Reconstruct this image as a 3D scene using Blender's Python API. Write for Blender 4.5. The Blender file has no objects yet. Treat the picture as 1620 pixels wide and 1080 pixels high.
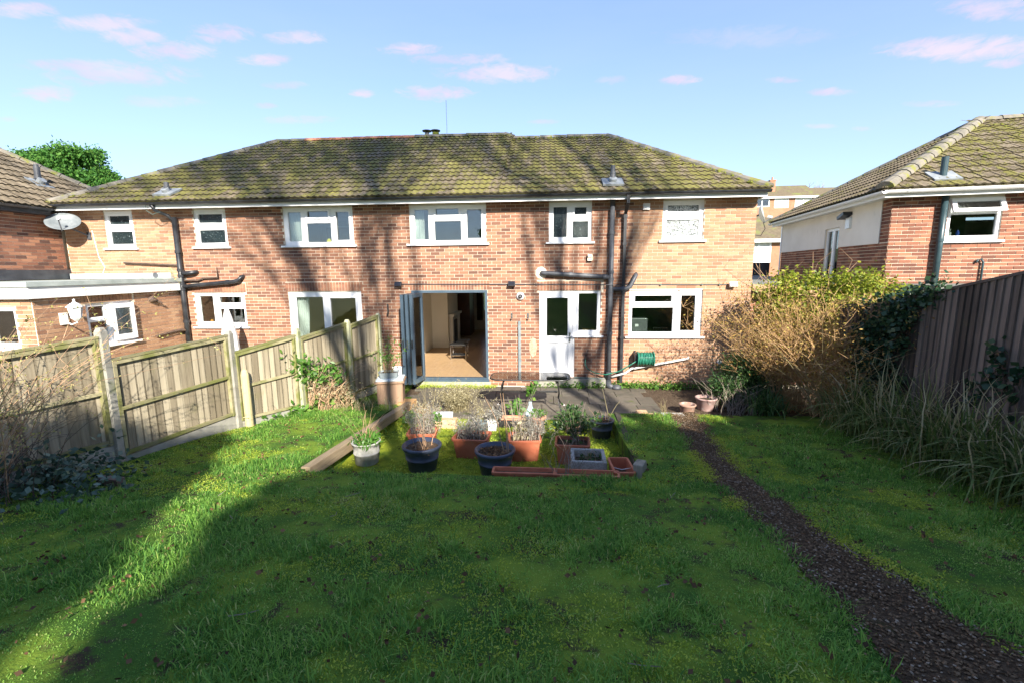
import bpy, math, random
import numpy as np
from mathutils import Matrix, Vector, noise as mnoise
R = math.radians
random.seed(7)
rng = np.random.default_rng(7)
scene = bpy.context.scene
COL = scene.collection

# ------------------------------------------------------------------ camera
cam_data = bpy.data.cameras.new('camera')
cam = bpy.data.objects.new('camera', cam_data)
COL.objects.link(cam)
cam_data.sensor_width = 36.0
cam_data.lens = 16.0
cam_data.clip_start = 0.05
cam_data.clip_end = 2000
rx, ux, bx = (0.99748, 0.07034, -0.00965), (-0.0015, 0.1568, 0.98763), (0.07098, -0.98512, 0.15651)
CAMLOC = (0.0, -10.84, 2.809)
cam.matrix_world = Matrix(((rx[0], ux[0], bx[0], CAMLOC[0]), (rx[1], ux[1], bx[1], CAMLOC[1]),
                           (rx[2], ux[2], bx[2], CAMLOC[2]), (0, 0, 0, 1)))
scene.camera = cam

# ------------------------------------------------------------------ light
SUNV = Vector((-0.39, 1.0, -0.60)).normalized()          # travel direction of sunlight
SUN_EL = math.asin(-SUNV.z)
SUN_AZ = math.atan2(-SUNV.x, -SUNV.y)                     # clockwise from +Y
sun_data = bpy.data.lights.new('sun', 'SUN')
sun_data.energy = 2.25
sun_data.angle = R(0.53)
sun_data.color = (1.0, 0.93, 0.82)
sun = bpy.data.objects.new('sun', sun_data)
sun.rotation_euler = SUNV.to_track_quat('-Z', 'Y').to_euler()
sun.location = (6, -20, 20)
COL.objects.link(sun)
scene.view_settings.view_transform = 'Standard'
scene.view_settings.look = 'None'
scene.view_settings.gamma = 1.0
scene.view_settings.use_curve_mapping = False
scene.view_settings.exposure = 2.52
scene.cycles.max_bounces = 8
scene.cycles.transparent_max_bounces = 16
scene.cycles.use_denoising = True
scene.cycles.sample_clamp_indirect = 6.0


class NT:
    """small helper round a node tree"""
    def __init__(s, nt):
        s.nt = nt; s.n = nt.nodes; s.l = nt.links
    def new(s, t, **kw):
        n = s.n.new(t)
        for k, v in kw.items():
            setattr(n, k, v)
        return n
    def put(s, sock, v):
        if isinstance(v, bpy.types.NodeSocket):
            s.l.new(v, sock)
        elif v is not None:
            if isinstance(v, (tuple, list)) and len(v) == 3 and sock.type == 'RGBA':
                v = (*v, 1)
            sock.default_value = v
    def math(s, op, a, b=None, c=None, clamp=False):
        n = s.new('ShaderNodeMath', operation=op, use_clamp=clamp)
        s.put(n.inputs[0], a)
        if b is not None: s.put(n.inputs[1], b)
        if c is not None: s.put(n.inputs[2], c)
        return n.outputs[0]
    def vmath(s, op, a, b=None):
        n = s.new('ShaderNodeVectorMath', operation=op)
        s.put(n.inputs[0], a)
        if b is not None: s.put(n.inputs[1], b)
        return n.outputs['Vector']
    def sep(s, v):
        n = s.new('ShaderNodeSeparateXYZ'); s.put(n.inputs[0], v)
        return n.outputs[0], n.outputs[1], n.outputs[2]
    def comb(s, x=0., y=0., z=0.):
        n = s.new('ShaderNodeCombineXYZ')
        s.put(n.inputs[0], x); s.put(n.inputs[1], y); s.put(n.inputs[2], z)
        return n.outputs[0]
    def noise(s, vec, scale=5., detail=3., rough=.5, out='Fac', dist=0.):
        n = s.new('ShaderNodeTexNoise')
        if vec is not None: s.put(n.inputs['Vector'], vec)
        n.inputs['Scale'].default_value = scale
        n.inputs['Detail'].default_value = detail
        n.inputs['Roughness'].default_value = rough
        n.inputs['Distortion'].default_value = dist
        return n.outputs[0] if out == 'Fac' else n.outputs[1]
    def voronoi(s, vec, scale=5., feature='F1', out='Distance'):
        n = s.new('ShaderNodeTexVoronoi', feature=feature)
        if vec is not None: s.put(n.inputs['Vector'], vec)
        n.inputs['Scale'].default_value = scale
        return n.outputs[out]
    def white(s, vec):
        n = s.new('ShaderNodeTexWhiteNoise', noise_dimensions='3D')
        s.put(n.inputs['Vector'], vec)
        return n.outputs['Value']
    def ramp(s, fac, stops, interp='LINEAR'):
        n = s.new('ShaderNodeValToRGB')
        cr = n.color_ramp; cr.interpolation = interp
        while len(cr.elements) < len(stops): cr.elements.new(0.5)
        while len(cr.elements) > len(stops): cr.elements.remove(cr.elements[-1])
        for e, (p, c) in zip(cr.elements, stops):
            e.position = p
            e.color = (c, c, c, 1) if isinstance(c, (int, float)) else (*c, 1)
        s.put(n.inputs[0], fac)
        return n.outputs[0]
    def step(s, v, a, b):
        n = s.new('ShaderNodeMapRange', interpolation_type='SMOOTHSTEP')
        s.put(n.inputs[0], v); s.put(n.inputs[1], a); s.put(n.inputs[2], b)
        return n.outputs[0]
    def mix(s, f, a, b, mode='MIX'):
        n = s.new('ShaderNodeMix', data_type='RGBA', blend_type=mode)
        s.put(n.inputs[0], f); s.put(n.inputs[6], a); s.put(n.inputs[7], b)
        return n.outputs[2]
    def bump(s, h, strength=.3, dist=.01):
        n = s.new('ShaderNodeBump')
        n.inputs['Strength'].default_value = strength
        n.inputs['Distance'].default_value = dist
        s.put(n.inputs['Height'], h)
        return n.outputs[0]


# ------------------------------------------------------------------ world
world = bpy.data.worlds.new('World')
scene.world = world
world.use_nodes = True
w = NT(world.node_tree)
w.n.clear()
wout = w.new('ShaderNodeOutputWorld')
bg = w.new('ShaderNodeBackground')
sky = w.new('ShaderNodeTexSky', sky_type='NISHITA')
sky.sun_disc = False
sky.sun_elevation = SUN_EL
sky.sun_rotation = SUN_AZ
sky.altitude = 50
sky.air_density = 0.8
sky.dust_density = 0.22
sky.ozone_density = 3.0
CLOUDS = [(-0.8418, 0.356, 0.0357, 0.0068, 0.3053, 0.9), (-0.7523, 0.3663, 0.0535, 0.0081, 0.2597, 0.9), (-0.7168, 0.3584, 0.0389, 0.0092, 0.2368, 0.9), (-0.667, 0.3494, 0.0525, 0.0097, 0.2075, 0.9), (-0.5958, 0.3887, 0.0494, 0.0097, 0.1932, 0.85), (-0.4769, 0.4027, 0.0493, 0.0073, 0.1459, 0.8), (-0.5283, 0.3629, 0.0412, 0.0066, 0.1539, 0.9), (-0.7964, 0.302, 0.0611, 0.0067, 0.2392, 0.8), (-0.7337, 0.3028, 0.0881, 0.0114, 0.2092, 0.75), (-0.8258, 0.2585, 0.0316, 0.0076, 0.2201, 0.9), (-0.6926, 0.2736, 0.06, 0.0065, 0.1748, 0.4), (-0.5026, 0.3276, 0.0351, 0.0049, 0.1308, 0.5), (-0.5338, 0.2929, 0.0187, 0.004, 0.1282, 0.6), (-0.4857, 0.2751, 0.0655, 0.0052, 0.105, 0.5), (-0.2678, 0.4068, 0.0515, 0.0078, 0.0642, 0.95), (-0.1748, 0.3964, 0.101, 0.007, 0.0287, 0.75), (-0.0923, 0.3741, 0.1089, 0.0114, -0.001, 0.9), (-0.2186, 0.3392, 0.0708, 0.0096, 0.0379, 0.95), (-0.3661, 0.3302, 0.0213, 0.0062, 0.0844, 0.9), (-0.0023, 0.2907, 0.0312, 0.0034, -0.0276, 0.5), (0.262, 0.3425, 0.0345, 0.0061, -0.1181, 0.95), (0.1365, 0.3548, 0.0321, 0.0052, -0.077, 0.4), (0.4385, 0.3166, 0.0256, 0.0038, -0.1749, 0.7), (0.5081, 0.2862, 0.029, 0.0047, -0.1873, 0.85), (0.6682, 0.3077, 0.0946, 0.0114, -0.2717, 1.0), (0.7171, 0.2763, 0.0217, 0.0056, -0.276, 0.9), (0.6928, 0.3482, 0.0527, 0.0099, -0.3175, 0.9), (0.6402, 0.2426, 0.0336, 0.0036, -0.2124, 0.5), (0.5016, 0.2358, 0.0222, 0.003, -0.157, 0.5), (0.373, 0.39, 0.1449, 0.0109, -0.1724, 0.25), (0.5598, 0.2224, 0.0137, 0.0029, -0.1683, 0.5), (-0.8761, 0.2143, 0.0113, 0.0033, 0.2031, 0.5)]
tc = w.new('ShaderNodeTexCoord')
dirv = w.vmath('NORMALIZE', tc.outputs['Generated'])
dx, dy, dz = w.sep(dirv)
az = w.math('ARCTAN2', dx, dy)
el = w.math('ARCSINE', dz)
cv = w.comb(w.math('MULTIPLY', az, 1.0), w.math('MULTIPLY', el, 2.6), 0.)
n1 = w.noise(cv, 30, 7, .66, dist=.6)
n2 = w.noise(cv, 7, 3, .5)
wob = w.math('MULTIPLY_ADD', w.math('SUBTRACT', n1, .5), 3.8, w.math('MULTIPLY', w.math('SUBTRACT', n2, .5), 1.2))
tot = None
for (ca, ce, cw, ch, sk, op) in CLOUDS:
    da = w.math('SUBTRACT', az, ca)
    a2 = w.math('DIVIDE', da, cw * 1.05)
    b2 = w.math('DIVIDE', w.math('SUBTRACT', w.math('SUBTRACT', el, ce), w.math('MULTIPLY', da, sk)), ch * 1.35)
    r2 = w.math('ADD', w.math('MULTIPLY', a2, a2), w.math('MULTIPLY', b2, b2))
    m = w.math('MULTIPLY', w.step(w.math('SUBTRACT', wob, r2), -1.45, .5), op * .9)
    tot = m if tot is None else w.math('MAXIMUM', tot, m)
# loose small clouds over the rest of the sky
cz = w.math('MAXIMUM', dz, .04)
pl = w.comb(w.math('DIVIDE', dx, cz), w.math('DIVIDE', dy, cz), 0.)
gen = w.noise(pl, 1.1, 5, .55)
behind = w.step(dy, .25, -.1)
gm = w.math('MULTIPLY', w.math('MULTIPLY', w.step(gen, .56, .72), behind), .7)
tot = w.math('MAXIMUM', tot, gm)
veil = w.math('MULTIPLY', w.noise(w.comb(az, w.math('MULTIPLY', el, 5.), .3), 3.2, 4, .55), .20)
hz = w.math('MULTIPLY', w.step(el, .42, .03), .16)
cloudcol = w.mix(w.step(n2, .3, .7), (2.15, 1.82, 2.25), (2.5, 2.15, 2.45))
grad = w.ramp(w.math('DIVIDE', el, 1.5708), [(0, (1.52, 1.82, 2.5)), (.12, (1.34, 1.66, 2.5)), (.28, (.98, 1.36, 2.48)), (.6, (.80, 1.16, 2.35)), (1, (.72, 1.08, 2.25))])
skyb = w.mix(.52, sky.outputs[0], grad)
skyc = w.mix(w.math('ADD', veil, hz, clamp=True), skyb, (1.8, 2.1, 2.6))
skyc = w.mix(w.math('MULTIPLY', tot, .92), skyc, cloudcol)
w.l.new(skyc, bg.inputs[0])
bg.inputs[1].default_value = 0.0695
w.l.new(bg.outputs[0], wout.inputs[0])


# ------------------------------------------------------------------ mesh helpers
class MB:
    def __init__(s, T=None):
        s.v = []; s.f = []; s.mi = []; s.T = T
    def add(s, vs, fs, mi=0):
        o = len(s.v)
        if s.T is not None:
            vs = [tuple(s.T @ Vector(p)) for p in vs]
        s.v += [tuple(p) for p in vs]
        s.f += [tuple(i + o for i in f) for f in fs]
        s.mi += [mi] * len(fs)
        return s
    def box(s, x0, x1, y0, y1, z0, z1, mi=0):
        vs = [(x0, y0, z0), (x1, y0, z0), (x1, y1, z0), (x0, y1, z0), (x0, y0, z1), (x1, y0, z1), (x1, y1, z1), (x0, y1, z1)]
        fs = [(0, 3, 2, 1), (4, 5, 6, 7), (0, 1, 5, 4), (1, 2, 6, 5), (2, 3, 7, 6), (3, 0, 4, 7)]
        return s.add(vs, fs, mi)
    def hexa(s, b, t, mi=0):
        """eight corners: bottom ring and top ring, counter-clockwise seen from above"""
        fs = [(0, 3, 2, 1), (4, 5, 6, 7), (0, 1, 5, 4), (1, 2, 6, 5), (2, 3, 7, 6), (3, 0, 4, 7)]
        return s.add(list(b) + list(t), fs, mi)
    def bar(s, a, b, wd, ht, up=(0, 0, 1), mi=0):
        a = Vector(a); b = Vector(b); d = (b - a).normalized(); u = Vector(up)
        sd = d.cross(u).normalized(); u = sd.cross(d).normalized()
        c = []
        for p in (a, b):
            c.append([p - sd * wd / 2 - u * ht / 2, p + sd * wd / 2 - u * ht / 2, p + sd * wd / 2 + u * ht / 2, p - sd * wd / 2 + u * ht / 2])
        vs = c[0] + c[1]
        fs = [(0, 1, 2, 3), (7, 6, 5, 4), (0, 4, 5, 1), (1, 5, 6, 2), (2, 6, 7, 3), (3, 7, 4, 0)]
        return s.add(vs, fs, mi)
    def tube(s, pts, rad, n=8, mi=0, cap=True):
        pts = [Vector(p) for p in pts]
        rads = rad if isinstance(rad, (list, tuple)) else [rad] * len(pts)
        vs = []; fs = []
        ref = None
        for i, p in enumerate(pts):
            d = (pts[min(i + 1, len(pts) - 1)] - pts[max(i - 1, 0)])
            if d.length < 1e-9: d = Vector((0, 0, 1))
            d.normalize()
            if ref is None:
                ref = Vector((0, 0, 1)) if abs(d.z) < .9 else Vector((1, 0, 0))
            a = d.cross(ref).normalized(); b = d.cross(a).normalized()
            ref = -b if False else b.cross(d) * 0 + ref
            for k in range(n):
                t = 2 * math.pi * k / n
                vs.append(p + (a * math.cos(t) + b * math.sin(t)) * rads[i])
        for i in range(len(pts) - 1):
            for k in range(n):
                k2 = (k + 1) % n
                fs.append((i * n + k, (i + 1) * n + k, (i + 1) * n + k2, i * n + k2))
        if cap:
            fs.append(tuple(range(n)))
            fs.append(tuple(reversed(range((len(pts) - 1) * n, len(pts) * n))))
        return s.add(vs, fs, mi)
    def lathe(s, prof, n=24, c=(0, 0, 0), mi=0, sx=1., sy=1.):
        vs = []; fs = []
        for (r, z) in prof:
            for k in range(n):
                t = 2 * math.pi * k / n
                vs.append((c[0] + r * math.cos(t) * sx, c[1] + r * math.sin(t) * sy, c[2] + z))
        for i in range(len(prof) - 1):
            for k in range(n):
                k2 = (k + 1) % n
                fs.append((i * n + k, i * n + k2, (i + 1) * n + k2, (i + 1) * n + k))
        if prof[0][0] > 1e-4: fs.append(tuple(reversed(range(n))))
        if prof[-1][0] > 1e-4: fs.append(tuple(range((len(prof) - 1) * n, len(prof) * n)))
        return s.add(vs, fs, mi)
    def rectpot(s, prof, c=(0, 0, 0), mi=0):
        """like lathe with rounded-rectangle rings: prof = (half x, half y, z)"""
        vs = []; fs = []; ring = []
        for (hx, hy, z) in prof:
            r = min(hx, hy) * .22
            pts = []
            for (sx, sy, a0) in ((1, 1, 0), (-1, 1, 90), (-1, -1, 180), (1, -1, 270)):
                for k in range(3):
                    a = R(a0 + k * 45)
                    pts.append((c[0] + sx * (hx - r) + r * math.cos(a), c[1] + sy * (hy - r) + r * math.sin(a), c[2] + z))
            vs += pts
        n = 12
        for i in range(len(prof) - 1):
            for k in range(n):
                k2 = (k + 1) % n
                fs.append((i * n + k, i * n + k2, (i + 1) * n + k2, (i + 1) * n + k))
        fs.append(tuple(reversed(range(n)))); fs.append(tuple(range((len(prof) - 1) * n, len(prof) * n)))
        return s.add(vs, fs, mi)
    def panel(s, u0, u1, z0, z1, holes, y0, y1, mi=0):
        us = sorted(set([u0, u1] + [min(max(h[i], u0), u1) for h in holes for i in (0, 1)]))
        zs = sorted(set([z0, z1] + [min(max(h[i], z0), z1) for h in holes for i in (2, 3)]))
        nu, nz = len(us) - 1, len(zs) - 1
        def solid(i, j):
            if i < 0 or j < 0 or i >= nu or j >= nz: return False
            cu = (us[i] + us[i + 1]) / 2; cz_ = (zs[j] + zs[j + 1]) / 2
            return not any(h[0] < cu < h[1] and h[2] < cz_ < h[3] for h in holes)
        for i in range(nu):
            for j in range(nz):
                if not solid(i, j): continue
                a, b, c, d = us[i], us[i + 1], zs[j], zs[j + 1]
                s.add([(a, y0, c), (b, y0, c), (b, y0, d), (a, y0, d)], [(0, 1, 2, 3)], mi)
                s.add([(a, y1, c), (b, y1, c), (b, y1, d), (a, y1, d)], [(3, 2, 1, 0)], mi)
                if not solid(i - 1, j): s.add([(a, y0, c), (a, y0, d), (a, y1, d), (a, y1, c)], [(0, 1, 2, 3)], mi)
                if not solid(i + 1, j): s.add([(b, y0, c), (b, y0, d), (b, y1, d), (b, y1, c)], [(3, 2, 1, 0)], mi)
                if not solid(i, j - 1): s.add([(a, y0, c), (b, y0, c), (b, y1, c), (a, y1, c)], [(3, 2, 1, 0)], mi)
                if not solid(i, j + 1): s.add([(a, y0, d), (b, y0, d), (b, y1, d), (a, y1, d)], [(0, 1, 2, 3)], mi)
        return s
    def mesh(s, name, mats, origin=(0, 0, 0), smooth=False):
        me = bpy.data.meshes.new(name)
        o = origin
        me.from_pydata([(p[0] - o[0], p[1] - o[1], p[2] - o[2]) for p in s.v], [], s.f)
        mats = mats if isinstance(mats, (list, tuple)) else [mats]
        for m in mats: me.materials.append(m)
        if len(mats) > 1: me.polygons.foreach_set('material_index', s.mi)
        if smooth: me.polygons.foreach_set('use_smooth', [True] * len(me.polygons))
        me.update()
        return me
    def build(s, name, mats, parent=None, origin=None, smooth=False, bevel=0.):
        """one mesh object; vertices are world coordinates, the object sits at origin (a top-level thing) or on its parent's origin"""
        if parent is not None:
            o = root_loc(parent)
        else:
            o = origin or (0, 0, 0)
        ob = bpy.data.objects.new(name, s.mesh(name, mats, o, smooth))
        COL.objects.link(ob)
        if parent is not None: ob.parent = parent
        else: ob.location = o
        if bevel:
            m = ob.modifiers.new('bevel', 'BEVEL'); m.width = bevel; m.segments = 2; m.limit_method = 'ANGLE'
        return ob


def root_loc(o):
    p = Vector((0, 0, 0))
    while o is not None:
        p += o.location; o = o.parent
    return p


def tag(o, label=None, cat=None, group=None, kind=None):
    if label: o['label'] = label
    if cat: o['category'] = cat
    if group: o['group'] = group
    if kind: o['kind'] = kind
    return o


def thing(name, loc, label, cat, group=None):
    o = bpy.data.objects.new(name, None)
    COL.objects.link(o)
    o.location = loc
    o.empty_display_size = .1
    return tag(o, label, cat, group)


def child(name, mesh, parent, loc, rot=(0, 0, 0), scale=None):
    """a piece that shares MESH with its like; loc is a world point (parents carry no rotation)"""
    o = bpy.data.objects.new(name, mesh)
    COL.objects.link(o)
    o.parent = parent
    o.location = Vector(loc) - root_loc(parent)
    o.rotation_euler = rot
    if scale: o.scale = scale
    return o


def npmesh(name, verts, faces_flat, nper, mat, attr=None, smooth=False):
    """fast mesh from numpy: faces all have NPER corners; attr = per-vertex float called 'tint'"""
    me = bpy.data.meshes.new(name)
    nv = len(verts); nf = len(faces_flat) // nper
    me.vertices.add(nv)
    me.vertices.foreach_set('co', np.asarray(verts, np.float32).ravel())
    me.loops.add(nf * nper)
    me.loops.foreach_set('vertex_index', np.asarray(faces_flat, np.int32).ravel())
    me.polygons.add(nf)
    me.polygons.foreach_set('loop_start', np.arange(0, nf * nper, nper, dtype=np.int32))
    if smooth: me.polygons.foreach_set('use_smooth', np.ones(nf, bool))
    if attr is not None:
        a = me.attributes.new('tint', 'FLOAT', 'POINT')
        a.data.foreach_set('value', np.asarray(attr, np.float32).ravel())
    me.materials.append(mat)
    me.update(calc_edges=True)
    return me


def link(name, me, parent=None, loc=(0, 0, 0)):
    o = bpy.data.objects.new(name, me)
    COL.objects.link(o)
    if parent is not None: o.parent = parent
    o.location = loc
    return o


def gz(Y):
    return np.interp(-np.asarray(Y, float), [0, 1.5, 5.5, 9, 10.8, 15, 30], [.0, .05, .33, .9, 1.2, 1.8, 3.2])


def gzs(x, y):
    """height of the lawn surface"""
    z = float(gz(y))
    return z + .025 * mnoise.noise((x * .9, y * .9, 0.3)) + .012 * mnoise.noise((x * 2.7, y * 2.7, 1.3))
# ------------------------------------------------------------------ materials
def mat(name, col=(.5, .5, .5), rough=.6, metal=0., spec=.5, build=None):
    m = bpy.data.materials.new(name)
    m.use_nodes = True
    t = NT(m.node_tree)
    b = t.n['Principled BSDF']
    b.inputs['Base Color'].default_value = (*col, 1)
    b.inputs['Roughness'].default_value = rough
    b.inputs['Metallic'].default_value = metal
    b.inputs['Specular IOR Level'].default_value = spec
    if build: build(t, b)
    return m


def pos(t):
    return t.new('ShaderNodeNewGeometry').outputs['Position']


def vary(c1, c2, scale=6., bump=.2, bscale=60., detail=4, stain=None):
    def f(t, b):
        P = pos(t)
        n = t.noise(P, scale, detail, .6)
        c = t.mix(t.step(n, .3, .7), c1, c2)
        if stain:
            c = t.mix(t.step(t.noise(P, stain[1], 5, .65), stain[2], stain[3]), c, stain[0])
        t.put(b.inputs['Base Color'], c)
        if bump:
            t.put(b.inputs['Normal'], t.bump(t.noise(P, bscale, 4, .6), bump, .01))
    return f


def brick_mat(name, stops, rot=0., org=(0, 0), axis=0, weather=.35):
    def f(t, b):
        P = pos(t)
        x, y, z = t.sep(P)
        if rot or org != (0, 0):
            x0 = t.math('SUBTRACT', x, org[0]); y0 = t.math('SUBTRACT', y, org[1])
            c, s = math.cos(rot), math.sin(rot)
            x = t.math('SUBTRACT', t.math('MULTIPLY', x0, c), t.math('MULTIPLY', y0, s))
            y = t.math('ADD', t.math('MULTIPLY', x0, s), t.math('MULTIPLY', y0, c))
        u = y if axis else x
        k = t.math('FLOOR', t.math('DIVIDE', z, .075))
        par = t.math('MULTIPLY', t.math('FLOORED_MODULO', k, 2.), .5)
        n = t.math('FLOOR', t.math('ADD', t.math('DIVIDE', u, .225), par))
        wv = t.white(t.comb(n, k, 0.37))
        big = t.noise(P, .8, 2, .5)
        fac = t.math('ADD', wv, t.math('MULTIPLY', t.math('SUBTRACT', big, .5), weather), clamp=True)
        c = t.ramp(fac, stops)
        c = t.mix(t.math('MULTIPLY', t.noise(P, 45, 4, .7), .55), c, t.mix(.5, c, (.10, .07, .06)), 'MIX')
        fl = t.step(t.noise(P, 9, 5, .7), .60, .78)
        c = t.mix(t.math('MULTIPLY', fl, .35), c, (.52, .42, .33))
        t.put(b.inputs['Base Color'], c)
        t.put(b.inputs['Normal'], t.bump(t.noise(P, 130, 5, .7), .35, .006))
    return mat(name, rough=.9, spec=.2, build=f)


RED = [(0, (.15, .075, .052)), (.16, (.205, .098, .064)), (.42, (.28, .13, .08)), (.7, (.33, .162, .096)), (1, (.385, .205, .125))]
WARM = [(0, (.30, .155, .095)), (.2, (.38, .205, .12)), (.65, (.44, .25, .145)), (1, (.49, .295, .175))]
DEEP = [(0, (.15, .065, .045)), (.4, (.24, .095, .06)), (.75, (.31, .13, .078)), (1, (.38, .18, .105))]
BURNT = [(0, (.10, .055, .045)), (.4, (.22, .10, .065)), (.75, (.31, .14, .085)), (1, (.40, .20, .12))]
M = {}
M['brick_red'] = brick_mat('brick_red', RED)
M['brick_warm'] = brick_mat('brick_warm', WARM)
M['brick_side'] = brick_mat('brick_side', WARM, axis=1)
M['brick_left'] = brick_mat('brick_left', BURNT, axis=1)
RH_C, RH_A = (7.3, -.4), R(9)
M['brick_right'] = brick_mat('brick_right', DEEP, rot=RH_A, org=RH_C)
M['brick_right_side'] = brick_mat('brick_right_side', DEEP, rot=RH_A, org=RH_C, axis=1)
M['mortar'] = mat('mortar', rough=.95, spec=.1, build=vary((.52, .45, .36), (.64, .56, .45), 3, .3, 90))
M['mortar_pale'] = mat('mortar_pale', rough=.95, spec=.1, build=vary((.66, .57, .44), (.76, .67, .53), 3, .3, 90))
M['patch_tan'] = mat('patch_tan', rough=.95, spec=.1, build=vary((.36, .22, .15), (.50, .36, .26), 14, .6, 60))
M['upvc'] = mat('upvc', (.80, .81, .82), .32, build=vary((.78, .79, .80), (.83, .83, .83), 2, 0))
M['white_paint'] = mat('white_paint', rough=.5, build=vary((.76, .76, .74), (.82, .82, .80), 2.5, .05, 40, stain=((.55, .54, .48), 7, .6, .8)))
M['render_cream'] = mat('render_cream', rough=.9, spec=.2, build=vary((.74, .69, .61), (.82, .77, .69), 1.2, .35, 160, stain=((.48, .45, .40), 3, .62, .85)))
M['black_plastic'] = mat('black_plastic', rough=.38, build=vary((.012, .014, .017), (.035, .037, .042), 5, .04, 40))
M['pipe_grey'] = mat('pipe_grey', rough=.5, build=vary((.035, .04, .05), (.10, .105, .115), 4, .08, 40, stain=((.20, .20, .20), 9, .6, .8)))
M['pipe_teal'] = mat('pipe_teal', rough=.4, build=vary((.02, .045, .055), (.04, .075, .085), 4, .03, 30))
M['pipe_brown'] = mat('pipe_brown', rough=.7, build=vary((.07, .045, .035), (.13, .085, .06), 9, .2, 60))
M['lead'] = mat('lead', rough=.55, build=vary((.17, .19, .20), (.29, .31, .32), 6, .15, 40))
M['anthracite'] = mat('anthracite', rough=.35, spec=.5, build=vary((.055, .085, .115), (.075, .11, .145), 3, 0))
M['steel'] = mat('steel', (.55, .56, .57), .3, 1.)
M['chrome'] = mat('chrome', (.7, .7, .7), .12, 1.)
M['black_metal'] = mat('black_metal', rough=.45, build=vary((.012, .012, .013), (.03, .03, .03), 8, .05, 60))
M['dish'] = mat('dish', rough=.45, spec=.5, build=vary((.13, .15, .16), (.21, .23, .24), 5, .05, 30, stain=((.15, .16, .14), 11, .62, .8)))
M['dish_pale'] = mat('dish_pale', rough=.45, build=vary((.55, .60, .62), (.65, .69, .70), 5, .03, 30))
M['concrete'] = mat('concrete', rough=.9, spec=.2, build=vary((.24, .23, .195), (.34, .325, .28), 4, .35, 90, stain=((.19, .20, .11), 3, .52, .72)))
M['concrete_green'] = mat('concrete_green', rough=.9, spec=.2, build=vary((.34, .35, .22), (.46, .45, .34), 3, .35, 90, stain=((.22, .26, .10), 4, .5, .7)))
M['felt'] = mat('felt', rough=.8, build=vary((.30, .34, .32), (.42, .46, .43), 3, .2, 60, stain=((.20, .24, .19), 5, .55, .75)))
M['felt_dark'] = mat('felt_dark', rough=.42, build=vary((.02, .025, .035), (.06, .07, .085), 2, .2, 20))
M['felt_roof'] = mat('felt_roof', rough=.85, build=vary((.13, .14, .13), (.20, .21, .19), 2, .2, 50, stain=((.16, .18, .10), 4, .5, .7)))


def roof_mat(name, moss=.5, tone=1., rot=0., org=(0, 0), grad=0., axis=0):
    def f(t, b):
        P = pos(t)
        x, y, z = t.sep(P)
        if rot:
            x0 = t.math('SUBTRACT', x, org[0]); y0 = t.math('SUBTRACT', y, org[1])
            c, s = math.cos(rot), math.sin(rot)
            x = t.math('SUBTRACT', t.math('MULTIPLY', x0, c), t.math('MULTIPLY', y0, s))
            y = t.math('ADD', t.math('MULTIPLY', x0, s), t.math('MULTIPLY', y0, c))
        if axis: x, y = y, x
        wv = t.white(t.comb(t.math('FLOOR', t.math('DIVIDE', x, .30)), t.math('FLOOR', t.math('DIVIDE', t.math('ADD', y, .42), .2945)), .7))
        c = t.ramp(wv, [(0, tuple(k * tone for k in (.115, .09, .06))), (.5, tuple(k * tone for k in (.165, .13, .088))), (1, tuple(k * tone for k in (.22, .178, .125)))])
        n = t.noise(P, 20, 5, .7)
        c = t.mix(t.step(n, .42, .75), c, tuple(k * tone for k in (.25, .21, .14)))
        c = t.mix(t.step(t.noise(P, 45, 4, .7), .64, .74), c, (.50, .48, .42))        # lichen
        ns = t.noise(t.comb(t.math('MULTIPLY', x, 2.2), t.math('MULTIPLY', y, .8), z), 1.6, 5, .65)
        nf = t.noise(P, 14, 4, .7)
        ms = t.math('ADD', t.math('MULTIPLY', ns, .62), t.math('MULTIPLY', nf, .38))
        mm = t.step(ms, .62 - .22 * moss, .70 - .22 * moss)
        mc = t.mix(t.noise(P, 7, 3, .6), (.115, .115, .022), (.245, .225, .05))
        c = t.mix(t.math('MULTIPLY', mm, .8), c, mc)
        t.put(b.inputs['Base Color'], c)
        h = t.math('ADD', t.math('MULTIPLY', mm, t.math('MULTIPLY_ADD', nf, 1.2, .4)), t.math('MULTIPLY', t.noise(P, 90, 4, .7), .25))
        t.put(b.inputs['Normal'], t.bump(h, .6, .025))
    return mat(name, rough=.92, spec=.2, build=f)


M['roof_main'] = roof_mat('roof_main', .78)
M['roof_wing'] = roof_mat('roof_wing', .82)
M['roof_left'] = roof_mat('roof_left', .08, .95, axis=1)
M['roof_right'] = roof_mat('roof_right', .72, 1.05, rot=RH_A, org=RH_C)
M['roof_right_side'] = roof_mat('roof_right_side', .40, .9, rot=RH_A, org=RH_C, axis=1)
M['tile_edge'] = mat('tile_edge', rough=1., spec=.1, build=vary((.04, .034, .022), (.09, .078, .045), 9, .3, 50))
M['ridge_orange'] = mat('ridge_orange', rough=.9, spec=.2, build=vary((.40, .17, .10), (.48, .24, .15), 5, .3, 80))
M['ridge_grey'] = mat('ridge_grey', rough=.95, spec=.2, build=vary((.15, .14, .115), (.24, .215, .175), 5, .4, 60, stain=((.20, .20, .045), 4, .50, .66)))
M['moss'] = mat('moss', rough=1., spec=.1, build=vary((.10, .13, .02), (.22, .225, .045), 12, .8, 120))


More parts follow.
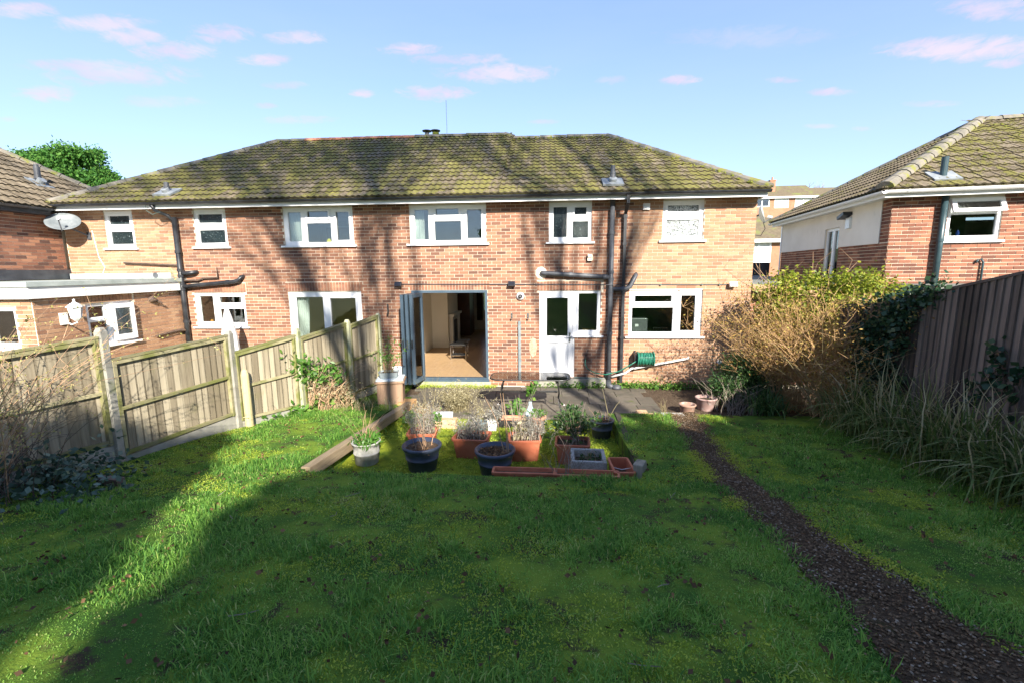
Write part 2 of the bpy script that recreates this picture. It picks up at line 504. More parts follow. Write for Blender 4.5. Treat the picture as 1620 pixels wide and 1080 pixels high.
def glass_mat(name, tint=(.92, .96, .95), refl=1., rough=0.02, bumpy=0.):
    m = bpy.data.materials.new(name); m.use_nodes = True
    t = NT(m.node_tree); t.n.clear()
    o = t.new('ShaderNodeOutputMaterial')
    tr = t.new('ShaderNodeBsdfTransparent'); tr.inputs[0].default_value = (*tint, 1)
    gl = t.new('ShaderNodeBsdfGlossy'); gl.inputs['Roughness'].default_value = rough
    fr = t.new('ShaderNodeFresnel'); fr.inputs[0].default_value = 1.5
    f = t.math('MULTIPLY_ADD', fr.outputs[0], refl, .05 * refl, clamp=True)
    if bumpy:
        t.put(gl.inputs['Normal'], t.bump(t.noise(pos(t), 9, 2, .5), bumpy, .01))
    mx = t.new('ShaderNodeMixShader')
    t.put(mx.inputs[0], f); t.l.new(tr.outputs[0], mx.inputs[1]); t.l.new(gl.outputs[0], mx.inputs[2])
    t.l.new(mx.outputs[0], o.inputs[0])
    return m


M['glass'] = glass_mat('glass', (.82, .87, .85), 1.25, .015, .05)
M['glass_table'] = glass_mat('glass_table', (.80, .87, .85), 1.4, .06)


def obscure(t, b):
    P = pos(t)
    d = t.noise(P, 42, 3, .75, dist=1.5)
    c = t.mix(t.step(d, .47, .56), (.025, .035, .035), (.62, .66, .66))  # mottle is painted: pale stands for light caught by the patterned glass
    t.put(b.inputs['Base Color'], c)
    t.put(b.inputs['Normal'], t.bump(d, .8, .02))
M['glass_obscure'] = mat('glass_obscure', rough=.12, spec=.8, build=obscure)


def obscure_dark(t, b):
    P = pos(t)
    d = t.noise(P, 34, 3, .7, dist=1.)
    c = t.mix(t.step(d, .60, .70), (.012, .022, .024), (.22, .27, .27))  # darker painted mottle, pale specks stand in for light in the glass
    t.put(b.inputs['Base Color'], c)
    t.put(b.inputs['Normal'], t.bump(d, .5, .015))
M['glass_obscure_dark'] = mat('glass_obscure_dark', rough=.12, spec=.6, build=obscure_dark)


def wood_mat(name, c1, c2, axis='Z', green=0., rough=.8, knots=True, dens=1.):
    """long grain along AXIS, own tone per board (object random) and weathering"""
    def f(t, b):
        P = pos(t)
        oi = t.new('ShaderNodeObjectInfo')
        x, y, z = t.sep(P)
        s = {'X': (.06, 1, 1), 'Y': (1, .06, 1), 'Z': (1, 1, .06)}[axis]
        q = t.comb(t.math('MULTIPLY_ADD', x, s[0], t.math('MULTIPLY', oi.outputs['Random'], 31.)), t.math('MULTIPLY', y, s[1]), t.math('MULTIPLY', z, s[2]))
        g = t.noise(q, 38 * dens, 5, .65)
        g2 = t.noise(q, 9 * dens, 3, .5)
        fac = t.math('ADD', t.math('MULTIPLY', g, .6), t.math('MULTIPLY', oi.outputs['Random'], .5))
        c = t.mix(t.step(fac, .25, .85), c1, c2)
        c = t.mix(t.math('MULTIPLY', t.step(g2, .52, .72), .5), c, tuple(k * .45 for k in c1))
        if green:
            gm = t.step(t.noise(P, 2.5, 5, .6), .62 - .3 * green, .85 - .3 * green)
            c = t.mix(t.math('MULTIPLY', gm, min(1, green * 1.3)), c, (.15, .16, .045))
        t.put(b.inputs['Base Color'], c)
        t.put(b.inputs['Normal'], t.bump(g, .4, .006))
    return mat(name, rough=rough, spec=.25, build=f)


M['fence_board'] = wood_mat('fence_board', (.20, .165, .11), (.44, .38, .27), green=.25)
M['fence_rail'] = wood_mat('fence_rail', (.20, .18, .10), (.36, .32, .19), 'Y', green=.75)
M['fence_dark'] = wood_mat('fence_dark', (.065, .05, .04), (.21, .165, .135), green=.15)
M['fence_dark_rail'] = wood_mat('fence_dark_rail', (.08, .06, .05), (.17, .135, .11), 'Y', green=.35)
M['stub_wood'] = wood_mat('stub_wood', (.34, .29, .14), (.52, .45, .25), green=.4)
M['sleeper'] = wood_mat('sleeper', (.16, .115, .07), (.34, .265, .165), 'Y', green=.25)
M['sleeper_dark'] = wood_mat('sleeper_dark', (.05, .045, .035), (.13, .11, .085), 'Y', green=.3)
M['sleeper_end'] = wood_mat('sleeper_end', (.17, .15, .11), (.32, .29, .22), 'Z', green=.3)
M['offcut'] = wood_mat('offcut', (.42, .24, .10), (.60, .40, .20), 'X')
M['block_dark'] = wood_mat('block_dark', (.045, .03, .025), (.14, .10, .08), 'X')
M['ply_brown'] = wood_mat('ply_brown', (.20, .12, .075), (.34, .225, .15), 'Z')
M['fascia_brown'] = wood_mat('fascia_brown', (.34, .20, .11), (.46, .29, .17), 'X')


def parquet(t, b):
    P = pos(t)
    oi = t.new('ShaderNodeObjectInfo')
    x, y, z = t.sep(P)
    q = t.comb(t.math('MULTIPLY_ADD', x, 1., t.math('MULTIPLY', oi.outputs['Random'], 9.)), t.math('MULTIPLY', y, .08), 0.)
    c = t.mix(t.noise(q, 30, 4, .6), (.40, .25, .13), (.60, .42, .25))
    c = t.mix(oi.outputs['Random'], c, (.52, .35, .19))
    t.put(b.inputs['Base Color'], c)
M['parquet'] = mat('parquet', rough=.28, build=parquet)
M['wall_cream'] = mat('wall_cream', rough=.85, build=vary((.80, .78, .71), (.84, .82, .75), 1, 0))
M['wall_beige'] = mat('wall_beige', rough=.85, build=vary((.62, .50, .29), (.66, .54, .32), 1, 0))
M['wall_green'] = mat('wall_green', rough=.8, build=vary((.58, .62, .50), (.64, .67, .55), 1, 0))
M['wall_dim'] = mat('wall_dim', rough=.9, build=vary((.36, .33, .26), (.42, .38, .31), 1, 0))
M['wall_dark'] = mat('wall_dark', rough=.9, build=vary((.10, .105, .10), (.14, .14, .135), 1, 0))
M['wardrobe'] = mat('wardrobe', rough=.5, build=vary((.16, .055, .03), (.23, .085, .05), 3, 0))
M['curtain_white'] = mat('curtain_white', rough=.9, build=vary((.66, .66, .64), (.74, .74, .72), 6, 0))
M['curtain_brown'] = mat('curtain_brown', rough=.9, build=vary((.06, .035, .02), (.11, .065, .04), 6, 0))
M['yellow'] = mat('yellow', (.85, .72, .03), .5)
M['orange_plastic'] = mat('orange_plastic', (.80, .32, .02), .5)
M['red_cloth'] = mat('red_cloth', (.60, .03, .05), .7)
M['blue_plastic'] = mat('blue_plastic', (.03, .09, .45), .4)
M['appliance'] = mat('appliance', rough=.35, build=vary((.10, .11, .11), (.14, .15, .15), 4, 0))
M['lamp_white'] = mat('lamp_white', (.80, .80, .79), .4)
M['lens'] = mat('lens', (.02, .02, .025), .1)
M['lamp_glass'] = mat('lamp_glass', (.72, .74, .74), .25)
M['hose_green'] = mat('hose_green', rough=.4, build=vary((.015, .13, .085), (.03, .20, .13), 20, 0))
M['hose_grey'] = mat('hose_grey', (.09, .13, .11), .5)
M['waste_white'] = mat('waste_white', rough=.5, build=vary((.58, .57, .55), (.70, .69, .67), 5, .03, 40))
M['pot_blue'] = mat('pot_blue', rough=.42, build=vary((.028, .038, .062), (.055, .07, .105), 5, .08, 60, stain=((.12, .125, .13), 9, .6, .82)))
M['pot_terra'] = mat('pot_terra', rough=.62, build=vary((.36, .095, .045), (.44, .14, .07), 6, .1, 60, stain=((.30, .19, .13), 10, .6, .8)))
M['pot_clay'] = mat('pot_clay', rough=.85, build=vary((.46, .20, .11), (.56, .28, .17), 6, .15, 70, stain=((.52, .42, .34), 7, .56, .75)))
M['pot_clay_old'] = mat('pot_clay_old', rough=.85, build=vary((.26, .15, .11), (.36, .22, .16), 8, .2, 70, stain=((.40, .36, .31), 9, .52, .7)))
M['pot_pink'] = mat('pot_pink', rough=.85, build=vary((.32, .20, .175), (.40, .27, .24), 6, .15, 70, stain=((.46, .43, .40), 9, .55, .72)))
M['pot_charcoal'] = mat('pot_charcoal', rough=.6, build=vary((.035, .042, .052), (.075, .085, .10), 6, .1, 60, stain=((.22, .23, .24), 9, .58, .78)))
M['pot_steel'] = mat('pot_steel', rough=.5, build=vary((.08, .13, .15), (.13, .19, .21), 6, .05, 60))
M['pot_stone'] = mat('pot_stone', rough=.95, build=vary((.28, .28, .25), (.42, .41, .37), 14, .7, 60, stain=((.20, .21, .15), 12, .55, .7)))
M['aggregate'] = mat('aggregate', rough=.95, build=vary((.26, .25, .225), (.42, .41, .375), 40, .9, 110, stain=((.15, .155, .10), 8, .54, .7)))
M['china'] = mat('china', (.74, .74, .72), .35)
M['funnel_blue'] = mat('funnel_blue', rough=.5, build=vary((.40, .55, .62), (.48, .62, .68), 6, .03, 40))
M['tray_grey'] = mat('tray_grey', rough=.6, build=vary((.15, .18, .19), (.22, .25, .26), 6, .05, 40))
M['slab_bluewhite'] = mat('slab_bluewhite', rough=.8, build=vary((.42, .48, .50), (.54, .59, .60), 5, .2, 60))
M['sandstone'] = mat('sandstone', rough=.95, build=vary((.50, .30, .15), (.62, .42, .25), 14, .6, 60))
M['grey_tile'] = mat('grey_tile', rough=.6, build=vary((.33, .35, .37), (.45, .47, .48), 6, .1, 60))
M['red_brick_edge'] = mat('red_brick_edge', rough=.9, build=vary((.24, .055, .045), (.36, .10, .08), 25, .5, 80))
M['pale_slab'] = mat('pale_slab', rough=.9, build=vary((.40, .40, .36), (.52, .51, .46), 6, .3, 60))
M['soil'] = mat('soil', rough=1., spec=.1, build=vary((.05, .035, .024), (.13, .095, .065), 30, .9, 60))
M['door_dark'] = mat('door_dark', rough=.4, build=vary((.07, .025, .015), (.10, .04, .022), 4, 0))


def paving(t, b):
    P = pos(t)
    oi = t.new('ShaderNodeObjectInfo')
    c = t.mix(oi.outputs['Random'], (.105, .09, .07), (.175, .152, .12))
    c = t.mix(t.step(t.noise(P, 5, 5, .65), .45, .7), c, (.09, .085, .065))
    c = t.mix(t.step(t.noise(P, 3, 4, .6), .58, .75), c, (.10, .115, .04))
    t.put(b.inputs['Base Color'], c)
    t.put(b.inputs['Normal'], t.bump(t.noise(P, 80, 5, .7), .4, .006))
M['paving'] = mat('paving', rough=.85, spec=.25, build=paving)


def leaf_mat(name, c1, c2, c3=None, trans=.35, rough=.55):
    """two-sided leaf: diffuse + translucent; colour from the per-leaf 'tint' value"""
    m = bpy.data.materials.new(name); m.use_nodes = True
    t = NT(m.node_tree)
    b = t.n['Principled BSDF']; o = t.n['Material Output']
    a = t.new('ShaderNodeAttribute', attribute_name='tint')
    st = [(0, c1), (1, c2)] if c3 is None else [(0, c1), (.6, c2), (1, c3)]
    c = t.ramp(a.outputs['Fac'], st)
    t.put(b.inputs['Base Color'], c)
    b.inputs['Roughness'].default_value = rough
    b.inputs['Specular IOR Level'].default_value = .3
    tl = t.new('ShaderNodeBsdfTranslucent')
    t.put(tl.inputs[0], c)
    mx = t.new('ShaderNodeMixShader'); mx.inputs[0].default_value = trans
    t.l.new(b.outputs[0], mx.inputs[1]); t.l.new(tl.outputs[0], mx.inputs[2]); t.l.new(mx.outputs[0], o.inputs[0])
    return m


M['grass'] = leaf_mat('grass', (.06, .19, .03), (.26, .47, .075), (.56, .58, .21), .45, .6)
M['strap'] = leaf_mat('strap', (.05, .095, .022), (.15, .20, .05), (.58, .48, .30), .3, .6)
M['iris'] = leaf_mat('iris', (.02, .055, .018), (.05, .12, .035), (.12, .19, .06), .25, .4)
M['leaf_dark'] = leaf_mat('leaf_dark', (.018, .05, .018), (.05, .11, .03), (.10, .17, .05), .25, .4)
M['leaf_yellow'] = leaf_mat('leaf_yellow', (.10, .15, .012), (.25, .30, .03), (.42, .42, .06), .35, .45)
M['leaf_gold'] = leaf_mat('leaf_gold', (.22, .12, .035), (.40, .25, .07), (.45, .38, .09), .35, .6)
M['leaf_ivy'] = leaf_mat('leaf_ivy', (.012, .035, .018), (.03, .07, .03), (.08, .12, .06), .15, .35)
M['leaf_fresh'] = leaf_mat('leaf_fresh', (.05, .14, .02), (.11, .24, .04), (.22, .34, .07), .35, .4)
M['leaf_lavender'] = leaf_mat('leaf_lavender', (.15, .14, .125), (.28, .28, .24), (.42, .38, .31), .25, .8)
M['leaf_straw'] = leaf_mat('leaf_straw', (.26, .22, .12), (.42, .37, .21), (.55, .50, .33), .3, .8)
M['leaf_bramble'] = leaf_mat('leaf_bramble', (.025, .06, .04), (.07, .125, .09), (.17, .24, .19), .2, .4)
M['bud'] = leaf_mat('bud', (.26, .26, .06), (.44, .42, .12), (.60, .56, .25), .3, .6)
M['conifer'] = leaf_mat('conifer', (.03, .10, .018), (.07, .20, .03), (.15, .27, .045), .3, .7)
M['dead_leaf'] = leaf_mat('dead_leaf', (.045, .026, .014), (.12, .065, .032), (.32, .17, .08), .1, .9)
M['moss_leaf'] = leaf_mat('moss_leaf', (.22, .32, .032), (.38, .47, .05), (.52, .56, .10), .3, .9)
M['twig_gold'] = mat('twig_gold', rough=.8, build=vary((.34, .19, .08), (.52, .34, .17), 20, 0))
M['twig_tan'] = mat('twig_tan', rough=.8, build=vary((.30, .18, .10), (.46, .30, .18), 20, 0))
M['twig_grey'] = mat('twig_grey', rough=.9, build=vary((.17, .135, .105), (.30, .25, .20), 20, 0))
M['twig_dark'] = mat('twig_dark', rough=.9, build=vary((.045, .033, .025), (.10, .075, .055), 20, 0))
M['bark'] = mat('bark', rough=.95, build=vary((.07, .055, .04), (.15, .12, .09), 8, .5, 30))
M['bark_far'] = mat('bark_far', rough=.95, build=vary((.20, .15, .12), (.30, .23, .19), 8, .2, 30))


def ground_mat(t, b):
    P = pos(t)
    n = t.noise(P, 1.3, 5, .65)
    c = t.mix(t.step(n, .4, .62), (.055, .125, .02), (.17, .25, .03))
    c = t.mix(t.step(t.noise(P, 4.5, 5, .7), .52, .66), c, (.055, .040, .026))
    t.put(b.inputs['Base Color'], c)
    t.put(b.inputs['Normal'], t.bump(t.noise(P, 70, 4, .7), .8, .02))
M['lawn'] = mat('lawn', rough=1., spec=.1, build=ground_mat)


def moss_bed(t, b):
    P = pos(t)
    n = t.noise(P, 2.2, 5, .65)
    c = t.mix(t.step(n, .35, .6), (.10, .17, .02), (.28, .33, .03))
    c = t.mix(t.step(t.noise(P, 4, 5, .7), .58, .7), c, (.06, .05, .03))
    t.put(b.inputs['Base Color'], c)
    t.put(b.inputs['Normal'], t.bump(t.noise(P, 45, 4, .75), 1., .03))
M['moss_bed'] = mat('moss_bed', rough=1., spec=.1, build=moss_bed)


def path_mat(t, b):
    P = pos(t)
    n = t.noise(P, 28, 5, .75)
    c = t.mix(t.step(n, .35, .65), (.05, .034, .021), (.13, .09, .056))
    c = t.mix(t.step(t.voronoi(P, 70), .16, .02), c, (.22, .21, .19))
    c = t.mix(t.math('MULTIPLY', t.step(t.noise(P, 2.4, 4, .6), .6, .75), .6), c, (.06, .075, .02))
    t.put(b.inputs['Base Color'], c)
    t.put(b.inputs['Normal'], t.bump(t.math('ADD', n, t.voronoi(P, 70)), 1., .02))
M['path'] = mat('path', rough=1., spec=.05, build=path_mat)
M['stone_dark'] = mat('stone_dark', rough=1., spec=.08, build=vary((.065, .043, .025), (.22, .15, .09), 40, 0))
M['stone_light'] = mat('stone_light', rough=.8, build=vary((.17, .13, .09), (.36, .29, .21), 40, 0))
M['far_ground'] = mat('far_ground', rough=1., build=vary((.05, .08, .02), (.10, .12, .04), .2, 0))
# ------------------------------------------------------------------ ground
TX0, TX1, TY0, TY1 = -3.02, 1.20, -5.72, -2.5        # sunk bed
PX0, PX1 = -3.3, 2.35                                 # patio
def in_hole(x, y):
    if TX0 < x < TX1 and TY0 < y < -2.3: return True
    if PX0 < x < 6.6 and y > -2.5: return True if (x > -2.95) else y > -1.2
    return False

def build_lawn():
    xs = list(np.arange(-9.0, 7.01, .25)) + [TX0, TX1, -2.95, 6.6]
    ys = list(np.arange(-16, 0.26, .25)) + [TY0, -2.5, -2.3, -1.2]
    xs = sorted(set(round(float(v), 3) for v in xs)); ys = sorted(set(round(float(v), 3) for v in ys))
    mb = MB(); idx = {}
    def vid(i, j):
        if (i, j) not in idx:
            idx[(i, j)] = len(mb.v); mb.v.append((xs[i], ys[j], gzs(xs[i], ys[j])))
        return idx[(i, j)]
    cells = {}
    for i in range(len(xs) - 1):
        for j in range(len(ys) - 1):
            cells[(i, j)] = not in_hole((xs[i] + xs[i + 1]) / 2, (ys[j] + ys[j + 1]) / 2)
    for (i, j), s in cells.items():
        if not s: continue
        mb.f.append((vid(i, j), vid(i + 1, j), vid(i + 1, j + 1), vid(i, j + 1))); mb.mi.append(0)
        for (di, dj, a, b) in ((-1, 0, (i, j), (i, j + 1)), (1, 0, (i + 1, j), (i + 1, j + 1)), (0, -1, (i, j), (i + 1, j)), (0, 1, (i, j + 1), (i + 1, j + 1))):
            if cells.get((i + di, j + dj)) is False:
                p, q = mb.v[vid(*a)], mb.v[vid(*b)]
                o = len(mb.v); mb.v += [p, q, (q[0], q[1], -.2), (p[0], p[1], -.2)]
                mb.f.append((o, o + 1, o + 2, o + 3)); mb.mi.append(0)
    o = mb.build('lawn', M['lawn'], smooth=False)
    tag(o, kind='structure')
build_lawn()
far = MB()
far.add([(-600, -300, -.32), (600, -300, -.32), (600, 30, -.32), (-600, 30, -.32)], [(0, 1, 2, 3)])
far.add([(-600, 30, -.32), (600, 30, -.32), (600, 120, 9.), (-600, 120, 5.)], [(0, 1, 2, 3)])
far.add([(-600, 120, 5.), (600, 120, 9.), (600, 900, 12.), (-600, 900, 8.)], [(0, 1, 2, 3)])
tag(far.build('ground', M['far_ground']), kind='structure')
mb = MB(); mb.box(TX0 - .02, TX1 + .02, TY0 - .02, -2.45, -.2, -.035)
bed = tag(mb.build('moss_bed', M['moss_bed']), kind='structure')
mb = MB(); mb.box(1.2, 6.7, -2.52, .02, -.2, -.02); mb.box(PX0 - .02, 1.2, -2.5, .02, -.2, -.045)
tag(mb.build('soil_bed', M['soil']), kind='structure')

# patio: slabs picked apart one by one
patio = thing('patio', (0, -1.2, 0), None, None); tag(patio, kind='structure')
slab_me = {}
def slab(x0, x1, y0, y1, dz=0.):
    w_, d_ = x1 - x0 - .012, y1 - y0 - .012
    k = (round(w_, 3), round(d_, 3))
    if k not in slab_me:
        b = MB(); b.box(-w_ / 2, w_ / 2, -d_ / 2, d_ / 2, -.045, 0); slab_me[k] = b.mesh('paving_slab', M['paving'])
    child('paving_slab', slab_me[k], patio, ((x0 + x1) / 2, (y0 + y1) / 2, dz), (R(random.uniform(-.4, .4)), R(random.uniform(-.4, .4)), 0))
yy = [-2.42, -1.97, -1.52, -.92, -.47, -.12]
for r_ in range(5):
    x = -2.9 + (0 if r_ % 2 else -.2)
    while x < PX1 - .05:
        wd = random.choice([.6, .6, .45, .75]); x1 = min(x + wd, PX1)
        if x1 - x > .2: slab(x, x1, yy[r_], yy[r_ + 1], .004 + random.uniform(-.004, .004))
        x = x1

# gravel path with stones
PL = [(-1.9, 2.38), (-2.74, 2.27), (-4.23, 2.10), (-5.48, 1.98), (-7.0, 1.87), (-8.24, 1.77), (-9.3, 1.70), (-11, 1.6)]
PR = [(-1.9, 2.85), (-2.74, 2.84), (-3.34, 2.70), (-4.64, 2.50), (-5.93, 2.40), (-7.23, 2.38), (-8.2, 2.42), (-9.3, 2.55), (-11, 2.7)]
def path_edges(y):
    a = np.interp(-y, [-p[0] for p in PL], [p[1] for p in PL]); b = np.interp(-y, [-p[0] for p in PR], [p[1] for p in PR])
    return float(a), float(b)
mb = MB(); NX = 6
ysp = list(np.arange(-11, -2.3, .12))
for y in ysp:
    a, b = path_edges(y)
    a += .10 * mnoise.noise((y * 2.3, 1.7, 0)) + .05 * mnoise.noise((y * 7.3, 1.7, 0)); b += .12 * mnoise.noise((y * 2.1, 7.7, 0)) + .05 * mnoise.noise((y * 6.3, 1.7, 0))
    for k in range(NX + 1):
        x = a + (b - a) * k / NX
        mb.v.append((x, y, gzs(x, y) + .012 + .012 * mnoise.noise((x * 5, y * 5, 0))))
for i in range(len(ysp) - 1):
    for k in range(NX):
        o = i * (NX + 1) + k
        mb.f.append((o, o + 1, o + NX + 2, o + NX + 1)); mb.mi.append(0)
tag(mb.build('path', M['path'], smooth=True), kind='structure')

def rocks(name, n, xyz, size, mat_):
    base = np.array([(1, 0, 0), (-1, 0, 0), (0, 1, 0), (0, -1, 0), (0, 0, 1), (0, 0, -1)], float)
    F = np.array([(0, 2, 4), (2, 1, 4), (1, 3, 4), (3, 0, 4), (2, 0, 5), (1, 2, 5), (3, 1, 5), (0, 3, 5)])
    sc_ = size * rng.uniform(.5, 1.4, (n, 1, 3)) * np.array([1, 1, .55])
    an = rng.uniform(0, 6.28, n); c, s = np.cos(an), np.sin(an)
    V = base[None] * sc_ * rng.uniform(.7, 1.2, (n, 6, 1))
    X = V[..., 0] * c[:, None] - V[..., 1] * s[:, None]; Y = V[..., 0] * s[:, None] + V[..., 1] * c[:, None]
    V = np.stack([X, Y, V[..., 2]], -1) + xyz[:, None, :]
    f = (F[None] + (np.arange(n) * 6)[:, None, None]).reshape(-1)
    return npmesh(name, V.reshape(-1, 3), f, 3, mat_)
def on_path(n):
    y = rng.uniform(-10, -2.4, n); out = []
    for q in y:
        a, b = path_edges(q); x = random.uniform(a - .02, b + .02) + random.gauss(0, .05)
        out.append((x, q, gzs(x, q) + .018))
    return np.array(out)
tag(link('gravel', rocks('gravel', 9000, on_path(9000), .011, M['stone_dark'])), kind='stuff')
tag(link('pebbles', rocks('pebbles', 1500, on_path(1500), .010, M['stone_light'])), kind='stuff')


# ------------------------------------------------------------------ building helpers
CAMV = Vector(CAMLOC)
def bricks(wall, T, u0, u1, z0, z1, holes, mats, pick, want=300, soldiers=()):
    """brick course by brick course. mats(u) -> material key; pick(point) -> may be an own object. Soldier = (u0, u1, z0)"""
    allb = []
    hs = list(holes) + [(a, b, c, c + .222) for a, b, c in soldiers]
    k0, k1 = int(math.floor(z0 / .075)), int(math.ceil(z1 / .075))
    for k in range(k0, k1):
        za, zb = max(k * .075 + .006, z0), min(k * .075 + .069, z1)
        if zb - za < .02: continue
        cuts = sorted((h[0], h[1]) for h in hs if h[2] < zb - .012 and h[3] > za + .012)
        n0 = int(math.floor(u0 / .225)) - 1; n1 = int(math.ceil(u1 / .225)) + 1
        for n in range(n0, n1):
            a = (n - .5 * (k % 2)) * .225 + .006; b = a + .213
            a, b = max(a, u0), min(b, u1)
            segs = [(a, b)]
            for (c, d) in cuts:
                ns = []
                for (p, q) in segs:
                    if d <= p or c >= q: ns.append((p, q)); continue
                    if c > p: ns.append((p, c))
                    if d < q: ns.append((d, q))
                segs = ns
            for (p, q) in segs:
                if q - p > .03: allb.append((p, q, za, zb))
    full = [b for b in allb if b[1] - b[0] > .2129 and b[3] - b[2] > .0629]
    cand = []
    for b in full:
        c = T @ Vector(((b[0] + b[1]) / 2, 0, (b[2] + b[3]) / 2))
        if pick(c): cand.append(((c - CAMV).length, b))
    cand.sort(key=lambda t: t[0])
    single = set(b for _, b in cand[:want])
    meshes = {}
    stuffs = {}
    rot = T.to_euler()
    def box(mb, p, q, za, zb, pr):
        mb.add([(p, -pr, za), (q, -pr, za), (q, -pr, zb), (p, -pr, zb), (p, .004, za), (q, .004, za), (q, .004, zb), (p, .004, zb)],
               [(0, 1, 2, 3), (4, 0, 3, 7), (1, 5, 6, 2), (3, 2, 6, 7), (4, 5, 1, 0)])
    for b in allb:
        mk = mats(b[0])
        pr = .009 + random.uniform(-.002, .003)
        if b in single:
            if mk not in meshes:
                q = MB(); box(q, 0, .213, 0, .063, .009); meshes[mk] = q.mesh('brick', M[mk])
            pt = T @ Vector((b[0], random.uniform(-.002, .002), b[2]))
            child('brick', meshes[mk], wall, pt, rot)
        else:
            if mk not in stuffs: stuffs[mk] = MB(T)
            box(stuffs[mk], *b, pr)
    for mk, q in stuffs.items():
        tag(q.build('brickwork', M[mk], wall), kind='stuff')
    for (a, b, z) in soldiers:
        q = MB(T); u = a + .005
        while u + .065 < b + .004:
            q.add([(u, -.010, z + .005), (u + .065, -.010, z + .005), (u + .065, -.010, z + .217), (u, -.010, z + .217),
                   (u, .004, z + .005), (u + .065, .004, z + .005), (u + .065, .004, z + .217), (u, .004, z + .217)],
                  [(0, 1, 2, 3), (4, 0, 3, 7), (1, 5, 6, 2), (3, 2, 6, 7), (4, 5, 1, 0)])
            u += .075
        tag(q.build('soldier_course', M[mats(a)], wall), kind='stuff')


PROF = [(0, .022), (.035, .026), (.07, .008), (.115, .002), (.15, .016), (.185, .026), (.22, .008), (.265, .002), (.30, .014)]
def tile_shape(mb, u0, v0, clamp):
    n = len(PROF); vs = []
    for (u, w_) in PROF: vs.append((clamp(u0 + u, v0), v0, w_ + .004))
    for (u, w_) in PROF: vs.append((clamp(u0 + u, v0), v0, w_ + .038))
    for (u, w_) in PROF: vs.append((clamp(u0 + u, v0 + .36), v0 + .36, w_ + .006))
    fs = []
    for i in range(n - 1):
        fs.append((n + i, n + i + 1, 2 * n + i + 1, 2 * n + i))
    mb.add(vs, fs + [(i, i + 1, n + i + 1, n + i) for i in range(n - 1)])
    mb.mi[-(n - 1):] = [1] * (n - 1)

def tiles(roof, T, vlen, lo, hi, mk, want, pick=lambda c: True):
    rot = T.to_euler(); cand = []; rows = []
    for c in range(int(vlen / .33) + 1):
        v0 = c * .33
        if v0 > vlen - .08: break
        a, b = min(lo(v0), lo(v0 + .36)), max(hi(v0), hi(v0 + .36))
        for j in range(int(math.floor(a / .3)) - 1, int(math.ceil(b / .3)) + 1):
            u0 = j * .3
            if u0 + .3 <= a or u0 >= b: continue
            ok = u0 >= lo(v0) and u0 >= lo(v0 + .36) and u0 + .3 <= hi(v0) and u0 + .3 <= hi(v0 + .36) and v0 + .36 < vlen
            rows.append((u0, v0, ok))
            if ok:
                p = T @ Vector((u0 + .15, v0, 0))
                if pick(p): cand.append(((p - CAMV).length, (u0, v0)))
    cand.sort(); single = set(k for _, k in cand[:want])
    q = MB(); tile_shape(q, 0, 0, lambda u, v: u); me = q.mesh('tile', [M[mk], M['tile_edge']])
    rest = MB(T)
    for (u0, v0, ok) in rows:
        if (u0, v0) in single:
            child('tile', me, roof, T @ Vector((u0, v0, random.uniform(-.002, .004))), rot)
        else:
            tile_shape(rest, u0, v0, lambda u, v: min(max(u, lo(v)), max(hi(v), lo(v))) if v < vlen else u)
    tag(rest.build('tiling', [M[mk], M['tile_edge']], roof), kind='stuff')

def ridge(roof, a, b, mk, r=.115, seg=.42):
    a = Vector(a); b = Vector(b); d = b - a; L = d.length; d.normalize()
    n = max(1, int(round(L / seg))); step_ = L / n
    sd = d.cross(Vector((0, 0, 1))).normalized(); up = sd.cross(d).normalized()
    q = MB(); vs = []; fs = []; K = 6
    for (x, rr) in ((0, r * 1.06), (step_ * .97, r * .97)):
        for k in range(K + 1):
            t = math.pi * k / K
            vs.append((x, rr * math.cos(t), rr * math.sin(t) * .85 - .03))
    for k in range(K): fs.append((k, K + 1 + k, K + 2 + k, k + 1))
    fs.append(tuple(reversed(range(K + 1))) ) ; fs.append(tuple(range(K + 1, 2 * K + 2)))
    q.add(vs, fs); me = q.mesh('ridge_tile', M[mk], smooth=False)
    rot = Matrix((d, -sd, up)).transposed().to_euler()
    rot = Matrix(((d.x, -sd.x, up.x), (d.y, -sd.y, up.y), (d.z, -sd.z, up.z))).to_euler()
    for i in range(n):
        child('ridge_tile', me, roof, a + d * step_ * i + up * random.uniform(-.004, .006), rot)

def moss_lumps(roof, pts, name='moss'):
    """small uneven cushions of moss"""
    P = np.array(pts); n = len(P)
    me = rocks(name, n, P, .045, M['moss'])
    tag(link(name, me, roof, Vector((0, 0, 0)) - root_loc(roof)), kind='stuff')

def window(house, T, u0, u1, z0, z1, lights, label=None, sill=True, glass='glass', y0=.03, sillm='upvc', name='window'):
    mb = MB(T)
    holes = [l[:4] for l in lights]
    mb.panel(u0, u1, z0, z1, holes, y0, y0 + .07)
    fr = mb.build(name, M['upvc'], house)
    if label: fr['label'] = label
    for l in lights:
        a, b, c, d = l[:4]
        if len(l) > 4 and l[4]:
            s = MB(T); s.panel(a - .028, b + .028, c - .028, d + .028, [(a + .022, b - .022, c + .022, d - .022)], y0 - .016, y0 + .03)
            s.build('sash', M['upvc'], fr)
            g = MB(T); g.box(a + .01, b - .01, c + .01, d - .01, 0, 1)
        # glazing bead
        bd = .008
        s = MB(T); s.panel(a - .002, b + .002, c - .002, d + .002, [(a + bd, b - bd, c + bd, d - bd)], y0 + .012, y0 + .05)
        s.build('glazing_bead', M['black_plastic'] if False else M['upvc'], fr)
        g = MB(T); g.box(a, b, y0 + .034, y0 + .040, c, d)
        g.build('pane', M[glass], fr)
    if sill:
        s = MB(T); s.box(u0 - .07, u1 + .07, -.065, y0 - .002, z0 - .045, z0 - .004)
        s.build('sill', M[sillm], fr)
    return fr

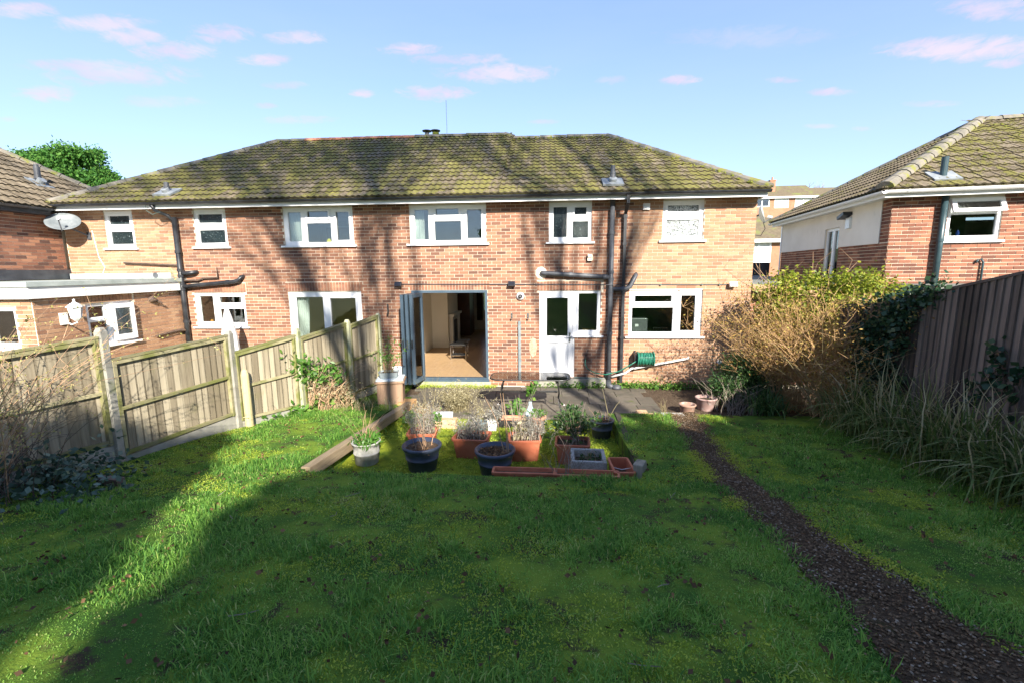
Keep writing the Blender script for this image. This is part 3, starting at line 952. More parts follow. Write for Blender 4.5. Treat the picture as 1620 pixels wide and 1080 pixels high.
def room(house, x0, x1, y0, y1, z0, z1, mk, fk=None, name='interior_wall', T=None):
    q = MB(T)
    q.box(x0 - .03, x0, y0, y1, z0, z1); q.box(x1, x1 + .03, y0, y1, z0, z1)
    q.box(x0 - .03, x1 + .03, y1, y1 + .03, z0, z1); q.box(x0 - .03, x1 + .03, y0, y1 + .03, z1, z1 + .03)
    w_ = q.build(name, M[mk], house)
    q = MB(T); q.box(x0 - .03, x1 + .03, y0, y1 + .03, z0 - .03, z0)
    q.build('interior_floor', M[fk or mk], house)
    return w_

def curtain(x0, x1, y, z0, z1, mk, label, lean=0.):
    q = MB(); n = 40; vs = []; fs = []
    for j in range(5):
        t = j / 4
        for i in range(n + 1):
            s = i / n
            x = x0 + (x1 - x0) * s * (1 - lean * (1 - t)) 
            vs.append((x, y + .022 * math.sin(s * 38 + .6 * t) + .008 * math.sin(s * 17), z0 + (z1 - z0) * t))
    for j in range(4):
        for i in range(n):
            o = j * (n + 1) + i
            fs.append((o, o + 1, o + n + 2, o + n + 1))
    vs2 = [(a, b + .004, c) for a, b, c in vs]; k = len(vs)
    q.add(vs + vs2, fs + [tuple(k + i for i in reversed(f)) for f in fs])
    o = q.build('curtain', M[mk], origin=((x0 + x1) / 2, y, z0), smooth=True)
    return tag(o, label, 'curtain', 'curtains')


# ------------------------------------------------------------------ main house
I4 = Matrix.Identity(4)
house = thing('brick_house', (-3.6, 0, 0), 'long two storey brick house with mossy tiled roof and folding glass doors standing open', 'house')
HX0, HX1 = -11.95, 4.72
UP = dict(w1=(-10.86, -10.10, 3.42, 4.30), w2=(-8.53, -7.70, 3.42, 4.30), w3=(-6.27, -4.54, 3.42, 4.30), w4=(-3.18, -1.36, 3.42, 4.30),
          w5=(.10, 1.08, 3.42, 4.30), w6=(2.67, 3.58, 3.42, 4.30))
LO = dict(l1=(-8.74, -7.42, 1.46, 2.30), patio=(-6.30, -4.45, .16, 2.31), bifold=(-3.20, -1.36, .12, 2.32), door=(-.12, .72, .22, 2.29),
          side=(.72, 1.32, 1.24, 2.29), kitchen=(1.98, 3.65, 1.22, 2.29))
holes = list(UP.values()) + list(LO.values())
mb = MB(); mb.panel(HX0, HX1, -.1, 4.33, holes, 0, .11)
mb.box(HX1 - .11, HX1, .11, 9.2, -.1, 4.33); mb.box(HX0, HX0 + .11, .11, 9.2, -.1, 4.33)
mb.panel(HX0, HX1, -.1, 4.33, [(-2.75, -1.05, .95, 2.36)], 9.2, 9.31)
wall = mb.build('wall', M['mortar'], house)
def hm(u): return 'brick_warm' if (u > 1.88 or u < -9.05) else 'brick_red'
bricks(wall, I4, HX0, HX1, .0, 4.33, holes, hm, lambda c: -3.9 < c.x < 4.6 and c.z > .3 and not (c.x > 3.2 and c.z < 1.5), 300,
       soldiers=((-8.80, -7.36, 2.305), (-6.35, -4.40, 2.315), (-3.25, -1.30, 2.325), (-.18, 1.38, 2.295)))

def top_bottom(k, s=.23):
    a, b, c, d = UP[k]
    return [(a + .085, b - .085, d - .10 - s, d - .085, 1), (a + .085, b - .085, c + .085, d - .10 - s - .15, 0)]
def triple(k):
    a, b, c, d = UP[k]; w_ = b - a
    return [(a + .06 * w_, a + .25 * w_, c + .09, d - .09, 0), (a + .335 * w_, a + .655 * w_, d - .25, d - .065, 1),
            (a + .32 * w_, a + .675 * w_, c + .065, d - .36, 0), (a + .74 * w_, a + .95 * w_, c + .09, d - .09, 1)]
window(house, I4, *UP['w1'], top_bottom('w1'), glass='glass_obscure_dark')
window(house, I4, *UP['w2'], top_bottom('w2'), glass='glass_obscure_dark')
window(house, I4, *UP['w3'], triple('w3'))
window(house, I4, *UP['w4'], triple('w4'))
a, b, c, d = UP['w5']
window(house, I4, a, b, c, d, [(a + .10, a + .42, c + .10, d - .09, 0), (a + .57, b - .10, d - .29, d - .09, 1), (a + .54, b - .07, c + .08, d - .42, 0)], glass='glass_obscure_dark')
window(house, I4, *UP['w6'], top_bottom('w6', .17), 'upper window with mottled obscure glass', glass='glass_obscure')
a, b, c, d = LO['l1']
window(house, I4, a, b, c, d, [(a + .09, a + .46, c + .10, d - .08, 0), (a + .60, b - .09, d - .28, d - .08, 1), (a + .60, b - .07, c + .08, d - .40, 0)])
a, b, c, d = LO['kitchen']
window(house, I4, a, b, c, d, [(a + .11, a + 1.0, d - .29, d - .10, 1), (a + .07, a + 1.03, c + .08, d - .40, 0), (a + 1.17, b - .13, c + .10, d - .10, 1)])
# sliding patio door
a, b, c, d = LO['patio']
window(house, I4, a, b, c, d, [(a + .16, a + .86, c + .12, d - .13, 0), (a + 1.02, b - .14, c + .12, d - .14, 1)], sill=False, name='patio_door')
# white back door and its side light
a, b, c, d = LO['door']
mb = MB(); mb.panel(a, b, c, d, [(a + .05, b - .05, c + .05, d - .05)], .02, .09)
dr = mb.build('back_door', M['upvc'], house)
mb = MB(); mb.panel(a + .055, b - .055, c + .05, d - .055, [(a + .16, b - .15, c + .98, d - .15), (a + .16, b - .15, c + .20, c + .83)], .03, .075)
mb.box(a + .16, b - .15, .052, .07, c + .20, c + .83)
mb.build('door_leaf', M['upvc'], dr)
mb = MB(); mb.panel(a + .15, b - .14, c + .97, d - .14, [(a + .175, b - .165, c + .995, d - .165)], .024, .06); mb.build('glazing_bead', M['upvc'], dr)
mb = MB(); mb.box(a + .16, b - .15, .048, .054, c + .98, d - .15); mb.build('pane', M['glass'], dr)
mb = MB(); mb.box(b - .135, b - .10, .01, .03, c + .86, c + 1.08); mb.tube([(b - .118, .012, c + .98), (b - .118, -.035, c + .98), (b - .23, -.035, c + .98)], .009, 8)
mb.build('handle', M['steel'], dr)
a, b, c, d = LO['side']
window(house, I4, a, b, c, d, [(a + .08, b - .07, c + .10, d - .06, 0)])
# concrete door steps
mb = MB(); mb.box(-.2, 1.46, -.16, -.012, .02, .205); mb.build('door_step', M['concrete'], house, bevel=.01)
mb = MB(); mb.box(-3.22, -1.3, -.10, -.012, -.02, .105); mb.build('door_step', M['concrete_green'], house, bevel=.01)

# bifold opening: frame, sill, folded leaves standing open on the left
a, b, c, d = LO['bifold']
mb = MB(); mb.panel(a, b, c, d, [(a + .055, b - .055, c + .07, d - .06)], -.03, .09)
bf = mb.build('bifold_door', M['anthracite'], house)
mb = MB(); mb.box(a - .02, b + .02, -.085, -.032, c - .02, c + .045); mb.build('sill', M['anthracite'], bf)
for i in range(3):
    x = -3.235 + i * .088
    y1_, y0_ = -.07 - .01 * i, -.70 + .012 * i
    tl_ = math.degrees(math.atan2(.04 + .035 * i, .7)); x = -3.20 + i * .135
    LT = Matrix.Translation((x, 0, 0)) @ Matrix.Rotation(R(90 - tl_), 4, 'Z')
    leaf = MB(LT)
    # local u -> +Y, local y -> -X
    leaf.panel(y0_, y1_, c + .06, d - .06, [(y0_ + .07, y1_ - .07, c + .16, d - .14)], -.034, .034)
    lf = leaf.build('door_leaf', M['anthracite'], bf)
    g = MB(LT); g.box(y0_ + .065, y1_ - .065, -.004, .004, c + .155, d - .135); g.build('pane', M['glass'], bf)
    hd = MB(LT); hd.box(y0_ - .028, y0_ - .002, -.012, .012, 1.02, 1.22); hd.build('handle', M['steel'] if i == 1 else M['black_metal'], bf)

# rooms behind the openings
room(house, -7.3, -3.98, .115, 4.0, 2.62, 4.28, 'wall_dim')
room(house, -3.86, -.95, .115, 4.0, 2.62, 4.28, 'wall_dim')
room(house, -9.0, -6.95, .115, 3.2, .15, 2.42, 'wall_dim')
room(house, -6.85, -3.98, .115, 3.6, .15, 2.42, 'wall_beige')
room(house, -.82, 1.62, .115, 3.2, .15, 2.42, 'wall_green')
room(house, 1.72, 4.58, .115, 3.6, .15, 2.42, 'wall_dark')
# living room, seen through the open doors
mb = MB()
mb.box(-3.90, -3.86, .115, 9.19, .15, 2.45); mb.box(-.95, -.91, .115, 9.19, .15, 2.45); mb.box(-3.9, -.91, .115, 9.19, 2.45, 2.5)
mb.panel(-3.86, -.95, .15, 2.45, [(-2.75, -1.05, .95, 2.36)], 9.16, 9.19)
mb.build('interior_wall', M['wall_cream'], house)
mb = MB(); mb.box(-3.86, -3.30, 4.5, 6.3, .15, 2.45); mb.build('chimney_breast', M['wall_cream'], house)
mb = MB(); mb.box(-3.30, -3.18, 4.72, 4.92, .17, 1.2); mb.box(-3.30, -3.18, 5.88, 6.08, .17, 1.2); mb.box(-3.30, -3.12, 4.66, 6.14, 1.2, 1.28); mb.box(-3.30, -2.85, 4.62, 6.18, .15, .20)
fp = mb.build('fireplace', M['china'], house)
mb = MB(); mb.box(-3.298, -3.24, 4.92, 5.88, .2, 1.0); mb.build('grate', M['black_metal'], fp)
mb = MB(); mb.box(-3.86, -3.0, 7.3, 8.4, .15, 2.3); mb.build('cupboard', M['door_dark'], house)
mb = MB(); mb.panel(-2.75, -1.05, .95, 2.36, [(-2.68, -1.94, 1.02, 2.29), (-1.86, -1.12, 1.02, 2.29)], 9.22, 9.28)
fr = mb.build('window', M['upvc'], house)
mb = MB(); mb.box(-2.7, -1.1, 9.245, 9.25, 1.0, 2.31); mb.build('pane', M['glass'], fr)
mb = MB(); mb.box(-3.86, -.95, .1, 9.18, .10, .128); fl = mb.build('floor', M['wall_dim'], house)
pk = {}
for i in range(22):
    y = .13
    off = random.uniform(0, .9); x = -3.85 + i * .132
    while y < 9.1:
        L = min(random.choice([.9, 1.2, 1.5]) - off, 9.15 - y); off = 0
        if L > .1:
            k = round(L, 2)
            if k not in pk:
                q = MB(); q.box(0, .129, 0, k - .004, 0, .022); pk[k] = q.mesh('floor_board', M['parquet'])
            child('floor_board', pk[k], fl, (x, y, .129))
        y += max(L, .1)
mb = MB(); mb.box(-.985, -.952, .115, 1.2, .15, 2.3); mb.build('door_lining', M['white_paint'], house)
mb = MB(); mb.box(-6.6, -4.9, 2.9, 3.4, 2.62, 4.1); mb.build('wardrobe', M['wardrobe'], house)

# eaves
mb = MB(); mb.box(HX0 + .1, HX1 + .05, -.345, -.32, 4.295, 4.43); mb.build('fascia', M['white_paint'], house)
mb = MB(); mb.box(HX0 + .1, HX1 + .045, -.318, -.001, 4.335, 4.35); mb.box(HX1 + .001, HX1 + .045, 0, 9.3, 4.335, 4.35); mb.build('soffit', M['white_paint'], house)
mb = MB(); mb.box(HX1 + .046, HX1 + .066, -.318, 9.5, 4.295, 4.43); mb.build('fascia', M['white_paint'], house)
def gutter(house_, T, u0, u1, y, z, mk, r=.06):
    q = MB(T); vs = []; fs = []; K = 6
    for u in (u0, u1):
        for rr in (r, r * .9):
            for k in range(K + 1):
                t = math.pi + math.pi * k / K
                vs.append((u, y + rr * math.cos(t), z + rr * math.sin(t)))
    n = K + 1
    for k in range(K):
        fs.append((k, k + 1, 2 * n + k + 1, 2 * n + k)); fs.append((n + k, 3 * n + k, 3 * n + k + 1, n + k + 1))
        fs.append((k, n + k, n + k + 1, k + 1)); fs.append((2 * n + k, 2 * n + k + 1, 3 * n + k + 1, 3 * n + k))
    for i0 in (0, K):
        fs.append((i0, 2 * n + i0, 3 * n + i0, n + i0))
    q.add(vs, fs); g = q.build('gutter', M[mk], house_)
    u = u0 + .4
    while u < u1:
        b_ = MB(T); vs = []
        for uu in (u, u + .035):
            for k in range(K + 1):
                t = math.pi + math.pi * k / K
                vs.append((uu, y + r * 1.1 * math.cos(t), z + .004 + r * 1.12 * math.sin(t)))
        b_.add(vs, [(k, k + 1, n + k + 1, n + k) for k in range(K)])
        b_.build('bracket', M[mk], g)
        u += 1.05
gutter(house, I4, HX0 + .12, HX1 + .09, -.415, 4.43, 'black_plastic')

# roof
RY, RZL, RZR, EY, EZ = 4.6, 7.05, 6.92, -.44, 4.44
XL, XR, XS = -11.85, 4.82, -1.02
XLR, XRR = -8.85, 1.98
mb = MB()
mb.add([(XL, EY, EZ), (XS, EY, EZ), (XS, RY, RZL), (XLR, RY, RZL), (XL, 9.6, EZ), (XS, 9.6, EZ)],
       [(0, 1, 2, 3), (0, 3, 4), (4, 3, 2, 5), (1, 5, 2), (0, 4, 5, 1)])
mb.add([(XS - .002, EY, EZ), (XR, EY, EZ), (XRR, RY, RZR), (XS - .002, RY, RZR), (XR, 9.6, EZ), (XS - .002, 9.6, EZ)],
       [(0, 1, 2, 3), (1, 4, 2), (4, 5, 3, 2), (0, 5, 4, 1)])
roof = mb.build('roof', M['roof_main'], house)
def roofT(zr):
    th = math.atan2(zr - EZ, RY - EY); c, s = math.cos(th), math.sin(th)
    return Matrix(((1, 0, 0, 0), (0, c, -s, EY), (0, s, c, EZ), (0, 0, 0, 1))), math.hypot(zr - EZ, RY - EY)
TL, LL = roofT(RZL); TR, LR = roofT(RZR)
tiles(roof, TL, LL, lambda v: XL + (XLR - XL) * v / LL, lambda v: XS, 'roof_main', 150, lambda c: c.x > -6)
tiles(roof, TR, LR, lambda v: XS, lambda v: XR + (XRR - XR) * v / LR, 'roof_wing', 150)
ridge(roof, (XLR, RY, RZL + .03), (-7.9, RY, RZL + .03), 'ridge_grey')
ridge(roof, (-7.9, RY, RZL + .03), (-4.2, RY, RZL + .03), 'ridge_orange')
ridge(roof, (-4.2, RY, RZL + .03), (XS - .25, RY, RZL + .03), 'ridge_grey')
ridge(roof, (XS - .25, RY, RZL + .03), (XS + .05, RY - .1, RZL - .08), 'ridge_grey', seg=.3)
ridge(roof, (XS, RY, RZR + .03), (XRR, RY, RZR + .03), 'ridge_grey')
ridge(roof, (XR - .03, EY + .03, EZ + .05), (XRR, RY, RZR + .04), 'ridge_grey')
ridge(roof, (XL + .03, EY + .03, EZ + .05), (XLR, RY, RZL + .04), 'ridge_grey')
pts = []
for (A, B, n) in (((XR, EY, EZ), (XRR, RY, RZR), 130), ((XLR, RY, RZL), (-4.5, RY, RZL), 60), ((-4, RY, RZL), (XS, RY, RZL), 60), ((XS, RY, RZR), (XRR, RY, RZR), 90), ((XL, EY, EZ), (XLR, RY, RZL), 40)):
    for i in range(n):
        t = random.random(); p = Vector(A).lerp(Vector(B), t)
        pts.append((p.x + random.gauss(0, .12), p.y - abs(random.gauss(0, .16)), 0))
        q = pts[-1]; zr = RZL if q[0] < XS else RZR
        tt = (q[1] - EY) / (RY - EY)
        if tt < .03 or q[0] > XR - .1 + (XRR - XR) * tt or q[0] < XL + .1 + (XLR - XL) * tt:
            pts.pop(); continue
        pts[-1] = (q[0], q[1], EZ + (q[1] - EY) * (zr - EZ) / (RY - EY) + random.uniform(.03, .075))
moss_lumps(roof, pts)
# flues, chimney, aerial
def flue(par, x, y, z, h, mk, slope=27):
    q = MB(); q.tube([(x, y, z - .15), (x, y, z + h * .55)], .062, 14); q.tube([(x, y, z + h * .55), (x, y, z + h)], .052, 14); q.tube([(x, y, z + h * .53), (x, y, z + h * .60)], .07, 14)
    f_ = q.build('flue', M[mk], par)
    q = MB(Matrix.Translation((x, y, z)) @ Matrix.Rotation(R(slope), 4, 'X')); q.box(-.23, .23, -.20, .24, .0, .045); q.tube([(0, 0, .02), (0, -.02, .12)], .085, 14)
    q.build('lead_slate', M['lead'], f_)
flue(house, 1.53, .0, 4.70, .38, 'pipe_grey'); flue(house, -9.12, .0, 4.70, .26, 'pipe_grey')
mb = MB(); mb.box(-4.45, -3.5, 5.6, 6.3, 5.5, 7.12); ch = mb.build('chimney', M['brick_red'], house)
for (x, mk) in ((-4.15, 'pot_charcoal'), (-3.84, 'moss')):
    q = MB(); q.lathe([(.13, 7.12), (.12, 7.35), (.12 if mk == 'moss' else .07, 7.58), (.06, 7.60)], 12, (x, 5.95, 0)); q.build('chimney_pot', M[mk], ch)
    q = MB(); q.lathe([(.16, 7.63), (.17, 7.655), (.06, 7.68), (.0, 7.685)], 12, (x, 5.95, 0)); q.lathe([(.02, 7.58), (.02, 7.64)], 6, (x, 5.95, 0)); q.build('cowl', M['black_metal'], ch)
mb = MB(); mb.tube([(-3.3, 5.3, 6.6), (-3.3, 5.3, 8.42)], .012, 6); ae = mb.build('aerial', M['steel'], house)
# ------------------------------------------------------------------ things on the main wall
def single(mb, name, mk, org, label, cat, group=None, smooth=False, bevel=0.):
    return tag(mb.build(name, [M[k] for k in mk] if isinstance(mk, (list, tuple)) else M[mk], origin=org, smooth=smooth, bevel=bevel), label, cat, group)

def collar(par, x, y, z, r, mk, axis='Z', L=.07):
    q = MB(); d = {'Z': (0, 0, L / 2), 'X': (L / 2, 0, 0)}[axis]
    q.tube([(x - d[0], y, z - d[2]), (x + d[0], y, z + d[2])], r, 14); q.build('collar', M[mk], par, smooth=False)
# right soil stack with its two branches
sp = thing('soil_pipe', (1.53, -.10, .03), 'thick grey soil pipe with long branch running left above the white back door', 'drainpipe')
q = MB(); q.tube([(1.53, -.10, .05), (1.53, -.10, 4.33)], .056, 16); q.build('stack', M['pipe_grey'], sp, smooth=True)
q = MB(); q.tube([(1.53, -.10, 2.60), (.9, -.10, 2.645), (.1, -.10, 2.70), (0.0, -.10, 2.705), (-.05, -.07, 2.71), (-.06, .02, 2.71)], .054, 14); q.build('branch', M['pipe_grey'], sp, smooth=True)
q = MB(); q.tube([(1.53, -.10, 2.33), (1.86, -.105, 2.33), (1.97, -.11, 2.38), (2.03, -.10, 2.50), (2.09, -.07, 2.62), (2.12, .02, 2.66)], .05, 14); q.build('branch', M['pipe_grey'], sp, smooth=True)
for z in (3.6, 2.72, 2.55, 2.28, 1.3, .35, .12): collar(sp, 1.53, -.10, z, .068, 'pipe_grey')
collar(sp, .6, -.10, 2.666, .064, 'pipe_grey', 'X'); collar(sp, 1.38, -.10, 2.61, .066, 'pipe_grey', 'X'); collar(sp, 1.8, -.104, 2.33, .06, 'pipe_grey', 'X')
q = MB(); q.tube([(1.53, -.10, .16), (1.53, -.17, .06), (1.62, -.24, .03)], .07, 14); q.lathe([(.12, 0), (.12, .05), (.06, .09)], 14, (1.7, -.24, .01)); q.build('shoe', M['pipe_grey'], sp, smooth=True)
q = MB(); q.lathe([(.0, 0), (.14, .0), (.15, .012), (.0, .014)], 14, (0, 0, 0))
q.T = None
mp = MB(Matrix.Translation((-.08, -.006, 2.71)) @ Matrix.Rotation(R(90), 4, 'X')); mp.lathe([(.0, 0), (.15, .0), (.13, .012), (.0, .016)], 9); mp.build('mortar_patch', M['mortar_pale'], sp)

dp = thing('rainwater_pipe', (1.82, -.09, .1), 'slim square black downpipe right of the thick grey soil pipe', 'drainpipe')
q = MB(); q.box(1.787, 1.853, -.125, -.06, .12, 4.05); q.bar((1.82, -.092, 4.02), (1.82, -.40, 4.22), .066, .066, (0, 1, 0)); q.box(1.787, 1.853, -.44, -.375, 4.20, 4.40); q.build('pipe', M['black_plastic'], dp)
for z in (3.95, 3.35, 2.25, 1.2, .4):
    q = MB(); q.box(1.775, 1.865, -.135, -.045, z - .03, z + .03); q.build('bracket', M['black_plastic'], dp)

# left soil stack
ls = thing('soil_pipe', (-8.93, -.12, .05), 'black soil pipe beside the low flat roofed extension, with side branches', 'drainpipe')
q = MB(); q.tube([(-8.93, -.12, .05), (-8.93, -.12, 4.12)], .058, 16); q.build('stack', M['black_plastic'], ls, smooth=True)
q = MB(); q.tube([(-8.93, -.12, 2.45), (-8.4, -.11, 2.50), (-7.6, -.10, 2.565), (-7.47, -.10, 2.60), (-7.41, -.08, 2.68), (-7.40, .02, 2.69)], .05, 14); q.build('branch', M['black_plastic'], ls, smooth=True)
q = MB(); q.tube([(-8.93, -.12, 2.78), (-8.70, -.12, 2.79), (-8.60, -.08, 2.80), (-8.58, .02, 2.80)], .05, 14); q.build('branch', M['black_plastic'], ls, smooth=True)
q = MB(); q.tube([(-8.9, -.09, 2.60), (-8.55, -.07, 2.605), (-8.4, -.07, 2.66), (-8.02, -.07, 2.67), (-8.02, -.07, 2.98)], .022, 8); q.build('branch', M['pipe_brown'], ls, smooth=True)
q = MB(); q.tube([(-8.9, -.09, 2.98), (-9.6, -.07, 3.01), (-10.43, -.07, 3.05)], .022, 8); q.build('branch', M['pipe_brown'], ls, smooth=True)
for z in (3.3, 2.86, 2.72, 2.53, 2.40, 1.6): collar(ls, -8.93, -.12, z, .072, 'black_plastic')
collar(ls, -7.75, -.10, 2.555, .06, 'black_plastic', 'X')
q = MB(); q.tube([(-8.93, -.12, 4.0), (-9.06, -.15, 4.16), (-9.2, -.34, 4.26), (-9.22, -.41, 4.38)], .04, 10); q.build('branch', M['black_plastic'], ls, smooth=True)
q = MB(); q.tube([(-9.05, -.36, 4.22), (-9.22, -.40, 4.16), (-9.36, -.40, 4.25), (-9.35, -.42, 4.36), (-9.22, -.43, 4.42)], .009, 6); single(q, 'cable', 'hose_grey', (-9.2, -.4, 4.2), 'thin pale cable looped over the gutter above the left soil pipe', 'cable')

# wall lamps along one cable
def floodlight(x, z, body, label):
    t = thing('floodlight', (x, -.02, z), label, 'light', 'floodlights on the cable')
    q = MB(); q.box(x - .05, x + .05, -.05, -.012, z - .05, z + .05); q.build('mount', M[body], t)
    q = MB(Matrix.Translation((x, -.10, z)) @ Matrix.Rotation(R(-28), 4, 'X')); q.box(-.085, .085, -.035, .03, -.06, .06); q.build('housing', M[body], t, bevel=.008)
    q = MB(Matrix.Translation((x, -.10, z)) @ Matrix.Rotation(R(-28), 4, 'X')); q.box(-.07, .07, -.041, -.035, -.045, .045); q.build('lens', M['lamp_glass'] if body == 'lamp_white' else M['lens'], t)
floodlight(-3.49, 2.47, 'black_plastic', 'small black floodlight above left corner of the folding glass doors')
floodlight(-.77, 2.46, 'black_plastic', 'small black floodlight over the white round camera')
floodlight(4.28, 2.41, 'lamp_white', 'small white floodlight right of the kitchen window')
q = MB(); q.tube([(-3.45, -.022, 2.475), (-.8, -.022, 2.455), (1.4, -.022, 2.43)], .011, 6); q.tube([(1.4, -.022, 2.43), (1.42, -.17, 2.43), (1.66, -.17, 2.43), (1.7, -.022, 2.43), (4.2, -.022, 2.41)], .009, 6)
single(q, 'conduit', 'pipe_grey', (-3.4, -.02, 2.47), 'thin cable running along the wall between the floodlights', 'cable')
for x in (2.68, 3.61, 4.0):
    q = MB(); q.tube([(x, -.012, 2.415), (x, -.05, 2.415)], .022, 8); single(q, 'cable_clip', 'hose_grey', (x, -.012, 2.415), {2.68: 'leftmost', 3.61: 'middle one', 4.0: 'rightmost'}[x] + ' of three grey cable clips above kitchen window', 'clip', 'cable clips above the kitchen window')
cm = thing('security_camera', (-.57, -.01, 2.17), 'white round dome camera left of the back door', 'camera')
T_ = Matrix.Translation((-.57, -.012, 2.17)) @ Matrix.Rotation(R(90), 4, 'X')
q = MB(T_); q.lathe([(.095, 0), (.095, .03), (.075, .06), (.05, .08), (.0, .085)], 20); q.build('housing', M['lamp_white'], cm, smooth=True)
q = MB(T_); q.lathe([(.055, .075), (.045, .10), (.02, .115), (.0, .118)], 16); q.build('lens', M['lens'], cm, smooth=True)
q = MB(T_); q.lathe([(.03, .105), (.022, .121), (.0, .122)], 12); q.build('lens_ring', M['steel'], cm)
def hook(x, z, mk, label, h=.13):
    q = MB(); q.tube([(x, -.012, z + h), (x, -.018, z + .02), (x, -.07, z), (x, -.10, z + .03), (x, -.10, z + .06)], .012, 6); q.box(x - .02, x + .02, -.022, -.011, z + .03, z + h + .02)
    single(q, 'wall_hook', mk, (x, -.012, z), label, 'hook', 'hooks on the brick wall')
hook(-.78, 1.62, 'steel', 'steel hook on brick wall below the round camera, above grey pipe')
hook(-.39, 1.62, 'steel', 'steel hook on brick wall close beside the white back door')
hook(-3.80, 1.72, 'black_metal', 'black bracket beside the last fence post at the wall', .26)
hook(-3.46, 1.75, 'black_metal', 'black hook just left of the folded glass doors')
q = MB(); q.box(-.625, -.565, -.055, -.011, .28, 1.58); q.box(-.637, -.553, -.03, -.011, 1.4, 1.45); q.box(-.637, -.553, -.03, -.011, .6, .65)
single(q, 'downpipe_stub', 'tray_grey', (-.6, -.02, .28), 'short grey upright trunking ending behind the glass table', 'pipe')
q = MB(); q.box(.99, 1.10, -.09, -.011, 2.98, 3.12); q.box(1.0, 1.09, -.12, -.09, 3.06, 3.11); single(q, 'wall_vent', 'mortar_pale', (1.05, -.02, 2.98), 'small boxed vent on brick below the upper right mid window', 'vent')
q = MB(); q.box(2.22, 2.37, -.06, -.011, 4.10, 4.24); q.box(2.24, 2.35, -.075, -.06, 4.12, 4.16); q.box(2.24, 2.35, -.075, -.06, 4.18, 4.21); single(q, 'wall_vent', 'lamp_white', (2.3, -.02, 4.1), 'white square vent tucked under the eaves', 'vent')
mp = MB(Matrix.Translation((-.27, -.008, .95)) @ Matrix.Rotation(R(90), 4, 'X')); mp.lathe([(.0, 0), (.17, .0), (.15, .004), (.0, .005)], 7, sx=.62, sy=1.5)
single(mp, 'mortar_patch', 'patch_tan', (-.28, -.012, .95), 'rough pale mortar patch on brick left of back door', 'patch')
q = MB(); q.box(-3.72, -3.36, -.10, -.012, .24, .46); q.box(-3.74, -3.34, -.12, -.012, .44, .475); single(q, 'meter_box', 'white_paint', (-3.54, -.02, .24), 'white box low on wall between fence and folded glass doors', 'box')
q = MB(); q.tube([(4.1, -.02, .62), (4.1, -.06, .62)], .05, 10); single(q, 'tap_cover', 'lamp_white', (4.1, -.02, .62), 'small white round cap low on shaded brick wall', 'cap')

# hose reel and its hose
hr = thing('hose_reel', (2.36, -.02, .55), 'green garden hose wound on a wall reel under kitchen window', 'hose reel')
q = MB(); q.box(2.10, 2.16, -.25, -.012, .62, .84); q.box(2.12, 2.16, -.05, -.012, .58, .88); q.build('bracket', M['black_plastic'], hr)
for x in (2.16, 2.52):
    q = MB(Matrix.Translation((x, -.20, .72)) @ Matrix.Rotation(R(90), 4, 'Y')); q.lathe([(.05, 0), (.17, 0), (.175, .012), (.17, .024), (.05, .024)], 20); q.build('flange', M['hose_green'], hr)
q = MB(); 
for lay in range(3):
    pts = []
    for i in range(150):
        t = i * .55; r = .10 + .022 * lay
        pts.append((2.20 + .30 * ((i / 149) if lay % 2 == 0 else 1 - i / 149) + .01 * math.sin(t * 1.7), -.20 + r * math.cos(t), .72 + r * math.sin(t) + .008 * math.sin(i * .9)))
    q.tube(pts, .013, 6)
q.build('coil', M['hose_green'], hr, smooth=True)
q = MB(); q.tube([(2.18, -.25, .70), (2.02, -.28, .60), (1.75, -.22, .42), (1.45, -.18, .33), (1.2, -.12, .36), (1.03, -.10, .45), (.97, -.08, .56), (.98, -.05, .66), (.99, -.02, .70)], .013, 8); q.build('hose', M['hose_green'], hr, smooth=True)
q = MB(); q.tube([(.985, -.10, .70), (.985, -.01, .70)], .02, 8); q.tube([(.985, -.07, .70), (.985, -.07, .78)], .012, 6); q.box(.95, 1.02, -.08, -.06, .78, .79); single(q, 'garden_tap', 'black_metal', (.985, -.02, .70), 'outdoor tap on brick wall between back door and soil pipe', 'tap')
q = MB(); q.tube([(1.6, -.10, .26), (1.92, -.13, .36), (2.06, -.13, .47), (2.2, -.13, .49), (2.8, -.12, .60), (3.36, -.10, .71)], .026, 10); q.tube([(3.36, -.10, .71), (3.40, .02, .72)], .026, 10); q.tube([(2.10, -.13, .472), (2.18, -.13, .488)], .034, 10)
single(q, 'waste_pipe', 'waste_white', (1.6, -.1, .26), 'sloping white waste pipe below the green hose reel', 'pipe', smooth=True)
q = MB(); q.tube([(1.45, -.06, .2), (1.0, -.06, .215), (.72, -.06, .23)], .022, 8); single(q, 'waste_pipe', 'hose_grey', (1.4, -.06, .2), 'low grey pipe between back door and soil pipe foot', 'pipe')

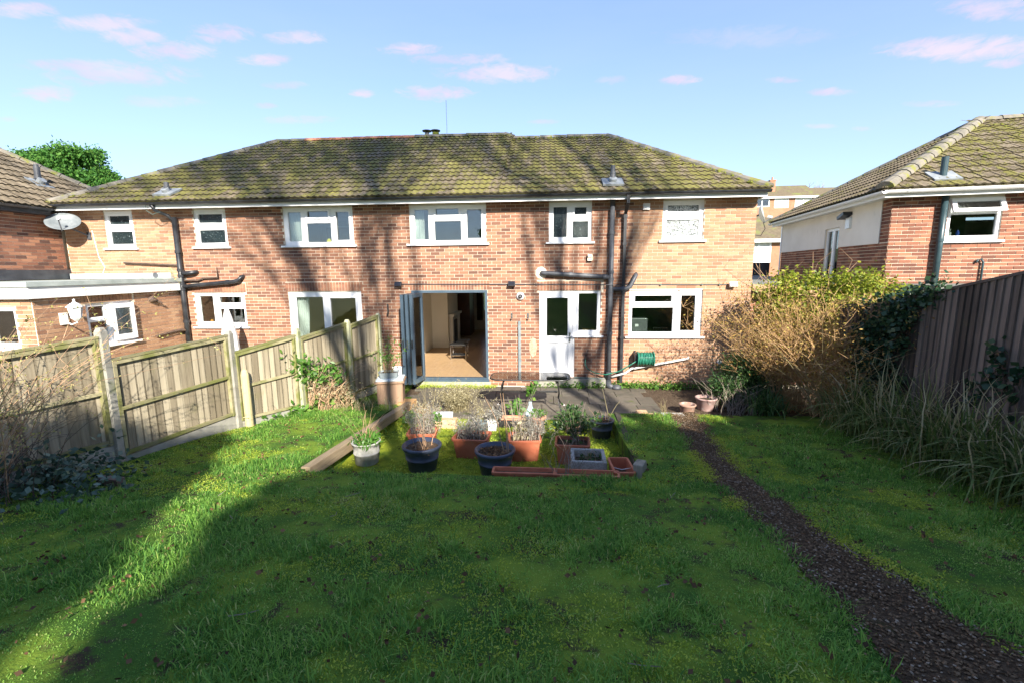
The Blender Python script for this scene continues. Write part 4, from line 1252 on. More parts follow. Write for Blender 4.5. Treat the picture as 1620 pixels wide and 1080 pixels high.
# satellite dishes
def dish(x, y, z, r, nrm, mk, label, wall_pt, sq=.82):
    t = thing('satellite_dish', wall_pt, label, 'satellite dish', 'satellite dishes')
    n = Vector(nrm).normalized(); rot = n.to_track_quat('Z', 'Y').to_matrix().to_4x4()
    T = Matrix.Translation((x, y, z)) @ rot
    q = MB(T); q.lathe([(0, .0), (r * .4, .012), (r * .75, .045), (r, .085), (r * 1.01, .083), (r * .75, .036), (r * .4, .003), (0, -.01)], 28, sx=1., sy=sq + .1); q.build('reflector', M[mk], t, smooth=True)
    a = T @ Vector((0, 0, 0)); lnb = T @ Vector((0, -r * .55, r * 1.05)); low = T @ Vector((0, -r * .85, .05))
    q = MB(); q.tube([low, lnb], .012, 8); q.build('arm', M['pipe_grey'], t)
    q = MB(); q.tube([lnb, lnb + (T @ Vector((0, 0, 0)) - lnb).normalized() * .10], .028, 10); q.build('receiver', M['dish_pale'], t)
    q = MB(); q.tube([a, a - n * .06, Vector(wall_pt)], .02, 8); q.box(wall_pt[0] - .05, wall_pt[0] + .05, wall_pt[1] - .02, wall_pt[1] + .01, wall_pt[2] - .09, wall_pt[2] + .09); q.build('bracket', M['pipe_grey'], t)
dish(-11.50, -.40, 3.98, .33, (.42, -.62, .66), 'dish', 'grey satellite dish on the left end of the brick wall', (-11.30, -.01, 3.72), .74)
dish(5.02, .55, 4.0, .24, (.92, -.38, .25), 'dish_pale', 'pale satellite dish on the right corner of the house', (4.74, .62, 3.9))
q = MB(); q.tube([(5.06, .4, 3.82), (5.12, .42, 3.68), (5.06, .48, 3.52), (4.92, .55, 3.55), (4.8, .6, 3.75)], .008, 6); single(q, 'cable', 'black_plastic', (4.8, .6, 3.6), 'black cable hanging in a loop under the right satellite dish', 'cable')
q = MB(); q.tube([(-11.2, -.02, 3.85), (-11.12, -.02, 3.2), (-11.0, -.02, 2.95), (-11.1, -.02, 2.75)], .008, 6); single(q, 'cable', 'lamp_white', (-11.1, -.02, 2.8), 'thin white cable down the wall beside the left satellite dish', 'cable')

# ------------------------------------------------------------------ low extension of the left neighbour
ext = thing('flat_roofed_extension', (-10.6, -1.7, 0), 'low brick extension with flat roof and wide white fascia', 'extension')
EX, EYF = -9.02, -3.42
TE = Matrix(((0, -1, 0, EX), (1, 0, 0, 0), (0, 0, 1, 0), (0, 0, 0, 1)))      # local u -> +Y, inward -> -X
wn = (-2.50, -1.46, 1.36, 2.22)
mb = MB(TE); mb.panel(EYF, -.001, -.3, 2.40, [wn], 0, .11)
mb.T = None; mb.panel(-14, EX - .11, -.3, 2.40, [(-9.95, -9.36, 1.5, 2.24)], EYF, EYF + .11)
we = mb.build('wall', M['mortar_pale'], ext)
bricks(we, TE, EYF + .0, -.02, .0, 2.375, [wn], lambda u: 'brick_side', lambda c: c.z > 1.1, 300, soldiers=((-2.58, -1.40, 2.215),))
bricks(we, Matrix.Translation((0, EYF, 0)), -11.2, EX - .02, .0, 2.375, [(-9.95, -9.36, 1.5, 2.24)], lambda u: 'brick_warm', lambda c: False, 0)
fw_ = window(ext, TE, *wn, [(wn[0] + .08, wn[0] + .42, wn[3] - .30, wn[3] - .07, 0), (wn[0] + .08, wn[0] + .44, wn[2] + .07, wn[3] - .38, 0)])
# its right light stands open
mb = MB(TE @ Matrix.Translation((wn[0] + .52, .02, 0)) @ Matrix.Rotation(R(-9), 4, 'Z'))
mb.panel(0, .47, wn[2] + .05, wn[3] - .05, [(.08, .39, wn[2] + .16, wn[3] - .14)], -.04, .01); os_ = mb.build('sash', M['upvc'], fw_)
mb = MB(TE @ Matrix.Translation((wn[0] + .52, .02, 0)) @ Matrix.Rotation(R(-9), 4, 'Z')); mb.box(.075, .395, -.02, -.012, wn[2] + .15, wn[3] - .13); mb.build('pane', M['glass'], fw_)
window(ext, Matrix.Translation((0, EYF, 0)), -9.95, -9.36, 1.5, 2.24, [(-9.88, -9.44, 1.58, 2.16, 0)])
mb = MB(); mb.box(EX - .03, EX + .10, EYF - .12, -.20, 2.375, 2.58); mb.box(-14, EX - .031, EYF - .12, EYF + .02, 2.375, 2.58); mb.build('fascia', M['white_paint'], ext)
mb = MB(); mb.box(EX - .04, EX + .13, EYF - .15, -.001, 2.583, 2.665); mb.box(-14, EX - .041, EYF - .15, EYF + .03, 2.583, 2.665); mb.build('roof_edge', M['felt'], ext)
mb = MB(); mb.box(-12.02, EX - .045, EYF + .035, -.012, 2.50, 2.65); mb.build('roof', M['felt'], ext)
mb = MB(); mb.box(-11.9, EX - .2, -.09, -.012, 2.66, 2.80); mb.build('flashing', M['felt'], ext)
mb = MB(); mb.tube([(-9.62, -.095, 2.74), (-9.62, -.06, 2.74)], .07, 12); mb.build('vent', M['pipe_grey'], ext)
room(ext, 0, 0, 0, 0, 0, 0, 'wall_dim') if False else None
mb = MB(); mb.box(-11.9, -11.8, EYF + .2, -.1, -.3, 2.4); mb.box(-11.8, EX - .12, -.1, -.02, -.3, 2.4); mb.build('interior_wall', M['wall_cream'], ext)
mb = MB(); mb.tube([(-9.5, -2.0, 1.3), (-9.55, -1.7, 1.75)], .12, 8); single(mb, 'red_cloth', 'red_cloth', (-9.5, -2., 1.3), 'red cloth seen through the open extension window', 'cloth')
ln = thing('wall_lantern', (-8.99, -2.95, 2.0), 'white coach lantern on the extension wall', 'light')
lx, ly, lz = -8.74, -2.95, 1.98
q = MB(); q.box(-9.008, -8.985, -3.02, -2.88, 1.86, 2.08); q.tube([(-8.985, -2.95, 1.92), (-8.85, -2.95, 1.86), (-8.74, -2.95, 1.90), (-8.74, -2.95, 1.95)], .014, 8); q.build('bracket', M['lamp_white'], ln)
q = MB()
for k in range(6):
    a_ = R(60 * k); b_ = R(60 * (k + 1))
    q.bar((lx + .07 * math.cos(a_), ly + .07 * math.sin(a_), lz), (lx + .105 * math.cos(a_), ly + .105 * math.sin(a_), lz + .21), .014, .014)
q.lathe([(.03, -.05), (.075, 0), (.08, .012), (0, .012)], 6, (lx, ly, lz)); q.lathe([(.135, .205), (.13, .22), (.06, .275), (.03, .29), (.015, .33), (.022, .345), (0, .36)], 6, (lx, ly, lz)); q.build('cage', M['lamp_white'], ln)
q = MB(); q.lathe([(.062, .012), (.095, .205)], 6, (lx, ly, lz)); q.build('pane', M['lamp_glass'], ln)
sl = thing('bulkhead_light', (-8.99, -.97, 2.15), 'small brown bulkhead lamp near the left soil pipe', 'light')
q = MB(TE @ Matrix.Translation((-.97, -.011, 2.2)) @ Matrix.Rotation(R(90), 4, 'X')); q.lathe([(.09, 0), (.085, .05), (.05, .09), (0, .095)], 14, sy=.9); q.build('housing', M['pipe_brown'], sl)
q = MB(); q.tube([(-8.97, -.90, 2.17), (-8.93, -.78, 2.10)], .028, 8); q.build('sensor', M['pipe_brown'], sl)
q = MB(); q.tube([(-8.95, -.14, 1.38), (-8.97, -.35, 1.40), (-8.97, -1.0, 1.36)], .03, 8); single(q, 'waste_pipe', 'pipe_brown', (-8.97, -.6, 1.38), 'short brown waste pipe low on the extension wall', 'pipe')

# ------------------------------------------------------------------ left neighbour's house
lh = thing('brick_house', (-15, -2, 0), 'shaded brick house with plain tiled roof at the left edge', 'house')
TLH = Matrix(((0, -1, 0, -12.02), (1, 0, 0, 0), (0, 0, 1, 0), (0, 0, 0, 1)))
mb = MB(TLH); mb.panel(-8, -.02, -.3, 4.28, [], 0, .2); mb.panel(.0, 2.6, -.3, 4.28, [], .05, .2)
mb.T = None; mb.box(-19, -12.23, -8, 2.6, -.3, 4.25)
wl = mb.build('wall', M['mortar'], lh)
bricks(wl, TLH, -4.5, -.03, 2.7, 4.275, [], lambda u: 'brick_left', lambda c: c.y > -1.9, 300)
mb = MB(); mb.box(-12.005, -11.93, -3.45, -.02, 2.67, 2.90); mb.build('flashing', M['felt_dark'], lh)
th = math.atan(.6); c_, s_ = math.cos(th), math.sin(th)
LEX, LEZ, LRX = -11.70, 4.33, -15.8
TLR = Matrix(((0, -c_, s_, LEX), (1, 0, 0, 0), (0, s_, c_, LEZ), (0, 0, 0, 1)))
LV = (LEX - LRX) / c_; lrz = LEZ + .6 * (LEX - LRX); yh = 2.9 - .67 * (LEX - LRX)
mb = MB(); mb.add([(LEX, -8, LEZ), (LEX, 2.9, LEZ), (LRX, yh, lrz), (LRX, -8, lrz), (-19.9, 2.9, LEZ), (-19.9, -8, LEZ)], [(0, 1, 2, 3), (1, 4, 2), (4, 5, 3, 2), (5, 0, 3), (0, 5, 4, 1)])
rl = mb.build('roof', M['roof_left'], lh)
tiles(rl, TLR, LV, lambda v: -8, lambda v: 2.9 - .67 * v * c_, 'roof_left', 300, lambda c: c.y > -3)
ridge(rl, (LEX, 2.88, LEZ + .05), (LRX, yh, lrz + .04), 'ridge_grey')
mb = MB(); mb.box(LEX - .02, LEX + .0, -8, -.48, LEZ - .16, LEZ - .02); mb.box(-12.0, LEX - .03, -8, -.02, LEZ - .15, LEZ - .13); mb.build('fascia', M['black_plastic'], lh)
gutter(lh, TLR @ Matrix.Rotation(0, 4, 'X') if False else Matrix(((0, -1, 0, LEX), (1, 0, 0, 0), (0, 0, 1, 0), (0, 0, 0, 1))), -8, -.5, -.05, LEZ - .01, 'black_plastic')
q = MB(); q.tube([(-12.95, .45, 4.95), (-12.95, .45, 5.5)], .065, 14); q.tube([(-12.95, .45, 5.2), (-12.95, .45, 5.26)], .08, 14); q.tube([(-12.95, .45, 5.48), (-12.95, .45, 5.56)], .05, 14); f_ = q.build('flue', M['pipe_grey'], lh)
q = MB(Matrix.Translation((-12.95, .45, 5.07)) @ Matrix.Rotation(R(31), 4, 'Y')); q.box(-.22, .22, -.2, .2, .03, .055); q.tube([(0, 0, .02), (.04, 0, .16)], .09, 14); q.build('lead_slate', M['lead'], f_)

# ------------------------------------------------------------------ right neighbour's house (turned nine degrees)
rh = thing('brick_house', (9.5, 2.5, 0), 'brick and cream rendered house with mossy hipped roof on the right', 'house')
TF = Matrix.Translation((RH_C[0], RH_C[1], 0)) @ Matrix.Rotation(-RH_A, 4, 'Z')
SL = 6.6
TS = TF @ Matrix.Translation((0, SL, 0)) @ Matrix.Rotation(R(-90), 4, 'Z')     # local u runs from the far corner towards us
wr = (1.0, 1.93, 3.30, 4.16)
mb = MB(TF); mb.panel(0, 9, -.4, 4.22, [wr], 0, .2)
dr_ = (SL - 3.12, SL - 2.26, 2.3, 3.80)
mb.T = TS; mb.panel(0, SL - .2, -.4, 4.22, [dr_], 0, .2)
mb.T = TF; mb.box(1, 9, SL - .2, SL, -.4, 4.2); mb.box(8.8, 9, .2, SL, -.4, 4.2)
wq = mb.build('wall', M['mortar_pale'], rh)
bricks(wq, TF, 0, 6.2, .0, 4.215, [wr], lambda u: 'brick_right', lambda c: c.x < 9.8 and c.z > 2.35, 220)
bricks(wq, TS, 0, SL, 2.2, 3.28, [dr_], lambda u: 'brick_right_side', lambda c: c.z > 2.7, 80)
bricks(wq, TS, SL - .34, SL, 3.3, 4.215, [], lambda u: 'brick_right_side', lambda c: False, 0)
mb = MB(TS); mb.panel(.0, SL - .345, 3.285, 4.215, [(dr_[0], dr_[1], 3.28, dr_[3])], -.025, .0); mb.build('render_band', M['render_cream'], rh)
mb = MB(TS); mb.box(-.05, .03, -.05, -.026, -.3, 4.2); mb.build('corner_board', M['upvc'], rh)
fd = window(rh, TS, *dr_, [(dr_[0] + .07, dr_[0] + .38, 2.4, dr_[3] - .07, 0), (dr_[0] + .48, dr_[1] - .07, 2.4, dr_[3] - .07, 0)], sill=False, name='french_door')
fr = window(rh, TF, *wr, [(wr[0] + .07, wr[1] - .06, wr[2] + .09, wr[2] + .53, 0)], y0=.02)
mb = MB(TF); mb.panel(wr[0] + .03, wr[1] - .03, wr[2] + .555, wr[3] - .02, [(wr[0] + .06, wr[1] - .06, wr[2] + .58, wr[3] - .05)], .02, .06); mb.build('transom', M['upvc'], fr)
To = TF @ Matrix.Translation((0, .0, wr[3] - .03)) @ Matrix.Rotation(R(-24), 4, 'X')
mb = MB(To); mb.panel(wr[0] + .02, wr[1] - .01, -.30, 0, [(wr[0] + .10, wr[1] - .09, -.225, -.07)], -.03, .015); osh = mb.build('sash', M['upvc'], fr); osh['label'] = 'small top window pushed open'
mb = MB(To); mb.box(wr[0] + .095, wr[1] - .085, -.01, -.004, -.23, -.065); mb.build('pane', M['glass'], fr)
mb = MB(TF); mb.box(wr[0] - .2, wr[1] + .3, 1.5, 1.6, 2.5, 4.2); mb.build('interior_wall', M['wall_dim'], rh)
mb = MB(TF @ Matrix.Translation((1.30, .14, wr[2] + .09))); mb.lathe([(.03, 0), (.03, .09), (.015, .11), (.012, .13), (0, .13)], 10); single(mb, 'bottle', 'blue_plastic', tuple(TF @ Vector((1.3, .14, wr[2] + .09))), 'small blue bottle on the window ledge of the right house', 'bottle')
mb = MB(TF @ Matrix.Translation((1.14, .14, wr[2] + .09))); mb.lathe([(.04, 0), (.045, .08), (.04, .085), (0, .01)], 10); mb.tube([(0, 0, .03), (.03, 0, .16)], .008, 6); single(mb, 'toothbrush_cup', 'china', tuple(TF @ Vector((1.14, .14, wr[2] + .09))), 'white cup with a brush on the window ledge of the right house', 'cup')
# roof of the right house
EZR = 4.33; pit = R(29.7); cp_, sp_ = math.cos(pit), math.sin(pit)
o0 = (-.36, -.36); HD = 3.66
def rhp(x, y, z): return TF @ Vector((x, y, z))
apz = EZR + HD * math.tan(pit)
mb = MB(TF); xe, ye = 9.3, -.36 + 2 * HD
mb.add([(o0[0], o0[1], EZR), (xe, o0[1], EZR), (xe, o0[1] + HD, apz), (o0[0] + HD, o0[1] + HD, apz), (o0[0], ye, EZR), (xe, ye, EZR)], [(0, 1, 2, 3), (4, 0, 3), (5, 4, 3, 2), (0, 4, 5, 1), (1, 5, 2)])
rr = mb.build('roof', M['roof_right'], rh)
TRF = TF @ Matrix(((1, 0, 0, o0[0]), (0, cp_, -sp_, o0[1]), (0, sp_, cp_, EZR), (0, 0, 0, 1)))
TRS = TS @ Matrix(((1, 0, 0, SL - ye), (0, cp_, -sp_, o0[0]), (0, sp_, cp_, EZR), (0, 0, 0, 1)))
tiles(rr, TRF, HD / cp_, lambda v: v * cp_, lambda v: 9.6, 'roof_right', 220)
tiles(rr, TRS, HD / cp_, lambda v: v * cp_, lambda v: 2 * HD - v * cp_, 'roof_right_side', 80)
ridge(rr, rhp(o0[0] + .02, o0[1] + .02, EZR + .06), rhp(o0[0] + HD, o0[1] + HD, apz + .04), 'ridge_grey', r=.15)
ridge(rr, rhp(o0[0] + HD, o0[1] + HD, apz + .03), rhp(xe, o0[1] + HD, apz + .03), 'ridge_grey', r=.13)
ridge(rr, rhp(o0[0] + .02, ye - .02, EZR + .05), rhp(o0[0] + HD, o0[1] + HD, apz + .04), 'ridge_grey')
pts = []
for i in range(120):
    x = random.uniform(.6, 8.5); y = random.uniform(.1, HD) ; y = min(y, x)
    p = rhp(o0[0] + x, o0[1] + y, EZR + y * math.tan(pit) + random.uniform(.02, .05)); pts.append(tuple(p))
moss_lumps(rr, pts)
mb = MB(TF); mb.box(-.30, 9, -.30, -.275, 4.18, 4.30); mb.box(-.30, -.275, -.274, SL + .2, 4.18, 4.30); mb.box(-.27, 9, -.27, -.012, 4.20, 4.215); mb.box(-.27, -.03, -.011, SL + .2, 4.20, 4.215); mb.build('fascia', M['white_paint'], rh)
gutter(rh, TF, -.36, 9, -.36, 4.31, 'upvc', .065)
gutter(rh, TS, -.3, SL + .42, -.36, 4.30, 'upvc', .06)
q = MB(TF); q.tube([(.87, -.10, 2.2), (.87, -.10, 4.22)], .058, 14); q.build('soil_pipe', M['pipe_teal'], rh, smooth=True)
q = MB(TF); q.tube([(.87, -.10, 3.28), (.87, -.10, 3.34)], .068, 14); q.build('collar', M['pipe_teal'], rh)
q = MB(TF); q.tube([(1.70, -.05, 2.2), (1.70, -.05, 2.86), (1.66, -.05, 2.92), (1.60, -.05, 2.90), (1.58, -.03, 2.84)], .02, 8); q.build('overflow_pipe', M['pipe_teal'], rh, smooth=True)
zf = EZR + (.05 - o0[1]) * math.tan(pit)
q = MB(TF); q.tube([(.86, .05, zf - .1), (.86, .05, zf + .42)], .06, 14); f_ = q.build('flue', M['pipe_teal'], rh)
q = MB(TF @ Matrix.Translation((.86, .05, zf)) @ Matrix.Rotation(pit, 4, 'X')); q.box(-.24, .24, -.2, .24, .03, .06); q.build('lead_slate', M['lead'], f_)
sl = thing('floodlight', tuple(TS @ Vector((SL - 1.7, 0, 3.8))), 'black topped lamp on the cream rendered wall', 'light')
q = MB(TS); q.box(SL - 1.85, SL - 1.65, -.08, -.026, 3.72, 3.98); q.build('mount', M['lamp_glass'], sl)
q = MB(TS @ Matrix.Translation((SL - 1.8, -.13, 4.03)) @ Matrix.Rotation(R(-15), 4, 'Y')); q.box(-.18, .16, -.10, .10, -.03, .05); q.build('housing', M['black_plastic'], sl)

# garage between the houses
gar = thing('flat_roofed_garage', (6, 2.5, 0), 'low flat roofed brick garage between the two houses', 'garage')
mb = MB(); mb.panel(4.74, 7.2, -.2, 2.15, [], .35, .45); wg = mb.build('wall', M['mortar'], gar); mb = MB(); mb.box(4.74, 7.8, 6.3, 6.4, -.2, 2.9); mb.build('back_wall', M['mortar'], gar)
bricks(wg, Matrix.Translation((0, .35, 0)), 4.76, 7.15, .0, 2.15, [], lambda u: 'brick_right', lambda c: False, 0)
mb = MB(); mb.hexa([(4.745, -.02, 2.26), (7.3, -.35, 2.02), (7.3, -.32, 2.02), (4.745, .01, 2.26)], [(4.745, -.02, 2.42), (7.3, -.35, 2.18), (7.3, -.32, 2.18), (4.745, .01, 2.42)]); mb.build('fascia', M['fascia_brown'], gar)
mb = MB(); mb.hexa([(4.745, .012, 2.36), (7.3, -.31, 2.12), (7.9, 6.3, 2.44), (4.745, 6.3, 2.46)], [(4.745, .012, 2.43), (7.3, -.31, 2.19), (7.9, 6.3, 2.50), (4.745, 6.3, 2.52)]); mb.build('roof', M['felt_roof'], gar)
mb = MB(); mb.box(4.75, 8.0, 6.2, 6.29, 2.4, 2.95); mb.build('parapet', M['felt_dark'], gar)
mb = MB(TF); mb.box(.12, 3.2, -1.5, -.02, 2.28, 2.42); single(mb, 'flat_porch_roof', 'felt_roof', tuple(TF @ Vector((1.6, -.7, 2.3))), 'grey flat roof edge in front of right house behind the dark fence', 'roof')
# ------------------------------------------------------------------ far houses and trees beyond
def far_house(x, y, z, wd, dp, h, rot, wallmk, roofmk, wins, label, gable=False):
    t = thing('far_house', (x, y, z), label, 'house', 'houses up the hill')
    T = Matrix.Translation((x, y, z)) @ Matrix.Rotation(R(rot), 4, 'Z')
    q = MB(T); q.panel(0, wd, -4, h, [w_[:4] for w_ in wins], 0, .2); q.box(0, .2, .2, dp, -4, h); q.box(wd - .2, wd, .2, dp, -4, h); q.box(.2, wd - .2, dp - .2, dp, -4, h); q.box(.2, wd - .2, 1.2, 1.3, -4, h); q.build('wall', M[wallmk], t)
    q = MB(T); o = .4; rz = h + dp * .32; hx = .02 if gable else dp * .5
    q.add([(-o, -o, h - .05), (wd + o, -o, h - .05), (wd + o, dp + o, h - .05), (-o, dp + o, h - .05), (hx, dp / 2, rz), (wd - hx, dp / 2, rz)], [(0, 1, 5, 4), (1, 2, 5), (2, 3, 4, 5), (3, 0, 4), (3, 2, 1, 0)]); q.build('roof', M[roofmk], t)
    q = MB(T); q.box(-o - .02, wd + o + .02, -o - .06, -o - .02, h - .25, h); q.build('fascia', M['white_paint'], t)
    for w_ in wins:
        a, b, c, d = w_[:4]
        f_ = MB(T); m_ = (a + b) / 2; f_.panel(a, b, c, d, [(a + .12, m_ - .06, c + .12, d - .12), (m_ + .06, b - .12, c + .12, d - .12)], -.02, .1)
        f_ = f_.build('window', M['upvc'], t)
        g = MB(T); g.box(a + .1, b - .1, .04, .06, c + .1, d - .1); g.build('pane', M['curtain_white'] if len(w_) > 4 else M['glass'], f_)
    return t
M['far_brick'] = mat('far_brick', rough=.9, build=vary((.30, .15, .085), (.37, .19, .11), 3, .1, 20))
M['far_red'] = mat('far_red', rough=.9, build=vary((.26, .05, .045), (.32, .08, .07), 3, .1, 20))
M['far_roof'] = mat('far_roof', rough=.95, build=vary((.11, .085, .05), (.16, .125, .075), 5, .4, 8, stain=((.16, .17, .05), .8, .5, .7)))
def dirpt(px, py, y):
    """photo direction -> where it meets the vertical plane Y = y (used once, to lay out the far street)"""
    v = Vector(rx) * (px - 810) / 720 + Vector(ux) * (540 - py) / 720 - Vector(bx)
    t = (y - CAMLOC[1]) / v.y
    return CAMLOC[0] + v.x * t, CAMLOC[2] + v.z * t
x1, z1 = dirpt(1192, 418, 26)
far_house(x1 - 2.2, 26, z1, 7.0, 6.5, 1.85, -3, 'far_brick', 'far_roof', [(1.5, 3.35, .1, 1.75, 1), (5.2, 6.9, .1, 1.75, 1)], 'lower far house with grey green tiled roof and white windows between the two main houses')
x1, z1 = dirpt(1196, 352, 62)
far_house(x1 - 1.0, 62, z1, 9.2, 6.5, 3.6, -2, 'far_brick', 'far_roof', [(.6, 2.7, 2.2, 3.4), (3.4, 5.4, 2.0, 3.4, 1), (6.3, 8.6, 2.0, 3.4, 1), (4.0, 5.6, -1.2, .8)], 'upper far brick house with row of white windows on the hill', True)
x1, z1 = dirpt(1279, 350, 66)
far_house(x1, 66, z1, 8, 7, 3.3, -2, 'far_red', 'far_roof', [(5.6, 7.2, 1.6, 3.0)], 'far house with red gable beside the upper brick house', True)
q = MB(); xx, zz = dirpt(1222, 297, 63.5); q.box(xx - .5, xx + .3, 63.2, 63.9, zz - 2, zz + .9); q.box(xx - .56, xx + .36, 63.14, 63.96, zz + .9, zz + 1.05); q.lathe([(.14, 1.05), (.12, 1.5)], 8, (xx - .1, 63.5, zz)); single(q, 'chimney_stack', 'far_brick', (xx, 63.5, zz), 'far brick chimney stack above the upper house roof', 'chimney')

def leaf_cloud(centres, size, n, spread, flat=.0, aspect=2.0, tint=(0, 1), normal_up=0., rng_=rng, droop=0.):
    """n leaf quads scattered round CENTRES (k x 3) with gaussian SPREAD; returns verts, faces, tint"""
    c = np.asarray(centres, float)
    k = rng_.integers(0, len(c), n)
    P = c[k] + rng_.normal(0, 1, (n, 3)) * np.asarray(spread)
    d = rng_.normal(0, 1, (n, 3)); d[:, 2] *= (1 - flat); d[:, 2] -= droop; d /= np.linalg.norm(d, axis=1, keepdims=True)
    e = rng_.normal(0, 1, (n, 3)); e -= (e * d).sum(1, keepdims=True) * d; e /= np.linalg.norm(e, axis=1, keepdims=True)
    s = size * rng_.uniform(.6, 1.4, (n, 1))
    a = P; b = P + d * s * .5 + e * s / aspect * .5; cc = P + d * s; dd = P + d * s * .5 - e * s / aspect * .5
    V = np.stack([a, b, cc, dd], 1).reshape(-1, 3)
    F = np.arange(n * 4)
    tv = np.repeat(rng_.uniform(tint[0], tint[1], n), 4)
    return V, F, tv
def leaves(name, mk, cl, parent=None, kind=None, org=(0, 0, 0)):
    V = np.concatenate([c[0] for c in cl]); T_ = np.concatenate([c[2] for c in cl])
    o = root_loc(parent) if parent is not None else Vector(org)
    me = npmesh(name, V - np.array(o), np.arange(len(V)), 4, M[mk], T_)
    ob = link(name, me, parent, (0, 0, 0) if parent is not None else org)
    if kind: ob['kind'] = kind
    return ob
def strips(paths, widths, seg_pts, tint):
    """curved flat blades. paths: (n, k, 3); widths: (n,) ; returns verts, faces(4), tint"""
    n, k, _ = paths.shape
    tg = np.gradient(paths, axis=1); up = np.array([0, 0, 1.])
    sd = np.cross(tg, up); ln = np.linalg.norm(sd, axis=2, keepdims=True); sd = np.where(ln > 1e-6, sd / np.maximum(ln, 1e-6), [1, 0, 0])
    prof = np.sin(np.linspace(.35, math.pi, k) * .98)[None, :, None]; prof = np.maximum(prof, .06)
    L = paths - sd * prof * widths[:, None, None] / 2; Rr = paths + sd * prof * widths[:, None, None] / 2
    V = np.stack([L, Rr], 2).reshape(n, k * 2, 3)
    f = np.array([(2 * i, 2 * i + 1, 2 * i + 3, 2 * i + 2) for i in range(k - 1)])
    F = (f[None] + (np.arange(n) * 2 * k)[:, None, None]).reshape(-1)
    return V.reshape(-1, 3), F, np.repeat(tint, 2 * k)
def arch_paths(base, n, length, lean, k=7, sag=1.0, r=.08, dirbias=None):
    b = np.asarray(base, float)[None] + np.concatenate([rng.normal(0, r, (n, 2)), np.zeros((n, 1))], 1)
    an = rng.uniform(0, 2 * math.pi, n)
    if dirbias is not None: an = dirbias + rng.normal(0, 1.1, n)
    le = length * rng.uniform(.55, 1.25, n); ln = lean * rng.uniform(.2, 1.5, n)
    t = np.linspace(0, 1, k)[None]
    h = np.sin(np.minimum(ln, 1.3))[:, None] * (t ** 1.4) * le[:, None]
    z = (t - sag * ln[:, None] * .62 * t ** 2.6) * le[:, None]
    P = np.stack([b[:, :1] + np.cos(an)[:, None] * h, b[:, 1:2] + np.sin(an)[:, None] * h, b[:, 2:] + z], -1)
    P[:, 1:, :] += rng.normal(0, .006, P[:, 1:, :].shape)
    return P, le
def blades(name, mk, sets, parent=None, org=(0, 0, 0), kind=None):
    Vs, Fs, Ts = [], [], []; o_ = 0
    for (P, w_, tint) in sets:
        V, F, tt = strips(P, w_, None, tint); Vs.append(V); Fs.append(F + o_); Ts.append(tt); o_ += len(V)
    V = np.concatenate(Vs); o = root_loc(parent) if parent is not None else Vector(org)
    ob = link(name, npmesh(name, V - np.array(o), np.concatenate(Fs), 4, M[mk], np.concatenate(Ts)), parent, (0, 0, 0) if parent is not None else org)
    if kind: ob['kind'] = kind
    return ob
def twigs(name, mk, paths, rads, parent=None, org=(0, 0, 0), n=3):
    q = MB()
    for P, r in zip(paths, rads):
        k = len(P); q.tube([tuple(p) for p in P], [max(r * (1 - .75 * i / (k - 1)), .0012) for i in range(k)], n, cap=False)
    return q.build(name, M[mk], parent, None if parent is not None else org)

# conifer on the far left
def conifer(x, y, z0, h, r, n, label, group=None, leaf=.34, mk='conifer', spire=1.0, trunk=True):
    t = thing('conifer_tree', (x, y, z0), label, 'tree', group)
    q = MB(); q.tube([(x, y, z0 - .3), (x, y, z0 + h * .5), (x, y, z0 + h * .95)], [.16 * r ** .5, .10 * r ** .5, .02], 8); q.build('trunk', M['bark'], t)
    cs = []; 
    for i in range(int(60 + 12 * h)):
        u = random.random() ** .8; a_ = random.uniform(0, 6.28); rr = r * (1 - u ** 2.2 * spire) * random.uniform(.35, 1.02)
        cs.append((x + rr * math.cos(a_), y + rr * math.sin(a_), z0 + h * (.04 + .90 * u)))
    core = [(x + random.gauss(0, r * .25), y + random.gauss(0, r * .25), z0 + h * random.uniform(.05, .78)) for _ in range(30)]
    leaves('crown', mk, [leaf_cloud(cs, leaf, n, (r * .08, r * .08, r * .07), 0, 1.5, (0, .8)), leaf_cloud(cs, leaf * .8, n // 2, (r * .09, r * .09, r * .09), -.5, 2.2, (.3, 1)), leaf_cloud(core, leaf * 1.2, n // 4, (r * .2, r * .2, r * .12), 0, 1.2, (0, .3))], t)
    return t
for (px, py, y, rr, hh, n, lb) in ((112, 213, 20, 2.9, 8.2, 26000, 'tall dense green conifer behind the left roof, with highest spire'), (62, 224, 22, 2.3, 7.0, 22000, 'green conifer left of the tallest conifer behind the roof'), (8, 222, 23, 2.6, 7.0, 24000, 'green conifer at the left edge of the sky'), (158, 250, 21, 1.9, 6.2, 16000, 'lower conifer on the right end of the conifer clump')):
    xx, zz = dirpt(px, py, y)
    conifer(xx, y, zz - hh - .6, hh, rr, n, lb, 'conifers behind the left roof', leaf=.19, spire=.5)

